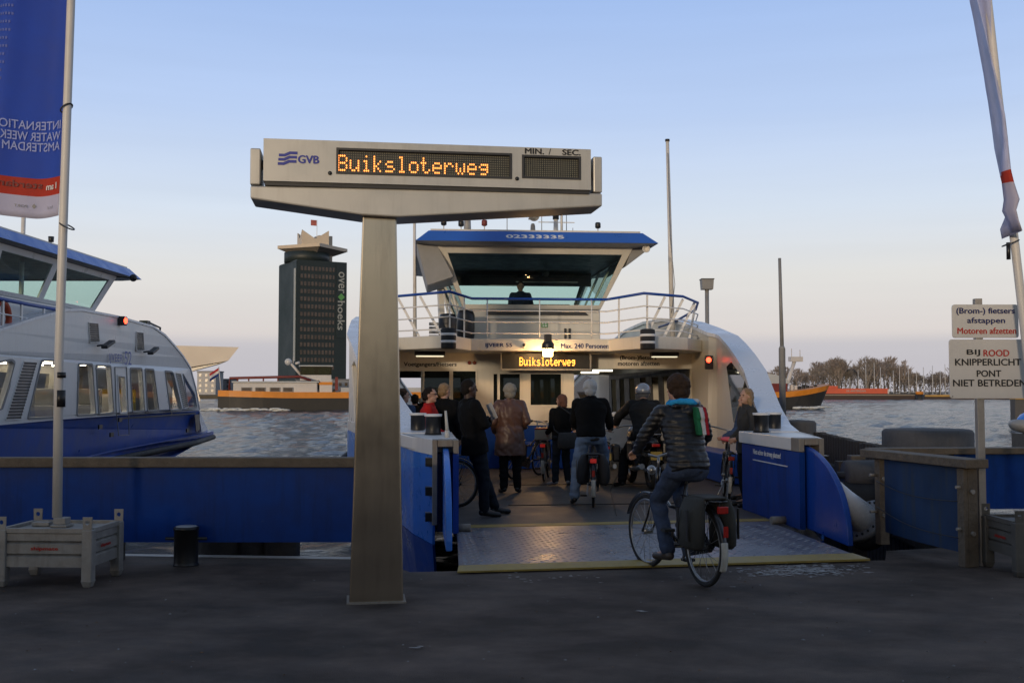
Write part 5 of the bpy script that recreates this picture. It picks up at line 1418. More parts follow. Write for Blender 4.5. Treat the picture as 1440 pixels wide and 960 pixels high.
for k in ('bblue', 'bred', 'bwhite', 'blilac'):
    n_ = M[k].node_tree; b = n_.nodes['Principled BSDF']
    b.inputs['Subsurface Weight'].default_value = 0
    tl = n_.nodes.new('ShaderNodeBsdfTranslucent'); tl.inputs[0].default_value = (*[min(1, c * 1.2) for c in (b.inputs['Base Color'].default_value if 0 else {'bblue': (.10, .23, .72), 'bred': (.7, .1, .06), 'bwhite': (.7, .68, .78), 'blilac': (.74, .76, .95)}[k])], 1)
    mx = n_.nodes.new('ShaderNodeMixShader'); mx.inputs[0].default_value = .5
    out_ = n_.nodes['Material Output']
    n_.links.new(b.outputs[0], mx.inputs[1]); n_.links.new(tl.outputs[0], mx.inputs[2]); n_.links.new(mx.outputs[0], out_.inputs['Surface'])
bpx = FPX / Yp
BW, BH = 1.06, 3.6
def polex(z):            # pole centre line in x
    for a, b_ in zip(lp, lp[1:]):
        if z <= b_.z: return a.x + (b_.x - a.x) * (z - a.z) / (b_.z - a.z)
    return lp[-1].x
zbot = atY(60, 303, Yp).z
def cloth(u, v, off=0):      # u 0 at pole .. 1 outer edge, v 0 bottom .. 1 top
    z = zbot + v * BH - .10 * 0 + .09 * (1 - v) * (abs(u - .25) ** 1.2 - .2) + (.02 if 0 else 0)
    amp = .05 + .05 * u
    y = amp * sin(u * 7.5 + v * 2.0) + .04 * sin(u * 15 + v * 5) * u + .12 * u * sin(v * 3 + 1)
    x = -.045 - BW * u * .88
    p = V((polex(z) + x, Yp + y, z))
    return p + V((0, -off, 0))
bn = MB(); nu, nv = 36, 60
vs = [cloth(i / nu, j / nv) for j in range(nv + 1) for i in range(nu + 1)]
vr0, vr1 = (atY(60, 272, Yp).z - zbot) / BH, (atY(60, 247, Yp).z - zbot) / BH
vcut = [j / nv for j in range(nv + 1)]
for tgt in (vr0, vr1):
    k = min(range(nv + 1), key=lambda j: abs(vcut[j] - tgt)); vcut[k] = tgt
vs = [cloth(i / nu, v) for v in vcut for i in range(nu + 1)]
for j in range(nv):
    mid = (vcut[j] + vcut[j + 1]) / 2
    mi = 2 if mid < vr0 else (1 if mid < vr1 else 0)
    for i in range(nu):
        a = j * (nu + 1) + i
        if i == i: pass
        bn.add([vs[a], vs[a + 1], vs[a + nu + 2], vs[a + nu + 1]], [(0, 1, 2, 3)], True, mi)
bt_ = thing('banner', 'tall blue event banner with mirrored white text on left pole', 'banner', (0, 0, 0))
bo = bn.build('cloth', [M['bblue'], M['bred'], M['bwhite']], bt_)
md = bo.modifiers.new('Solid', 'SOLIDIFY'); md.thickness = .003
def btext(body, uc, vc, w_, h_, m, bold=.02):
    # seen from behind: the words run from the pole outwards, so they read mirrored here
    text(body, 'lettering', m, bt_, (0, 0, 0), (1, 0, 0), (0, 0, 1), w=w_, h=h_, bold=bold, warp=lambda a, b_: cloth(uc + a / (BW * .88), vc + b_ / BH, .012))
M['paletext'] = mat('pale_print', (.30, .36, .66), .7, var=0)
M['redtext'] = mat('dark_red_print', (.16, .045, .04), .7, var=0)
def vpx(py): return (atY(50, py, Yp).z - zbot) / BH
def upx(px): return (polex(atY(50, 190, Yp).z) - .045 - atY(px, 190, Yp).x) / (BW * .88)
for body, py, xr in (('INTERNATIONAL', 173.5, -28), ('WATER WEEK', 189, 2), ('AMSTERDAM', 203.5, 5)):
    u0, u1 = .02, upx(xr)
    btext(body, (u0 + u1) / 2, vpx(py), (u1 - u0) * BW * .88, .078, M['paletext'])
btext('I am', (upx(82) + upx(62)) / 2, vpx(259.5), .11, .06, M['inkwhite'], .03)
btext('sterdam', (upx(61) + upx(-8)) / 2, vpx(256.5), .40, .062, M['redtext'], .03)
btext('Port of', (upx(76) + upx(66)) / 2, vpx(289), .06, .03, M['grey'], .0)
btext('PeerGrade', (upx(50) + upx(18)) / 2, vpx(286), .0 + .16, .028, M['grey'], .02) if 0 else None
pm = MB()
for r_ in range(34):
    for c_ in range(13):
        v = .30 + r_ * .0205; u = .98 - c_ * .03 - r_ * .013 + (.015 if r_ % 2 else 0) - .0
        if .06 < u < .97 and v < .995:
            d_ = .010
            pm.add([cloth(u - d_, v, .008), cloth(u + d_, v, .008), cloth(u + d_, v + .007, .008), cloth(u - d_, v + .007, .008)], [(0, 1, 2, 3)])
pm.build('print_pattern', M['pattern'], bt_, fix=False)
dm = MB()
for uu, vv, s_ in ((upx(47), vpx(286), .022), ):
    dm.add([cloth(uu - s_, vv, .01), cloth(uu, vv + s_ * .3, .01), cloth(uu + s_, vv, .01), cloth(uu, vv - s_ * .3, .01)], [(0, 1, 2, 3)])
dm.build('diamond_mark', M['grey'], bt_, fix=False)
btext('PORT', (upx(40) + upx(20)) / 2, vpx(287), .11, .024, M['grey'], .02)

Yr = 10.05
rb = V((5.02, Yr, .56))
rp_ = [rb, atY(1452, 560, Yr), atY(1437, 430, Yr), atY(1421, 290, Yr), atY(1403, 130, Yr), atY(1389, 0, Yr), atY(1372, -140, Yr)]
fp2 = fpole('white flagpole bending left at the right edge of the picture', rp_, .042, .036)
for px, py in ((1421, 342),):
    p = atY(px, py, Yr)
    MB().tube([p - rp_[0] + V((.075 * cos(R(a)), .075 * sin(R(a)), .03 * cos(R(a)))) for a in range(0, 360, 24)], .006, 5, closed=True).build('banner_ring', M['dark'], fp2)
p = atY(1416, 352, Yr)
MB().cyl(p - rp_[0] - V((0, 0.03, .09)), p - rp_[0] + V((0, -.03, .07)), .02, n=8).build('banner_weight', M['black'], fp2)
b2 = thing('banner', 'narrow lilac banner twisted by the wind on right pole', 'banner', (0, 0, 0))
RL = [(-60, 1342, 1378), (0, 1353, 1387), (60, 1365, 1393), (120, 1378, 1399), (170, 1389, 1404), (205, 1392, 1408), (245, 1393, 1416), (268, 1395.5, 1421), (290, 1400, 1431), (305, 1399, 1420), (320, 1408, 1413.5), (334, 1414, 1415.5)]
bm2 = MB(); vs = []
nu = 14
for k, (py, xa_, xb_) in enumerate(RL):
    for i in range(nu + 1):
        t_ = i / nu
        q_ = atY(xb_ + (xa_ - xb_) * t_, py + (4 * t_ * (1 if py < 250 else -1)), Yr)
        q_.y += .22 * sin(t_ * 4.2 + py * .006) - .1
        vs.append(q_)
for j in range(len(RL) - 1):
    mi = 1 if 245 <= RL[j][0] < 268 else (2 if RL[j][0] >= 268 else 0)
    for i in range(nu):
        a = j * (nu + 1) + i
        bm2.add([vs[a], vs[a + 1], vs[a + nu + 2], vs[a + nu + 1]], [(0, 1, 2, 3)], True, mi)
bo = bm2.build('cloth', [M['blilac'], M['bred'], M['bwhite']], b2)
md = bo.modifiers.new('Solid', 'SOLIDIFY'); md.thickness = .004

# ---------------- bollard on the left
pb_ = atZ(256, 797)
bo_ = thing('bollard', 'short black iron bollard with pale worn top and cross pin', 'bollard', (pb_.x, pb_.y + .12, 0))
bl2 = MB().lathe([(.125, 0), (.118, .012), (.115, .03), (.115, .335), (.122, .34), (.122, .365), (.11, .372), (0, .372)]).build('body', M['black'], bo_)
M['worn'] = mat('worn_pale_top', (.35, .37, .4), .5, var=.4, vs=14)
MB().lathe([(.105, .3725), (.09, .378), (0, .379)]).build('worn_top', M['worn'], bo_)
MB().cyl((-.2, 0, .255), (.2, 0, .255), .016, n=10).build('cross_pin', M['black'], bo_)

# ---------------- warning sign on the right
ps = atZ(1382, 795)
sg_ = thing('warning_sign', 'white warning sign boards with black and red text on grey post', 'sign', (ps.x, ps.y, 0))
YS = ps.y
pp = MB().box(-.034, .034, -.034, .034, 0, atY(1380, 420, YS).z).build('post', M['galv'], sg_, bevel=.004)
def sgz(py): return atY(1380, py, YS - .05).z
def sgx(px): return atY(px, 500, YS - .05).x - ps.x
def board(pa, pb, ta_, tb_, nm, tilt=0):
    a, b_, c_, d_ = sgx(pa), sgx(pb), sgz(tb_), sgz(ta_)
    pl = rnd_poly([(a, c_), (b_, c_), (b_, d_), (a, d_)], .03)
    return MB().prism(pl, lambda x, z: (x, -.05, z), lambda x, z: (x, -.036, z)).build(nm, M['sign'], sg_, bevel=.002)
u_ = board(1340, 1433.5, 428, 475, 'upper_board'); l_ = board(1335, 1450, 477, 560, 'lower_board')
def st_(body, px0, px1, py, hpx, m, par):
    text(body, 'lettering', m, par, ((sgx(px0) + sgx(px1)) / 2, -.05, sgz(py)), (1, 0, 0), (0, 0, 1), w=sgx(px1) - sgx(px0), h=hpx / FPX * YS, bold=.045)
st_('(Brom-) fietsers', 1346, 1428, 438, 10.5, M['inkblue'], u_)
st_('afstappen', 1361, 1414, 451.5, 10, M['inkblue'], u_)
st_('Motoren afzetten', 1347, 1429.5, 465, 8.5, M['inkred'], u_)
st_('BIJ', 1359.5, 1378, 496, 9, M['ink'], l_); st_('ROOD', 1383, 1419, 496.3, 9, M['inkred'], l_)
st_('KNIPPERLICHT', 1343, 1435.5, 509, 9.2, M['ink'], l_)
st_('PONT', 1373, 1407, 525, 9, M['ink'], l_)
st_('NIET BETREDEN', 1339.5, 1442, 538.3, 9, M['ink'], l_)
for px, py in ((1338.5, 557), (1437, 480)):
    MB().lathe([(.008, 0), (.006, .004), (0, .005)], m=Matrix.Translation((sgx(px), -.0505, sgz(py))) @ Matrix.Rotation(R(90), 4, 'X'), n=8).build('bolt', M['galv'], l_)

# ---------------- right barrier (returns along the berth, then on along the quay)
pf, pk = atZ(1362, 797), atZ(1236, 765)
rbx = thing('barrier', 'weathered blue barrier with bolted timber posts right of the ramp', 'barrier', (pf.x, pf.y, 0))
d_ = V((pk.x - pf.x, pk.y - pf.y, 0)); yawb = atan2(-d_.x, d_.y); LEN = d_.length
rbx.rotation_euler = (0, 0, yawb)
ZT = 1.0
zf = atY(1380, 657, pf.y).z
for y, w_ in ((.03, .11), (LEN, .11)):
    p_ = MB().box(-.01, .10, y - w_ / 2, y + w_ / 2, 0, zf - .002).build('post', M['timber'], rbx, bevel=.008)
    if y < .5: MB().box(-.055, -.013, y - .06, y + .05, 0, zf - .01).build('post_plank', M['timber'], p_, bevel=.006)
    for z in (.32, .72):
        MB().cyl((.03, y - w_ / 2 - .03, z), (.03, y - w_ / 2, z), .022, n=8).cyl((-.10, y, z + .04), (-.02, y, z + .04), .016, n=8).build('bolt', M['galv'], p_)
pnl = MB()
def ww(x, z): return None
pn = []
for t_ in range(13):
    pn.append((t_ / 12))
vs = []
for t_ in pn:
    y = .12 + (LEN - .22) * t_; xo_ = .02 - .05 * sin(pi * t_)
    vs += [(xo_, y, .12 + .03 * t_), (xo_, y, zf - .01), (xo_ + .03, y, zf - .01), (xo_ + .03, y, .12 + .03 * t_)]
pnl.add(vs, [(4 * i + k, 4 * i + (k + 1) % 4, 4 * i + 4 + (k + 1) % 4, 4 * i + 4 + k) for i in range(12) for k in range(4)] + [(0, 1, 2, 3), (48, 49, 50, 51)])
pnl.build('panel', M['panel2'], rbx)
for za_, zb_ in ((.62, .70), (.27, .42)):
    MB().tube([(-.05 - .05 * sin(pi * t_), .05 + (LEN - .1) * t_, za_ + (zb_ - za_) * t_ - .05 * sin(pi * t_)) for t_ in pn], .005, 5).build('wire', M['dark'], rbx)
MB().box(-.10, .14, -.14, LEN + .2, zf, zf + .085).build('top_rail', M['timber'], rbx, bevel=.008)
rb2 = thing('barrier', 'dark blue barrier behind the right hand crate with pale timber rail', 'barrier', (pk.x, pk.y + .25, 0), R(3))
z0_ = atY(1400, 642, pk.y).z; z1_ = atY(1400, 632.5, pk.y).z
MB().box(.0, 12, -.05, .16, .97, 1.04).build('top_rail', M['timber'], rb2, bevel=.008)
MB().box(1.0, 12, .02, .07, .35, .966).build('panel', M['panel'], rb2)
for x in (1.0, 3.2, 6): MB().box(x, x + .12, .075, .19, 0, .965).build('support_post', M['oldwood'], rb2)

# ---------------- fender works right of the ferry
def dolphin(label, px0, px1, ptop, D, r_=None):
    a, b_ = atY(px0, ptop, D), atY(px1, ptop, D)
    t = thing('mooring_dolphin', label, 'dolphin', ((a.x + b_.x) / 2, D, -3))
    r0 = (b_.x - a.x) / 2; h = a.z + 3
    MB().lathe([(r0, 0), (r0, h - .05), (r0 - .03, h - .01), (r0 - .06, h), (0, h + .02)], n=32).build('drum', M['conc'], t)
    MB().lathe([(r0 + .02, .5), (r0 + .05, .55), (r0 + .05, h - .62), (r0 + .02, h - .57)], n=32).build('fender_band', M['rubber'], t)
    return t
dolphin('broad round grey mooring dolphin behind the right barrier', 1243, 1365, 603, 16.5)
dolphin('smaller grey mooring dolphin close beside the ferry arch', 1096, 1147, 591, 22)
a, b_ = atY(1150, 604, 21.5), atY(1255, 612, 15.5)
tf = thing('timber_fender_wall', 'dark timber pile wall between the ferry and the right barrier', 'wall', (0, 0, 0))
dv = b_ - a; n_ = 26
for k in range(n_ + 30):
    t_ = k / n_
    p = a + dv * t_
    if t_ > 1.55: break
    pw = dv.length / n_
    zt_ = .86 + .04 * noise.noise((k * 1.7, 0, 0)) + (-.0)
    m4 = Matrix.Translation((p.x, p.y, (zt_ - 3) / 2)) @ Matrix.Rotation(atan2(dv.y, dv.x) + .05 * noise.noise((k, 3, 0)), 4, 'Z')
    MB().obox(m4, pw * .93, .14, zt_ + 3).build('plank', M['oldwood'], tf, bevel=.015)
for z in (-.25, .28):
    m4 = Matrix.Translation(a + dv * .77 + V((-.12, -.13, z - a.z - dv.z * .77))) @ Matrix.Rotation(atan2(dv.y, dv.x), 4, 'Z')
    MB().obox(m4, dv.length * 1.5, .12, .16).build('waling', M['oldwood'], tf, bevel=.01)
for i, (px, pt_, D, r_) in enumerate(((1204, 640, 14.6, .10), (1186, 648, 15.2, .095))):
    p = atY(px, pt_, D)
    t = thing('fender_post', ('brown timber post close behind the ramp flap', 'darker timber post just beyond the ramp flap')[i], 'post', (p.x, D, -3))
    MB().box(-r_, r_, -r_, r_, 0, p.z + 3).build('post_shaft', M['oldwood'] if i else M['timber'], t, bevel=.01)
    MB().box(-.0, 1.2, .09, .2, p.z + 2.55, p.z + 2.75).build('cross_rail', M['oldwood'], t)
for i, (px, py, D, r_) in enumerate(((1219, 668, 14.2, .2), (1216, 705, 14.1, .26))):
    p = atY(px, py, D)
    t = thing('rubber_fender', ('upper grey roller fender beside the right barrier', 'lower dark roller fender beside the right barrier')[i], 'fender', p)
    MB().lathe([(0, -.3), (r_ * .9, -.3), (r_, -.26), (r_, .26), (r_ * .9, .3), (0, .3)], m=Matrix.Rotation(R(90), 4, 'Y')).build('roller', M['conc'] if i == 0 else M['rubber'], t)
    MB().cyl((-.4, 0, 0), (.4, 0, 0), .05, n=8).build('axle', M['dark'], t)
# tall guide pile and the square lamp further back
p = atY(1101, 603, 24)
t = thing('guide_pile', 'tall thin grey steel pole standing in the water right of ferry', 'pole', (p.x, 24, -3))
z1, z2 = atY(1101, 490, 24).z + 3, atY(1099, 363, 24).z + 3
MB().cyl((0, 0, 0), (0, 0, z1), .075, n=12).lathe([(.075, z1), (.05, z1 + .06)], n=12).build('lower_pole', M['grey'], t)
MB().cyl((0, 0, z1 + .04), (-.03, 0, z2), .045, .035, 10).build('upper_pole', M['grey'], t)
p = atY(994, 400, 46)
t = thing('harbour_lamp', 'square lantern on a thin dark pole behind the ferry arch', 'lamp', (p.x, 46, -2))
MB().cyl((0, 0, 0), (0, 0, p.z + 1.8), .09, n=10).build('pole', M['grey'], t)
MB().add([(-.26 * a_, -.26 * b_, p.z + 2 + dz) for dz, s_ in ((.2, 1), (-.22, .9)) for a_, b_ in ((-s_, -s_), (s_, -s_), (s_, s_), (-s_, s_))], [(0, 1, 2, 3), (4, 5, 6, 7), (0, 1, 5, 4), (1, 2, 6, 5), (2, 3, 7, 6), (3, 0, 4, 7)]).build('lantern', M['grey'], t)
MB().box(-.28, .28, -.28, .28, p.z + 2.203, p.z + 2.24).build('lantern_cap', M['dark'], t)

# ---------------- worn paint and litter on the asphalt
M['chalk'] = mat('worn_white_paint', (.40, .39, .38), .8, var=.35, vs=20)
wp = MB(); rw = random.Random(9)
def fleck(cx_, cy_, sx_, sy_, z=.0045):
    n = rw.randint(6, 9)
    pts_ = []
    for k in range(n):
        a_ = 2 * pi * k / n; r_ = rw.uniform(.45, 1.1)
        pts_.append((cx_ + sx_ * r_ * cos(a_), cy_ + sy_ * r_ * sin(a_), z))
    wp.add(pts_ + [(cx_, cy_, z)], [(k, (k + 1) % n, n) for k in range(n)])
zi = 0
for k in range(520):
    px = min(max(rw.gauss(1128, 38), 1040), 1222); py = 803 + rw.gauss(0, 4.0) - (px - 1128) * .02
    p = atZ(px, py); zi += 1
    fleck(p.x, p.y, rw.uniform(.008, .065) * (.45 if k % 3 else 1), rw.uniform(.005, .026) * (.6 if k % 3 else 1), .0045 + zi * 1e-5)
for k in range(30):
    px = rw.uniform(655, 1030); p = atZ(px, 812 + rw.gauss(0, 5)); zi += 1
    fleck(p.x, p.y, rw.uniform(.006, .03), rw.uniform(.004, .015), .0045 + zi * 1e-5)
for px, py, sx_ in ((726, 806, .02), (728, 812, .03), (735, 815, .05), (900, 860, .05), (905, 861, .04), (585, 912, .06), (592, 910, .03), (1030, 826, .04), (975, 808, .03)):
    p = atZ(px, py); zi += 1; fleck(p.x, p.y, sx_, .012, .0045 + zi * 1e-5)
tag(wp.build('worn_white_marking', M['chalk'], fix=False), kind='stuff')
M['leaf'] = mat('dead_leaf', (.16, .085, .035), .8, var=.4, vs=30)
M['paper'] = mat('paper_scrap', (.26, .27, .28), .8, var=.1)
lt = MB(); lp2 = MB(); rl_ = random.Random(21)
for k in range(150):
    px, py = rl_.uniform(0, 1440), rl_.uniform(806, 958) if rl_.random() < .75 else rl_.uniform(815, 850)
    p = atZ(px, py, .004)
    s_ = rl_.uniform(.005, .016)
    b_ = lt if rl_.random() < .55 else lp2
    a_ = rl_.uniform(0, 6.3)
    b_.add([p + V((s_ * cos(a_), s_ * sin(a_), .003)), p + V((s_ * .5 * cos(a_ + 1.6), s_ * .5 * sin(a_ + 1.6), .008)), p + V((-s_ * cos(a_), -s_ * sin(a_), .002)), p + V((-s_ * .5 * cos(a_ + 1.6), -s_ * .5 * sin(a_ + 1.6), .005))], [(0, 1, 2, 3)])
tag(lt.build('leaf_litter', M['leaf'], fix=False), kind='stuff')
tag(lp2.build('paper_litter', M['paper'], fix=False), kind='stuff')
# ================================================================ BICYCLES, MOTORBIKE, PEOPLE
M['tyre'] = mat('tyre_rubber', (.014, .014, .014), .8, var=.25, vs=9)
M['rimsteel'] = mat('wheel_steel', (.32, .32, .32), .35, .8, var=.15, vs=8)
M['bikeblack'] = mat('black_bike_enamel', (.012, .012, .014), .3, var=.3, vs=4, coat=.3)
M['saddle'] = mat('saddle_vinyl', (.02, .018, .016), .5, var=.2)
M['pink'] = mat('pink_saddle_cover', (.62, .10, .14), .6, var=.1)
M['redlens'] = mat('red_lens_plastic', (.35, .015, .01), .25, var=0)
M['redglow'] = emis('rear_light_red', (1, .04, .03), .12)
M['pannier'] = mat('black_pannier_canvas', (.018, .018, .02), .85, var=.3, vs=6, bump=.3, bs=50)
M['pannier2'] = mat('grey_green_pannier_canvas', (.034, .034, .03), .85, var=.3, vs=6, bump=.3, bs=50)
M['crateb'] = mat('beige_box_plastic', (.34, .29, .22), .5, var=.1)
M['whiteguard'] = mat('white_mudguard_tail', (.5, .48, .42), .5, var=.15, vs=10, dirt=.3)
def wheel(t, y, m4, nm='wheel'):
    r = .345
    wv_ = MB()
    ring = lambda rr, n=40: [m4 @ V((0, rr * cos(2 * pi * k / n), rr * sin(2 * pi * k / n))) for k in range(n)]
    w_ = MB().tube(ring(r - .019), .019, 8, closed=True).build('wheel', M['tyre'], t)
    MB().tube(ring(r - .045), .013, 6, closed=True).build('rim', M['rimsteel'], w_)
    s_ = MB()
    for k in range(18):
        a = 2 * pi * k / 18; o_ = .03 * (1 if k % 2 else -1)
        s_.tube([m4 @ V((o_, .03 * cos(a + .8), .03 * sin(a + .8))), m4 @ V((0, (r - .05) * cos(a), (r - .05) * sin(a)))], .0028, 4)
    s_.build('spokes', M['rimsteel'], w_)
    MB().cyl(m4 @ V((-.05, 0, 0)), m4 @ V((.05, 0, 0)), .03, n=10).build('hub', M['rimsteel'], w_)
def guard(m4, a0, a1, wd, r=.375):
    b = MB(); vs = []; n = 20
    for i in range(n + 1):
        a = R(a0 + (a1 - a0) * i / n)
        for x, rr in ((-wd, r - .012), (-wd * .5, r), (wd * .5, r), (wd, r - .012), (wd * .5, r - .006), (-wd * .5, r - .006)):
            vs.append(m4 @ V((x, rr * cos(a), rr * sin(a))))
    fs = [(6 * i + k, 6 * i + (k + 1) % 6, 6 * i + 6 + (k + 1) % 6, 6 * i + 6 + k) for i in range(n) for k in range(6)] + [tuple(range(6)), tuple(6 * n + k for k in range(6))]
    return b.add(vs, fs, True)
def bicycle(label, loc, rz, steer=0, lean=0, frame='bikeblack', saddle='saddle', panniers=None, box=None, guardtail=True, crank=20, grp='bicycles on and by the ferry', light='redlens', sz=.98):
    t = thing('bicycle', label, 'bicycle', loc, rz, grp)
    t.rotation_euler = (0, R(lean), rz)
    FM = M[frame]
    rear = Matrix.Translation((0, -.54, .345))
    st_ = Matrix.Translation((0, .36, .9)) @ Matrix.Rotation(R(steer), 4, 'Z') @ Matrix.Translation((0, -.36, -.9))
    front = st_ @ Matrix.Translation((0, .56, .345))
    wheel(t, 0, rear); wheel(t, 0, front)
    bb = V((0, -.05, .29)); seat_t = V((0, -.22, sz - .12)); head_b, head_t = V((0, .40, .72)), V((0, .35, .96))
    f_ = MB().tube([bb, seat_t], .017, 8).tube([head_b, V((0, .18, .46)), bb], .019, 8).tube([head_b + V((0, -.01, .06)), V((0, .1, .62)), V((0, -.16, .62))], .015, 8).cyl(head_b, head_t, .021, n=10)
    for s in (-1, 1):
        f_.tube([bb + V((s * .04, 0, 0)), V((s * .065, -.54, .345))], .010, 6).tube([V((s * .02, -.19, .74)), V((s * .065, -.54, .345))], .009, 6)
    f_.build('frame', FM, t)
    fk = MB()
    for s in (-1, 1): fk.tube([st_ @ V((s * .045, .41, .70)), st_ @ V((s * .055, .46, .5)), st_ @ V((s * .055, .56, .345))], .011, 6)
    fk.bar(st_ @ V((-.05, .41, .71)), st_ @ V((.05, .41, .71)), .03); fk.build('fork', FM, t)
    hb = MB().tube([head_t, st_ @ V((0, .35, 1.06))], .014, 8).tube([st_ @ V(p) for p in ((-.29, .10, 1.10), (-.28, .22, 1.115), (-.18, .38, 1.10), (0, .38, 1.06), (.18, .38, 1.10), (.28, .22, 1.115), (.29, .10, 1.10))], .012, 8).build('handlebar', M['rimsteel'], t)
    for s in (-1, 1): MB().cyl(st_ @ V((s * .29, .08, 1.10)), st_ @ V((s * .283, .2, 1.113)), .018, n=10).build('grip', M['rubber'], hb)
    MB().ell(st_ @ V((0, .48, .93)), (.045, .05, .045)).build('head_lamp', M['rimsteel'], t)
    sd_ = MB()
    sd_.loft([(V((0, y, sz + dz)), V((1, 0, 0)), V((0, 0, 1)), w_ * (1.35 if saddle == 'pink' else 1), h_) for y, w_, h_, dz in ((-.375, .05, .015, -.0), (-.36, .10, .035, .0), (-.28, .105, .04, 0), (-.2, .06, .032, .0), (-.1, .028, .025, 0), (-.07, .015, .012, 0))], 14)
    s_ = sd_.build('saddle', M[saddle], t)
    MB().cyl(seat_t, V((0, -.25, sz - .03)), .013, n=8).build('seat_post', M['rimsteel'], s_)
    guard(rear, 30, 205, .03).build('mudguard', FM, t)
    if guardtail:
        g_ = guard(rear, 168, 206, .033, .382).build('mudguard_tail', M['whiteguard'], t)
    guard(front, 20, 150, .03).build('mudguard', FM, t)
    rk = MB()
    for s in (-1, 1):
        rk.tube([(s * .06, -.24, .76), (s * .065, -.84, .755), (0, -.86, .755)], .007, 6).tube([(s * .065, -.54, .345), (s * .065, -.72, .75)], .006, 5)
    for y in (-.34, -.48, -.62, -.76): rk.cyl((-.06, y, .757), (.06, y, .757), .005, n=5)
    rk.build('luggage_rack', M['bikeblack'], t)
    rl2 = MB().box(-.045, .045, -.90, -.86, .66, .72).build('rear_light', M[light], t, bevel=.008)
    MB().box(-.02, .02, -.935, -.925, .47, .56).build('reflector', M['redlens'], t) if guardtail else None
    ch = MB(); ch.prism([(.02, .29), (-.04, .40), (-.54, .40), (-.60, .345), (-.54, .29), (-.04, .18)], lambda y, z: (.05, y, z), lambda y, z: (.085, y, z)); ch.build('chain_guard', FM, t, bevel=.012)
    ck = MB(); 
    for s in (-1, 1):
        a = R(crank + (180 if s < 0 else 0)); e = bb + V((s * .09, .17 * cos(a), .17 * sin(a)))
        ck.bar(bb + V((s * .075, 0, 0)), bb + V((s * .09, .17 * cos(a), .17 * sin(a))), .02)
        c2 = MB().box(min(s * .09, s * .19), max(s * .09, s * .19), e.y - .045, e.y + .045, e.z - .012, e.z + .012).build('pedal', M['rubber'], t)
    ck.cyl(bb + V((-.08, 0, 0)), bb + V((.08, 0, 0)), .025, n=10).build('crank', M['rimsteel'], t)
    sk = MB().cyl((-.06, -.50, .33), (-.2, -.56, .02), .009, n=6).build('kick_stand', M['rimsteel'], t) if lean else None
    if panniers:
        for s in (-1, 1):
            pn_ = MB().loft([(V((s * (.10 + b_), -.60, z)), V((1, 0, 0)), V((0, 1, 0)), rx_, ry_) for z, rx_, ry_, b_ in ((.34, .045, .15, .05), (.37, .085, .18, .05), (.52, .09, .19, .05), (.66, .08, .185, .04), (.76, .05, .17, .02), (.775, .03, .15, 0))], 20)
            o = pn_.build('pannier', M[panniers], t)
            for dy in (-.1, .08):
                MB().box(min(s * .238, s * .246), max(s * .238, s * .246), -.62 + dy, -.59 + dy, .42, .68).build('strap', M['saddle'], o)
        MB().box(-.10, .10, -.78, -.44, .765, .785).build('pannier_cover', M[panniers], t, bevel=.012)
    if box:
        bx_ = MB().box(-.15, .15, -.84, -.44, .79, .98).build('carrier_box', M[box], t, bevel=.02)
        MB().box(-.155, .155, -.845, -.435, .983, 1.005).build('box_lid', M['redlens'], bx_, bevel=.01)
    return t

# --- people -------------------------------------------------------------
def mat_cloth(n, c, var=.22, rough=.85, vs=7, bump=.35, bs=70, **k): return mat(n, c, rough, var=var, vs=vs, bump=bump, bs=bs, spec=.12, **k)
M['skin_light'] = mat('light_skin', (.42, .24, .17), .55, var=.08, vs=12)
M['skin_dark'] = mat('dark_skin', (.055, .028, .018), .5, var=.1, vs=12)
M['eye_m'] = mat('eye', (.03, .025, .02), .2, var=0)
M['lip'] = mat('lip', (.26, .09, .075), .5, var=0)
M['shoe'] = mat('black_shoe_leather', (.012, .011, .011), .45, var=.2)
M['shoeb'] = mat('brown_shoe_leather', (.06, .045, .035), .5, var=.2)
M['shoew'] = mat('grey_trainers', (.2, .2, .21), .6, var=.2)
def remesh(mb, vox, name, m, parent, smooth=3, amp=0, fs_=9, fn=None):
    me = bpy.data.meshes.new('t'); me.from_pydata([tuple(p) for p in mb.v], [], mb.f); me.update()
    o = bpy.data.objects.new('t', me); COL.objects.link(o)
    r = o.modifiers.new('r', 'REMESH'); r.mode = 'VOXEL'; r.voxel_size = vox
    s = o.modifiers.new('s', 'SMOOTH'); s.factor = .5; s.iterations = smooth
    new = bpy.data.meshes.new_from_object(o.evaluated_get(bpy.context.evaluated_depsgraph_get()))
    bpy.data.objects.remove(o); bpy.data.meshes.remove(me)
    if amp or fn:
        ns = [v.normal.copy() for v in new.vertices]
        for v, n in zip(new.vertices, ns):
            dlt = amp * (noise.noise(v.co * fs_) + .5 * noise.noise(v.co * fs_ * 2.3)) if amp else 0
            if fn: dlt += fn(v.co)
            v.co += n * dlt
    new.polygons.foreach_set('use_smooth', [True] * len(new.polygons))
    new.name = name; new.materials.clear(); new.materials.append(m); new.update()
    ob = bpy.data.objects.new(name, new); COL.objects.link(ob); ob.parent = parent
    return ob
STAND = dict(pel=(0, 0, .95), chest=(0, .0, 1.28), neck=(0, -.01, 1.46), head=(0, .015, 1.62),
             shL=(-.185, 0, 1.41), shR=(.185, 0, 1.41), elL=(-.235, -.03, 1.12), elR=(.235, -.03, 1.12), wrL=(-.24, .05, .87), wrR=(.24, .05, .87),
             hiL=(-.09, 0, .91), hiR=(.09, 0, .91), knL=(-.10, .03, .50), knR=(.10, .03, .50), anL=(-.10, -.02, .09), anR=(.10, -.02, .09),
             toL=(-.12, .16, .035), toR=(.12, .16, .035))
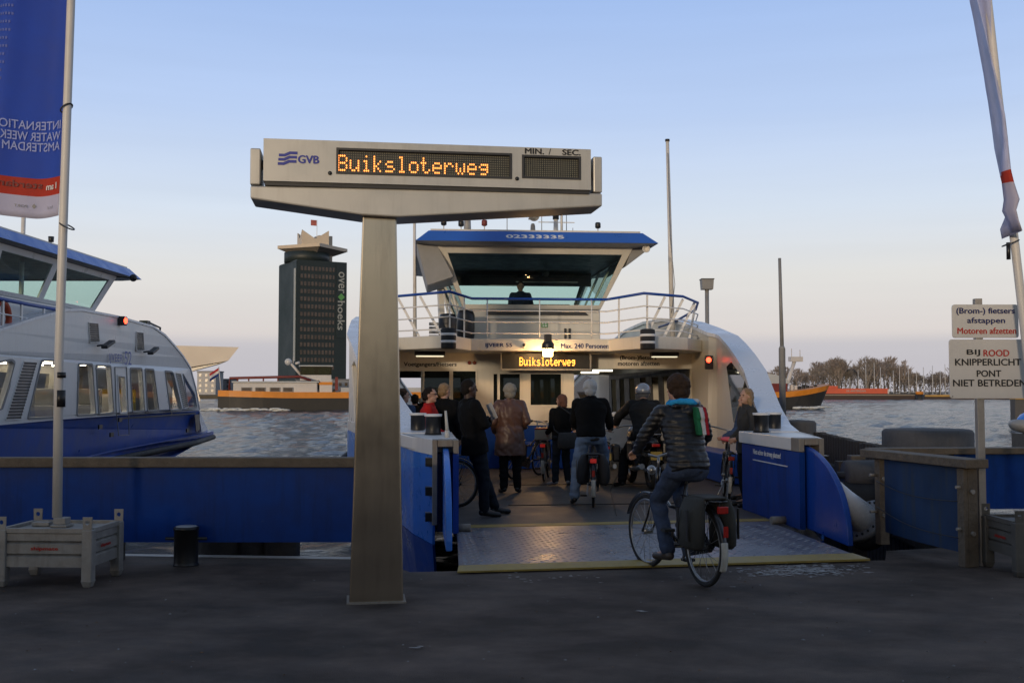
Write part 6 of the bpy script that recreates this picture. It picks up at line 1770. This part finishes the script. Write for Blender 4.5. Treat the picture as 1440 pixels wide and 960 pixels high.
def hand(b, wr, d, n, side, curl=.5):
    """palm, four unequal bent fingers and a thumb; d along the hand, n towards the palm side"""
    d, n = d.normalized(), (n - d * n.dot(d)).normalized(); s = d.cross(n) * side
    pc = wr + d * .055
    b.cap(wr, wr + d * .04, .026, .030, 10)
    for k in (-1, 0, 1): b.cap(wr + d * .03 + s * .018 * k, wr + d * .088 + s * .024 * k, .017, .015, 8)
    for k, l in zip((-1.5, -.5, .5, 1.5), (.060, .075, .080, .072)):
        p0 = wr + d * .09 + s * .0195 * k
        a = curl * .7; d1 = d * cos(a) + n * sin(a); p1 = p0 + d1 * l * .5
        a2 = curl * 1.9; d2 = d * cos(a2) + n * sin(a2); p2 = p1 + d2 * l * .5
        b.cap(p0, p1, .0095, .009, 8); b.cap(p1, p2, .009, .0078, 8)
    t0 = wr + d * .035 + s * .024; t1 = t0 + (d * .6 + s * .7 + n * .35).normalized() * .038; t2 = t1 + (d * .85 + n * .55).normalized() * .03
    b.cap(t0, t1, .013, .011, 8); b.cap(t1, t2, .011, .009, 8)
def person(label, loc, rz, J=None, scale=1.0, skin='skin_light', top=('jacket', None), legs=('trousers', None), shoes='shoe', hair=None, hairstyle='short', head=(0, 0), hem=.80, flare=1.0,
           bulk=1.0, glasses=False, hood=None, vox=.010, sleeve=True, ribs=0, collar=True, helmet=None, grip=.6, slim=1.0, legbulk=1.0, cat='person', face=True):
    j = {k: V(v) for k, v in STAND.items()}
    for k, v in (J or {}).items(): j[k] = V(v)
    t = thing('person', label, cat, loc, rz)
    t.scale = (scale,) * 3
    up = (j['neck'] - j['pel']).normalized()
    sx = (j['shR'] - j['shL']).normalized()
    fy = up.cross(sx).normalized()
    hxv = (j['hiR'] - j['hiL']).normalized()
    HM = Matrix.Rotation(R(head[0]), 3, 'Z') @ Matrix.Rotation(R(head[1]), 3, 'X')
    hc = j['head']
    b = MB()
    # head with face
    b.ell(hc + HM @ V((0, -.01, .02)), (.075, .095, .098), HM, 18)
    b.ell(hc + HM @ V((0, .018, -.045)), (.058, .072, .075), HM, 16)
    b.ell(hc + HM @ V((0, .07, -.085)), (.028, .022, .022), HM, 10)
    b.cap(hc + HM @ V((0, .086, .012)), hc + HM @ V((0, .106, -.022)), .009, .014, 8)
    b.ell(hc + HM @ V((0, .075, .032)), (.05, .018, .014), HM, 10)
    b.ell(hc + HM @ V((0, .08, -.055)), (.024, .012, .010), HM, 8)
    for s in (-1, 1): b.ell(hc + HM @ V((s * .077, -.005, -.005)), (.012, .022, .034), HM, 10)
    b.cap(j['neck'] - up * .03, hc + HM @ V((0, -.015, -.06)), .058, .052, 12)
    def torso(bb, k, z0=0, to=1.0):
        rings = []
        L = (j['neck'] - j['pel'])
        for f, rx_, ry_ in ((-.14, .16, .115), (.0, .172, .12), (.22, .158, .112), (.45, .168, .118), (.68, .185, .122), (.86, .17, .105), (.97, .10, .075), (1.0, .07, .06)):
            if f < z0 or f > to: continue
            c_ = j['pel'] + L * f if f < .7 else (j['pel'] + L * .7).lerp(j['neck'], (f - .7) / .3)
            mxv = hxv.lerp(sx, min(1, max(0, f))).normalized()
            rings.append((c_, mxv, fy, rx_ * k * slim, ry_ * k))
        bb.loft(rings, 24)
        bb.cap(j['shL'], j['shR'], .062 * k)
    torso(b, .93)
    for s in 'LR':
        b.cap(j['sh' + s], j['el' + s], .048, .038); b.cap(j['el' + s], j['wr' + s], .037, .026)
        b.cap(j['hi' + s], j['kn' + s], .082, .056); b.cap(j['kn' + s], j['an' + s], .055, .036)
        b.cap(j['an' + s], j['to' + s], .034, .028)
        dv_ = (j['wr' + s] - j['el' + s]).normalized()
        sd = -1 if s == 'L' else 1
        pn = (J or {}).get('pn' + s) or (-sd, 0, 0)
        hd = V((J or {}).get('hd' + s)) if (J or {}).get('hd' + s) else dv_
        hand(b, j['wr' + s] + dv_ * .005, hd, V(pn), -sd, grip)
    body = remesh(b, min(vox, .0085), 'body', M[skin], t, 2)
    if face:
        for s in (-1, 1):
            MB().ell(hc + HM @ V((s * .031, .077, .017)), (.0125, .008, .008), HM, 10).build('eye', M['eye_m'], t)
        MB().ell(hc + HM @ V((0, .0885, -.052)), (.022, .007, .006), HM, 10).build('mouth', M['lip'], t)
    # trousers
    b = MB()
    k = legbulk
    for s in 'LR':
        b.cap(j['hi' + s] + V((0, 0, .02)), j['kn' + s], .102 * k, .078 * k); b.cap(j['kn' + s], j['an' + s].lerp(j['kn' + s], .04), .077 * k, .066 * k)
    b.ell(j['pel'] - up * .02, (.168 * slim, .125, .12))
    b.cap(j['hiL'], j['hiR'], .112 * k)
    def crease(p):
        return .007 * sin(p.z * 55 + 3 * noise.noise(p * 6)) * max(0, noise.noise(p * 4) + .35)
    remesh(b, vox, legs[0], M[legs[1]], t, 3, .008, 8, crease)
    for s in 'LR':
        b = MB(); a_, o_ = j['an' + s], j['to' + s]; d_ = (o_ - a_); d_.z = 0
        dn = d_.normalized() if d_.length > .01 else V((0, 1, 0)); h_ = min(a_.z, o_.z + .06)
        dr_ = (o_ - a_).normalized()
        b.cap(a_ - dr_ * .03 - V((0, 0, .035)), o_ + dr_ * .03 - V((0, 0, .0)), .042, .034, 12); b.cap(a_ + V((0, 0, -.01)), a_ + dr_ * .06 + V((0, 0, -.02)), .048, .04, 12)
        remesh(b, .008, 'shoe', M[shoes], t, 2)
    # jacket
    b = MB()
    torso(b, 1.13 * bulk, -.2)
    L = (j['neck'] - j['pel']).length
    if hem < .93:                                # skirt of the coat below the hips
        dz = .95 - hem
        dn = V((0, 0, -1))
        b.loft([(j['pel'] + up * .1, hxv, fy, .19 * bulk * slim, .135 * bulk), (j['pel'] + dn * dz * .45, hxv, fy, .2 * bulk * flare * slim, .145 * bulk * flare), (j['pel'] + dn * dz, hxv, fy, .205 * bulk * flare ** 1.6 * slim, .155 * bulk * flare ** 1.6)], 24)
    for s in 'LR':
        b.cap(j['sh' + s], j['el' + s], .072 * bulk, .060 * bulk); b.cap(j['el' + s], j['wr' + s].lerp(j['el' + s], .03), .060 * bulk, .047 * bulk)
    if collar: b.loft([(j['neck'] - up * .05, sx, fy, .10, .09), (j['neck'] + up * .035, sx, fy, .085, .085), (j['neck'] + up * .045, sx, fy, .078, .078)], 20)
    def fold(p):
        f = .006 * sin((p.x + p.z * .6) * 46 + 4 * noise.noise(p * 5)) * max(0, noise.noise(p * 4.2 + V((3, 1, 0))) + .3)
        if ribs: f += .0075 * (abs(sin(p.z * pi / ribs + .6 * noise.noise(p * 6))) - .5)
        return f
    jk = remesh(b, vox, top[0], M[top[1]], t, 3, .010, 7, fold)
    if hair and not helmet:
        b = MB()
        b.ell(hc + HM @ V((0, -.022, .035)), (.086, .1, .093), HM, 18)
        b.ell(hc + HM @ V((0, -.05, -.01)), (.08, .07, .085), HM, 14)
        if hairstyle in ('long', 'bob'):
            e = .20 if hairstyle == 'long' else .09
            for s in (-1, 1):
                b.cap(hc + HM @ V((s * .062, -.015, .02)), hc + HM @ V((s * .07, -.01, -e)), .036, .032, 10)
            b.cap(hc + HM @ V((0, -.06, .0)), hc + HM @ V((0, -.065, -e)), .07, .065, 12)
        if hairstyle == 'big':
            b.ell(hc + HM @ V((0, -.03, .03)), (.108, .115, .11), HM, 16); b.ell(hc + HM @ V((0, -.06, -.04)), (.09, .08, .08), HM, 14)
        # cut the face free
        h_ = remesh(b, .0075, 'hair', M[hair], t, 1, .012 if hairstyle != 'cropped' else .003, 19)
        for v in h_.data.vertices:
            q_ = HM.inverted() @ (v.co - hc)
            lim = .052 if q_.z > .055 else (.022 if hairstyle in ('short', 'cropped', 'big') else .05)
            if q_.z < .085 and q_.y > lim and abs(q_.x) < (.068 if hairstyle in ('long', 'bob') else .2):
                q_.y = lim - (.03 if q_.z < .045 else 0); 
                if q_.z < .045: q_.x *= .9
                v.co = hc + HM @ q_
            if hairstyle == 'cropped':
                v.co = hc + (v.co - hc) * .955
    if helmet:
        b = MB().ell(hc + HM @ V((0, -.01, .025)), (.128, .14, .135), HM, 24)
        o = b.build('helmet', M[helmet], t)
        MB().ell(hc + HM @ V((0, .045, .0)), (.108, .102, .055), HM, 20).build('visor', M['gl_dark'], o)
        MB().tube([hc + HM @ V((.129 * cos(R(a)), -.01 + .141 * sin(R(a)), -.02)) for a in range(0, 360, 15)], .009, 6, closed=True).build('helmet_trim', M['black'], o)
    if glasses:
        g = MB()
        for s in (-1, 1):
            g.tube([hc + HM @ V((s * .033 + .024 * cos(R(a)), .092, .014 + .018 * sin(R(a)))) for a in range(0, 360, 30)], .0028, 5, closed=True)
            g.tube([hc + HM @ V((s * .058, .09, .018)), hc + HM @ V((s * .08, .0, .012))], .003, 5)
        g.build('glasses', M['black'], t)
    return t, j
M.update(
    c_brown=mat('brown_coat_leather', (.10, .046, .030), .46, var=.14, vs=3, bump=.12, bs=30),
    c_black=mat_cloth('black_wool', (.0065, .0065, .007)), c_red=mat_cloth('red_softshell', (.42, .018, .016), var=.12),
    c_darkgrey=mat_cloth('dark_grey_wool', (.045, .044, .043)), c_puff=mat('black_puffer_nylon', (.009, .009, .011), .45, var=.2, vs=8, bump=.2, bs=60),
    c_moto=mat_cloth('worn_black_biker_jacket', (.018, .017, .016), rough=.65), c_navy=mat_cloth('navy_jacket', (.02, .03, .06)),
    c_denimj=mat_cloth('denim_jacket', (.05, .075, .14)), t_black=mat_cloth('black_trousers', (.008, .008, .009)),
    t_jeans=mat_cloth('light_blue_jeans', (.13, .19, .30), var=.28), t_dark=mat_cloth('dark_jeans', (.014, .018, .026), var=.3),
    t_mid=mat_cloth('mid_blue_jeans', (.045, .062, .105), var=.3), h_grey=mat('grey_hair', (.24, .215, .175), .8, var=.2, vs=26, bump=.6, bs=90),
    h_white=mat('white_hair', (.5, .49, .47), .8, var=.15, vs=26, bump=.6, bs=90), h_brown=mat('brown_hair', (.036, .021, .013), .7, spec=.2, var=.35, vs=26, bump=.6, bs=90),
    h_dark=mat('dark_hair', (.012, .009, .007), .75, spec=.15, var=.3, vs=26, bump=.6, bs=90), h_red=mat('auburn_hair', (.11, .04, .02), .6, var=.3, vs=26, bump=.6, bs=90),
    h_blond=mat('dark_blond_hair', (.26, .16, .075), .55, var=.35, vs=26, bump=.6, bs=90), helm=mat('silver_helmet_paint', (.30, .31, .33), .22, .35, var=.08, coat=.5),
    white_sheet=mat('white_paper', (.55, .55, .56), .7, var=.03), plaid=mat('plaid_bag_cloth', (.035, .033, .033), .85, var=.5, vs=30),
    hood_b=mat_cloth('blue_hood_lining', (.03, .30, .62)), hood_w=mat_cloth('white_hood_cloth', (.5, .53, .56)),
    s_green=mat_cloth('green_stripe', (.02, .13, .06)), s_white=mat_cloth('white_stripe', (.5, .5, .5)), s_red=mat_cloth('red_stripe', (.32, .02, .03)),
)
# ---- cyclist rolling on to the ramp
HD = R(17.7)
cy0 = V((1.49, 9.79, 0))
bicycle('black city bicycle with grey panniers ridden on to the ramp', cy0, HD, steer=6, panniers='pannier2', crank=-62)
J = dict(pel=(0, -.27, 1.04), chest=(0, -.19, 1.34), neck=(0, -.10, 1.545), head=(-.01, -.055, 1.705),
         shL=(-.19, -.10, 1.49), shR=(.19, -.12, 1.49), elL=(-.30, .02, 1.26), elR=(.32, -.0, 1.27), wrL=(-.30, .17, 1.135), wrR=(.30, .16, 1.14),
         hiL=(-.095, -.25, .985), hiR=(.095, -.25, .985), knL=(-.12, .12, .68), knR=(.12, .20, .86), anL=(-.13, -.11, .24), anR=(.13, .06, .50), toL=(-.15, .07, .19), toR=(.15, .22, .44),
         hdL=(0, .8, -.2), hdR=(0, .8, -.2), pnL=(0, -.2, -1), pnR=(0, -.2, -1))
ct, cj = person('cyclist in black puffer jacket with blue hood riding towards the ferry', cy0, HD, J, 1.0, top=('puffer_jacket', 'c_puff'), legs=('jeans', 't_mid'), shoes='shoeb', hair='h_brown', hairstyle='big', head=(18, -4), hem=.93, bulk=1.03, ribs=.05, grip=1.0, vox=.0095, collar=True)
b = MB(); up = (cj['neck'] - cj['chest']).normalized()
b.tube([cj['neck'] + V((.10 * cos(R(a)), .01 + .085 * sin(R(a)), .012 + .025 * sin(R(a)))) for a in range(0, 360, 18)], .026, 10, closed=True)
remesh(b, .008, 'hood_collar', M['hood_b'], ct, 2, .01, 14)
b = MB(); b.ell(cj['neck'] + V((.02, -.10, .0)), (.15, .06, .045)); b.ell(cj['neck'] + V((.05, -.125, -.05)), (.12, .05, .06))
remesh(b, .008, 'hood', M['c_puff'], ct, 2, .014, 12)
b = MB(); b.tube([cj['neck'] + V(p) for p in ((-.12, -.05, .03), (-.05, -.125, .045), (.05, -.15, .04), (.14, -.10, .02))], [.024, .032, .03, .02], 10)
remesh(b, .008, 'hood_edge', M['hood_b'], ct, 2, .006, 14)
b = MB(); b.tube([cj['neck'] + V(p) for p in ((.05, -.15, .055), (.11, -.13, .045), (.16, -.08, .03))], [.016, .022, .014], 10)
remesh(b, .008, 'hood_lining', M['hood_w'], ct, 2, .006, 14)
for k, m in enumerate(('s_green', 's_white', 's_red')):
    b = MB(); x = .045 + .042 * k; vs = []
    for i in range(9):
        t_ = i / 8; z = 1.54 - .25 * t_; f_ = (z - 1.04) / .505
        yb = -.27 + .17 * f_ - (.148 + .02 * min(1, t_ * 2)) * sqrt(max(.1, 1 - ((x + .02) / .25) ** 2)) - .012 - (.035 if t_ < .45 else .012)
        vs += [(x, yb - .02, z), (x + .041, yb - .02, z), (x + .041, yb + .06, z), (x, yb + .06, z)]
    b.add(vs, [(4 * i + q_, 4 * i + (q_ + 1) % 4, 4 * i + 4 + (q_ + 1) % 4, 4 * i + 4 + q_) for i in range(8) for q_ in range(4)] + [(0, 1, 2, 3), (32, 33, 34, 35)])
    remesh(b, .008, 'stripe', M[m], ct, 2, .006, 14)
# ---- people on the deck
def dk_(px, py, z=.0): return atZ(px, py, z)
def face_to(a): return R(a)
p = dk_(676, 727)
FOLD = dict(elL=(-.25, .03, 1.16), elR=(.25, .03, 1.17), wrL=(.02, .19, 1.22), wrR=(-.02, .22, 1.17), hdL=(.9, .1, .1), hdR=(-.9, .1, .1), pnL=(0, -1, 0), pnR=(0, -1, 0))
J = dict(FOLD, pel=(0, .02, .95), hiL=(-.09, .02, .91), hiR=(.09, .02, .91), chest=(0, -.05, 1.28), neck=(0, -.07, 1.46), head=(0, -.06, 1.62), shL=(-.195, -.05, 1.41), shR=(.195, -.07, 1.41), knL=(-.09, .18, .52), knR=(.10, .10, .50), anL=(-.10, .36, .09), anR=(.10, .10, .09), toL=(-.12, .54, .04), toR=(.12, .27, .035))
pt_, pj = person('man in long black coat leaning on the left bulwark with folded arms', (p.x - .1, p.y + .02, 0), R(-62), J, 1.06, 'skin_dark', ('coat', 'c_black'), ('jeans', 't_dark'), 'shoe', 'h_dark', 'cropped', (-6, -2), hem=.80, bulk=1.08)
MB().obox(Matrix.Translation((.05, .235, 1.33)) @ Matrix.Rotation(R(-14), 4, 'Y') @ Matrix.Rotation(R(20), 4, 'X'), .15, .006, .21).build('paper_sheet', M['white_sheet'], pt_)
p = dk_(717, 693)
J = dict(wrL=(-.22, .16, .98), elL=(-.27, -.04, 1.14), elR=(.27, -.04, 1.14), wrR=(.2, .18, 1.02), toL=(-.13, .15, .035), toR=(.17, .13, .035), anR=(.12, -.02, .09), knL=(-.10, .01, .5), knR=(.11, .01, .5))
person('grey haired person in long brown leather coat seen from behind', (p.x, p.y + .03, 0), R(8), J, 1.035, top=('leather_coat', 'c_brown'), legs=('trousers', 't_black'), hair='h_grey', hairstyle='big', head=(-4, 0), hem=.60, flare=1.08, bulk=1.12, shoes='shoe')
# red jacket behind the left bulwark
p = atY(604, 600, 16.3); 
person('person in red jacket with glasses standing behind the left bulwark', (p.x, 16.3, 0), R(-92), dict(elL=(-.24, .0, 1.13), wrL=(-.15, .22, 1.0), wrR=(.16, .24, 1.0)), 1.0, top=('red_jacket', 'c_red'), legs=('trousers', 't_black'), hair='h_dark', hairstyle='short', head=(-12, 0), glasses=True, bulk=1.1, hem=.85)
p = atY(625, 600, 17.8)
person('fair haired person in black jacket behind the red jacket', (p.x, 17.8, 0), R(-20), None, 1.04, top=('jacket', 'c_black'), legs=('trousers', 't_black'), hair='h_blond', hairstyle='short', head=(-25, 0), bulk=1.05, hem=.85)
p = atY(566, 600, 17.2)
person('person in denim jacket half hidden behind the sign post', (p.x, 17.2, 0), R(-35), None, .99, top=('denim_jacket', 'c_denimj'), legs=('jeans', 't_dark'), hair='h_brown', hairstyle='short', head=(-25, 0))
for px, D, lb_, sc_2 in ((583, 21.5, 'dark clothed passenger seen left in the open cabin door', .93), (598, 22.3, 'dark clothed passenger behind the cabin door frame', .97)):
    p = atY(px, 600, D)
    person(lb_, (p.x, D, 0), R(15), None, sc_2, top=('jacket', 'c_black'), legs=('trousers', 't_black'), hair='h_dark', hairstyle='short', vox=.014)
# girl with plaid bag
p = dk_(790, 682)
J = dict(wrL=(-.2, .2, 1.0), wrR=(.2, .2, 1.0), elR=(.25, -.02, 1.13), knL=(-.11, .03, .5), anL=(-.15, -.02, .09), toL=(-.2, .13, .035), anR=(.12, -.03, .09), toR=(.2, .1, .035))
gt, gj = person('auburn haired girl in black jacket carrying a plaid bag', (p.x, p.y, 0), R(24), J, .935, top=('jacket', 'c_black'), legs=('jeans', 't_dark'), hair='h_red', hairstyle='bob', head=(30, 0), hem=.86, shoes='shoew')
b = MB().loft([(V((.02, -.22, z)), V((1, 0, 0)), V((0, 1, 0)), rx_, ry_) for z, rx_, ry_ in ((.66, .16, .05), (.69, .21, .075), (.82, .21, .08), (.93, .19, .05), (.95, .17, .03))], 18)
bag = thing('shoulder_bag', 'dark plaid shoulder bag worn by the auburn haired girl', 'bag', (p.x, p.y, 0), R(24))
b.build('bag_body', M['plaid'], bag)
MB().tube([(.18, -.2, .93), (.14, -.16, 1.25), (-.08, -.06, 1.42), (-.19, .06, 1.3), (-.2, -.1, 1.0), (-.15, -.2, .93)], .012, 6).build('bag_strap', M['black'], bag)
# white haired man on his bicycle
p = dk_(838, 713)
HB = R(-4)
wb = V((p.x - .0, p.y + .54, 0))
bicycle('black bicycle with black panniers under the white haired man', wb, HB, panniers='pannier', crank=70, light='redglow')
J = dict(pel=(-.03, -.27, 1.06), chest=(-.03, -.2, 1.37), neck=(-.03, -.14, 1.56), head=(-.04, -.10, 1.72), shL=(-.225, -.14, 1.50), shR=(.165, -.14, 1.50), elL=(-.29, -.02, 1.26), elR=(.24, -.02, 1.26), wrL=(-.27, .2, 1.14), wrR=(.26, .2, 1.14),
         hiL=(-.13, -.25, 1.0), hiR=(.08, -.25, 1.0), knL=(-.24, -.10, .55), knR=(.17, .14, .72), anL=(-.28, -.16, .10), anR=(.15, .0, .36), toL=(-.31, .02, .035), toR=(.16, .17, .32), hdL=(0, .8, -.2), hdR=(0, .8, -.2), pnL=(0, -.2, -1), pnR=(0, -.2, -1))
person('white haired man in black coat sitting on a bicycle', wb, HB, J, 1.0, top=('coat', 'c_black'), legs=('jeans', 't_jeans'), hair='h_white', hairstyle='big', head=(4, -3), hem=.93, bulk=1.16, legbulk=1.08, grip=1.0)
# girl's bicycle, dark ones
p = dk_(771, 678)
bicycle('bicycle with beige box on its carrier beside the auburn haired girl', (p.x - .02, p.y + .6, 0), R(-6), box='crateb', light='redglow')
p = dk_(737, 678)
bicycle('dark bicycle parked at the bench behind the brown coat', (p.x + .05, p.y + 1.2, 0), R(-28), lean=4, panniers='pannier')
p = dk_(652, 690)
bicycle('dark bicycle hidden behind the man in black coat', (p.x - .5, 15.7, 0), R(70), lean=3)
p = dk_(1030, 707)
bicycle('bicycle with pink saddle parked beside the right bulwark', (p.x, p.y + .5, 0), R(-8), saddle='pink', lean=3, light='redlens', sz=.95)
# moped and motorbike
def motorbike(name, label, cat, loc, rz, big=True):
    t = thing(name, label, cat, loc, rz)
    R_ = .31 if big else .25
    for y in (-.70, .72):
        ring = lambda rr, n=32: [V((0, y + rr * cos(2 * pi * k / n), R_ + rr * sin(2 * pi * k / n))) for k in range(n)]
        w_ = MB().tube(ring(R_ - .06), .062 if big else .05, 10, closed=True).build('wheel', M['tyre'], t)
        MB().tube(ring(R_ - .12), .02, 6, closed=True).cyl((-.06, y, R_), (.06, y, R_), .05, n=12).build('rim', M['rimsteel'], w_)
    bd = MB().loft([(V((0, y, z)), V((1, 0, 0)), V((0, 0, 1)), w_, h_) for y, w_, h_, z in ((-.95, .05, .04, .80), (-.8, .10, .07, .80), (-.35, .15, .10, .74), (0, .13, .09, .74), (.2, .17, .14, .84), (.42, .16, .13, .86), (.55, .09, .08, .88))], 18)
    remesh(bd, .015, 'body_shell', M['bikeblack'], t, 3)
    MB().loft([(V((0, y, .84)), V((1, 0, 0)), V((0, 0, 1)), w_, .04) for y, w_ in ((-.8, .10), (-.6, .14), (-.2, .14), (.05, .09))], 14).build('seat', M['saddle'], t)
    MB().box(-.16, .16, -.2, .35, .30, .62).cyl((-.22, .1, .42), (.22, .1, .42), .09, n=12).build('engine', M['dark'], t, bevel=.03)
    for s in (-1, 1):
        MB().tube([(s * .1, -.7, R_), (s * .1, -.1, .45)], .025, 6).tube([(s * .09, .72, R_), (s * .09, .5, .95)], .025, 8).build('fork', M['rimsteel'], t)
        MB().tube([(s * .17, .3, .34), (s * .2, -.3, .32), (s * .21, -.85, .40)], [.03, .045, .05], 10).build('exhaust', M['rimsteel'], t)
        MB().box(min(s * .18, s * .36), max(s * .18, s * .36), -.78, -.36, .48, .82).build('side_case', M['bikeblack'], t, bevel=.04)
        mi_ = MB().tube([(s * .3, .45, 1.04), (s * .36, .48, 1.22)], .008, 6).build('mirror_stalk', M['black'], t)
        MB().ell((s * .37, .46, 1.26), (.06, .02, .045)).build('mirror', M['gelcoat'], mi_)
    MB().tube([(-.36, .32, 1.02), (-.2, .46, 1.05), (.2, .46, 1.05), (.36, .32, 1.02)], .016, 8).build('handlebar', M['rimsteel'], t)
    MB().ell((0, .60, .95), (.09, .07, .09)).build('headlight', M['gelcoat'], t)
    MB().box(-.10, .10, -1.02, -1.005, .52, .66).build('number_plate', M['yellow'], t)
    MB().box(-.07, .07, -1.0, -.95, .74, .79).build('rear_light', M['redlens'], t, bevel=.01)
    MB().tube([(-.1, -.75, .9), (-.1, -1.0, .95), (.1, -1.0, .95), (.1, -.75, .9)], .01, 6).build('luggage_rack', M['rimsteel'], t)
    return t
p = dk_(905, 688)
mo = V((p.x + .05, p.y + .75, 0)); HM_ = R(8)
motorbike('motorbike', 'black motorbike with side cases ridden by the helmeted man', 'motorbike', mo, HM_)
J = dict(pel=(0, -.38, .92), chest=(0, -.30, 1.22), neck=(0, -.19, 1.43), head=(0, -.13, 1.60), shL=(-.21, -.18, 1.38), shR=(.21, -.18, 1.38), elL=(-.38, .06, 1.18), elR=(.38, .06, 1.18), wrL=(-.36, .30, 1.06), wrR=(.36, .30, 1.06),
         hiL=(-.12, -.36, .88), hiR=(.12, -.36, .88), knL=(-.30, -.05, .52), knR=(.28, .0, .52), anL=(-.40, -.25, .10), anR=(.36, -.15, .12), toL=(-.46, -.08, .04), toR=(.40, .03, .05), hdL=(0, .8, -.2), hdR=(0, .8, -.2), pnL=(0, -.2, -1), pnR=(0, -.2, -1))
person('motorcyclist in black jacket and silver helmet on the motorbike', mo, HM_, J, 1.04, top=('biker_jacket', 'c_moto'), legs=('trousers', 't_black'), helmet='helm', head=(16, 0), bulk=1.3, hem=.93, legbulk=1.2, grip=1.0)
p = dk_(858, 690)
mp_ = motorbike('moped', 'dark moped with chrome rack and red tail light in front of motorbike', 'moped', (p.x - .02, p.y + 1.5, 0), R(2), False)
mp_.scale = (.72, .85, .9)
# blond woman at the right bulwark
p = atY(1049, 600, 15.7)
J = dict(elL=(-.24, .0, 1.12), wrL=(-.12, .2, 1.0), elR=(.24, .0, 1.12), wrR=(.12, .2, .98), hdL=(.6, .5, -.2), hdR=(-.6, .5, -.2))
person('blond woman in dark grey jacket leaning by the right bulwark', (p.x + .02, 15.7, 0), R(100), J, .99, top=('grey_jacket', 'c_darkgrey'), legs=('trousers', 't_black'), hair='h_blond', hairstyle='long', head=(18, 0), hem=.78, bulk=1.0, slim=.92)
p = atY(1032, 600, 16.4)
person('person in denim jacket beyond the blond woman at the right', (p.x + .22, 16.6, 0), R(100), dict(elL=(-.3, .2, 1.16), wrL=(-.1, .40, 1.04), elR=(.3, .02, 1.14), wrR=(.2, .25, 1.0)), .95, top=('denim_jacket', 'c_denimj'), legs=('jeans', 't_dark'), hair='h_brown', hairstyle='short', head=(10, 10))
# helmsman
hp_ = FF.w(-.13, 14.95, 3.52 - .60)
person('helmsman sitting behind the wheelhouse window', hp_, FY + pi, dict(pel=(0, 0, .6), chest=(0, .02, .9), neck=(0, .03, 1.08), head=(0, .06, 1.23), shL=(-.19, .02, 1.03), shR=(.19, .02, 1.03), elL=(-.25, .1, .78), elR=(.25, .1, .78), wrL=(-.2, .32, .72), wrR=(.2, .32, .72), hiL=(-.1, .02, .56), hiR=(.1, .02, .56), knL=(-.12, .4, .52), knR=(.12, .4, .52), anL=(-.12, .4, .5), anR=(.12, .4, .5), toL=(-.12, .5, .48), toR=(.12, .5, .48)), 1.0, top=('jacket', 'c_navy'), legs=('trousers', 't_black'), hair='h_dark', hairstyle='short', head=(0, -10), vox=.014)
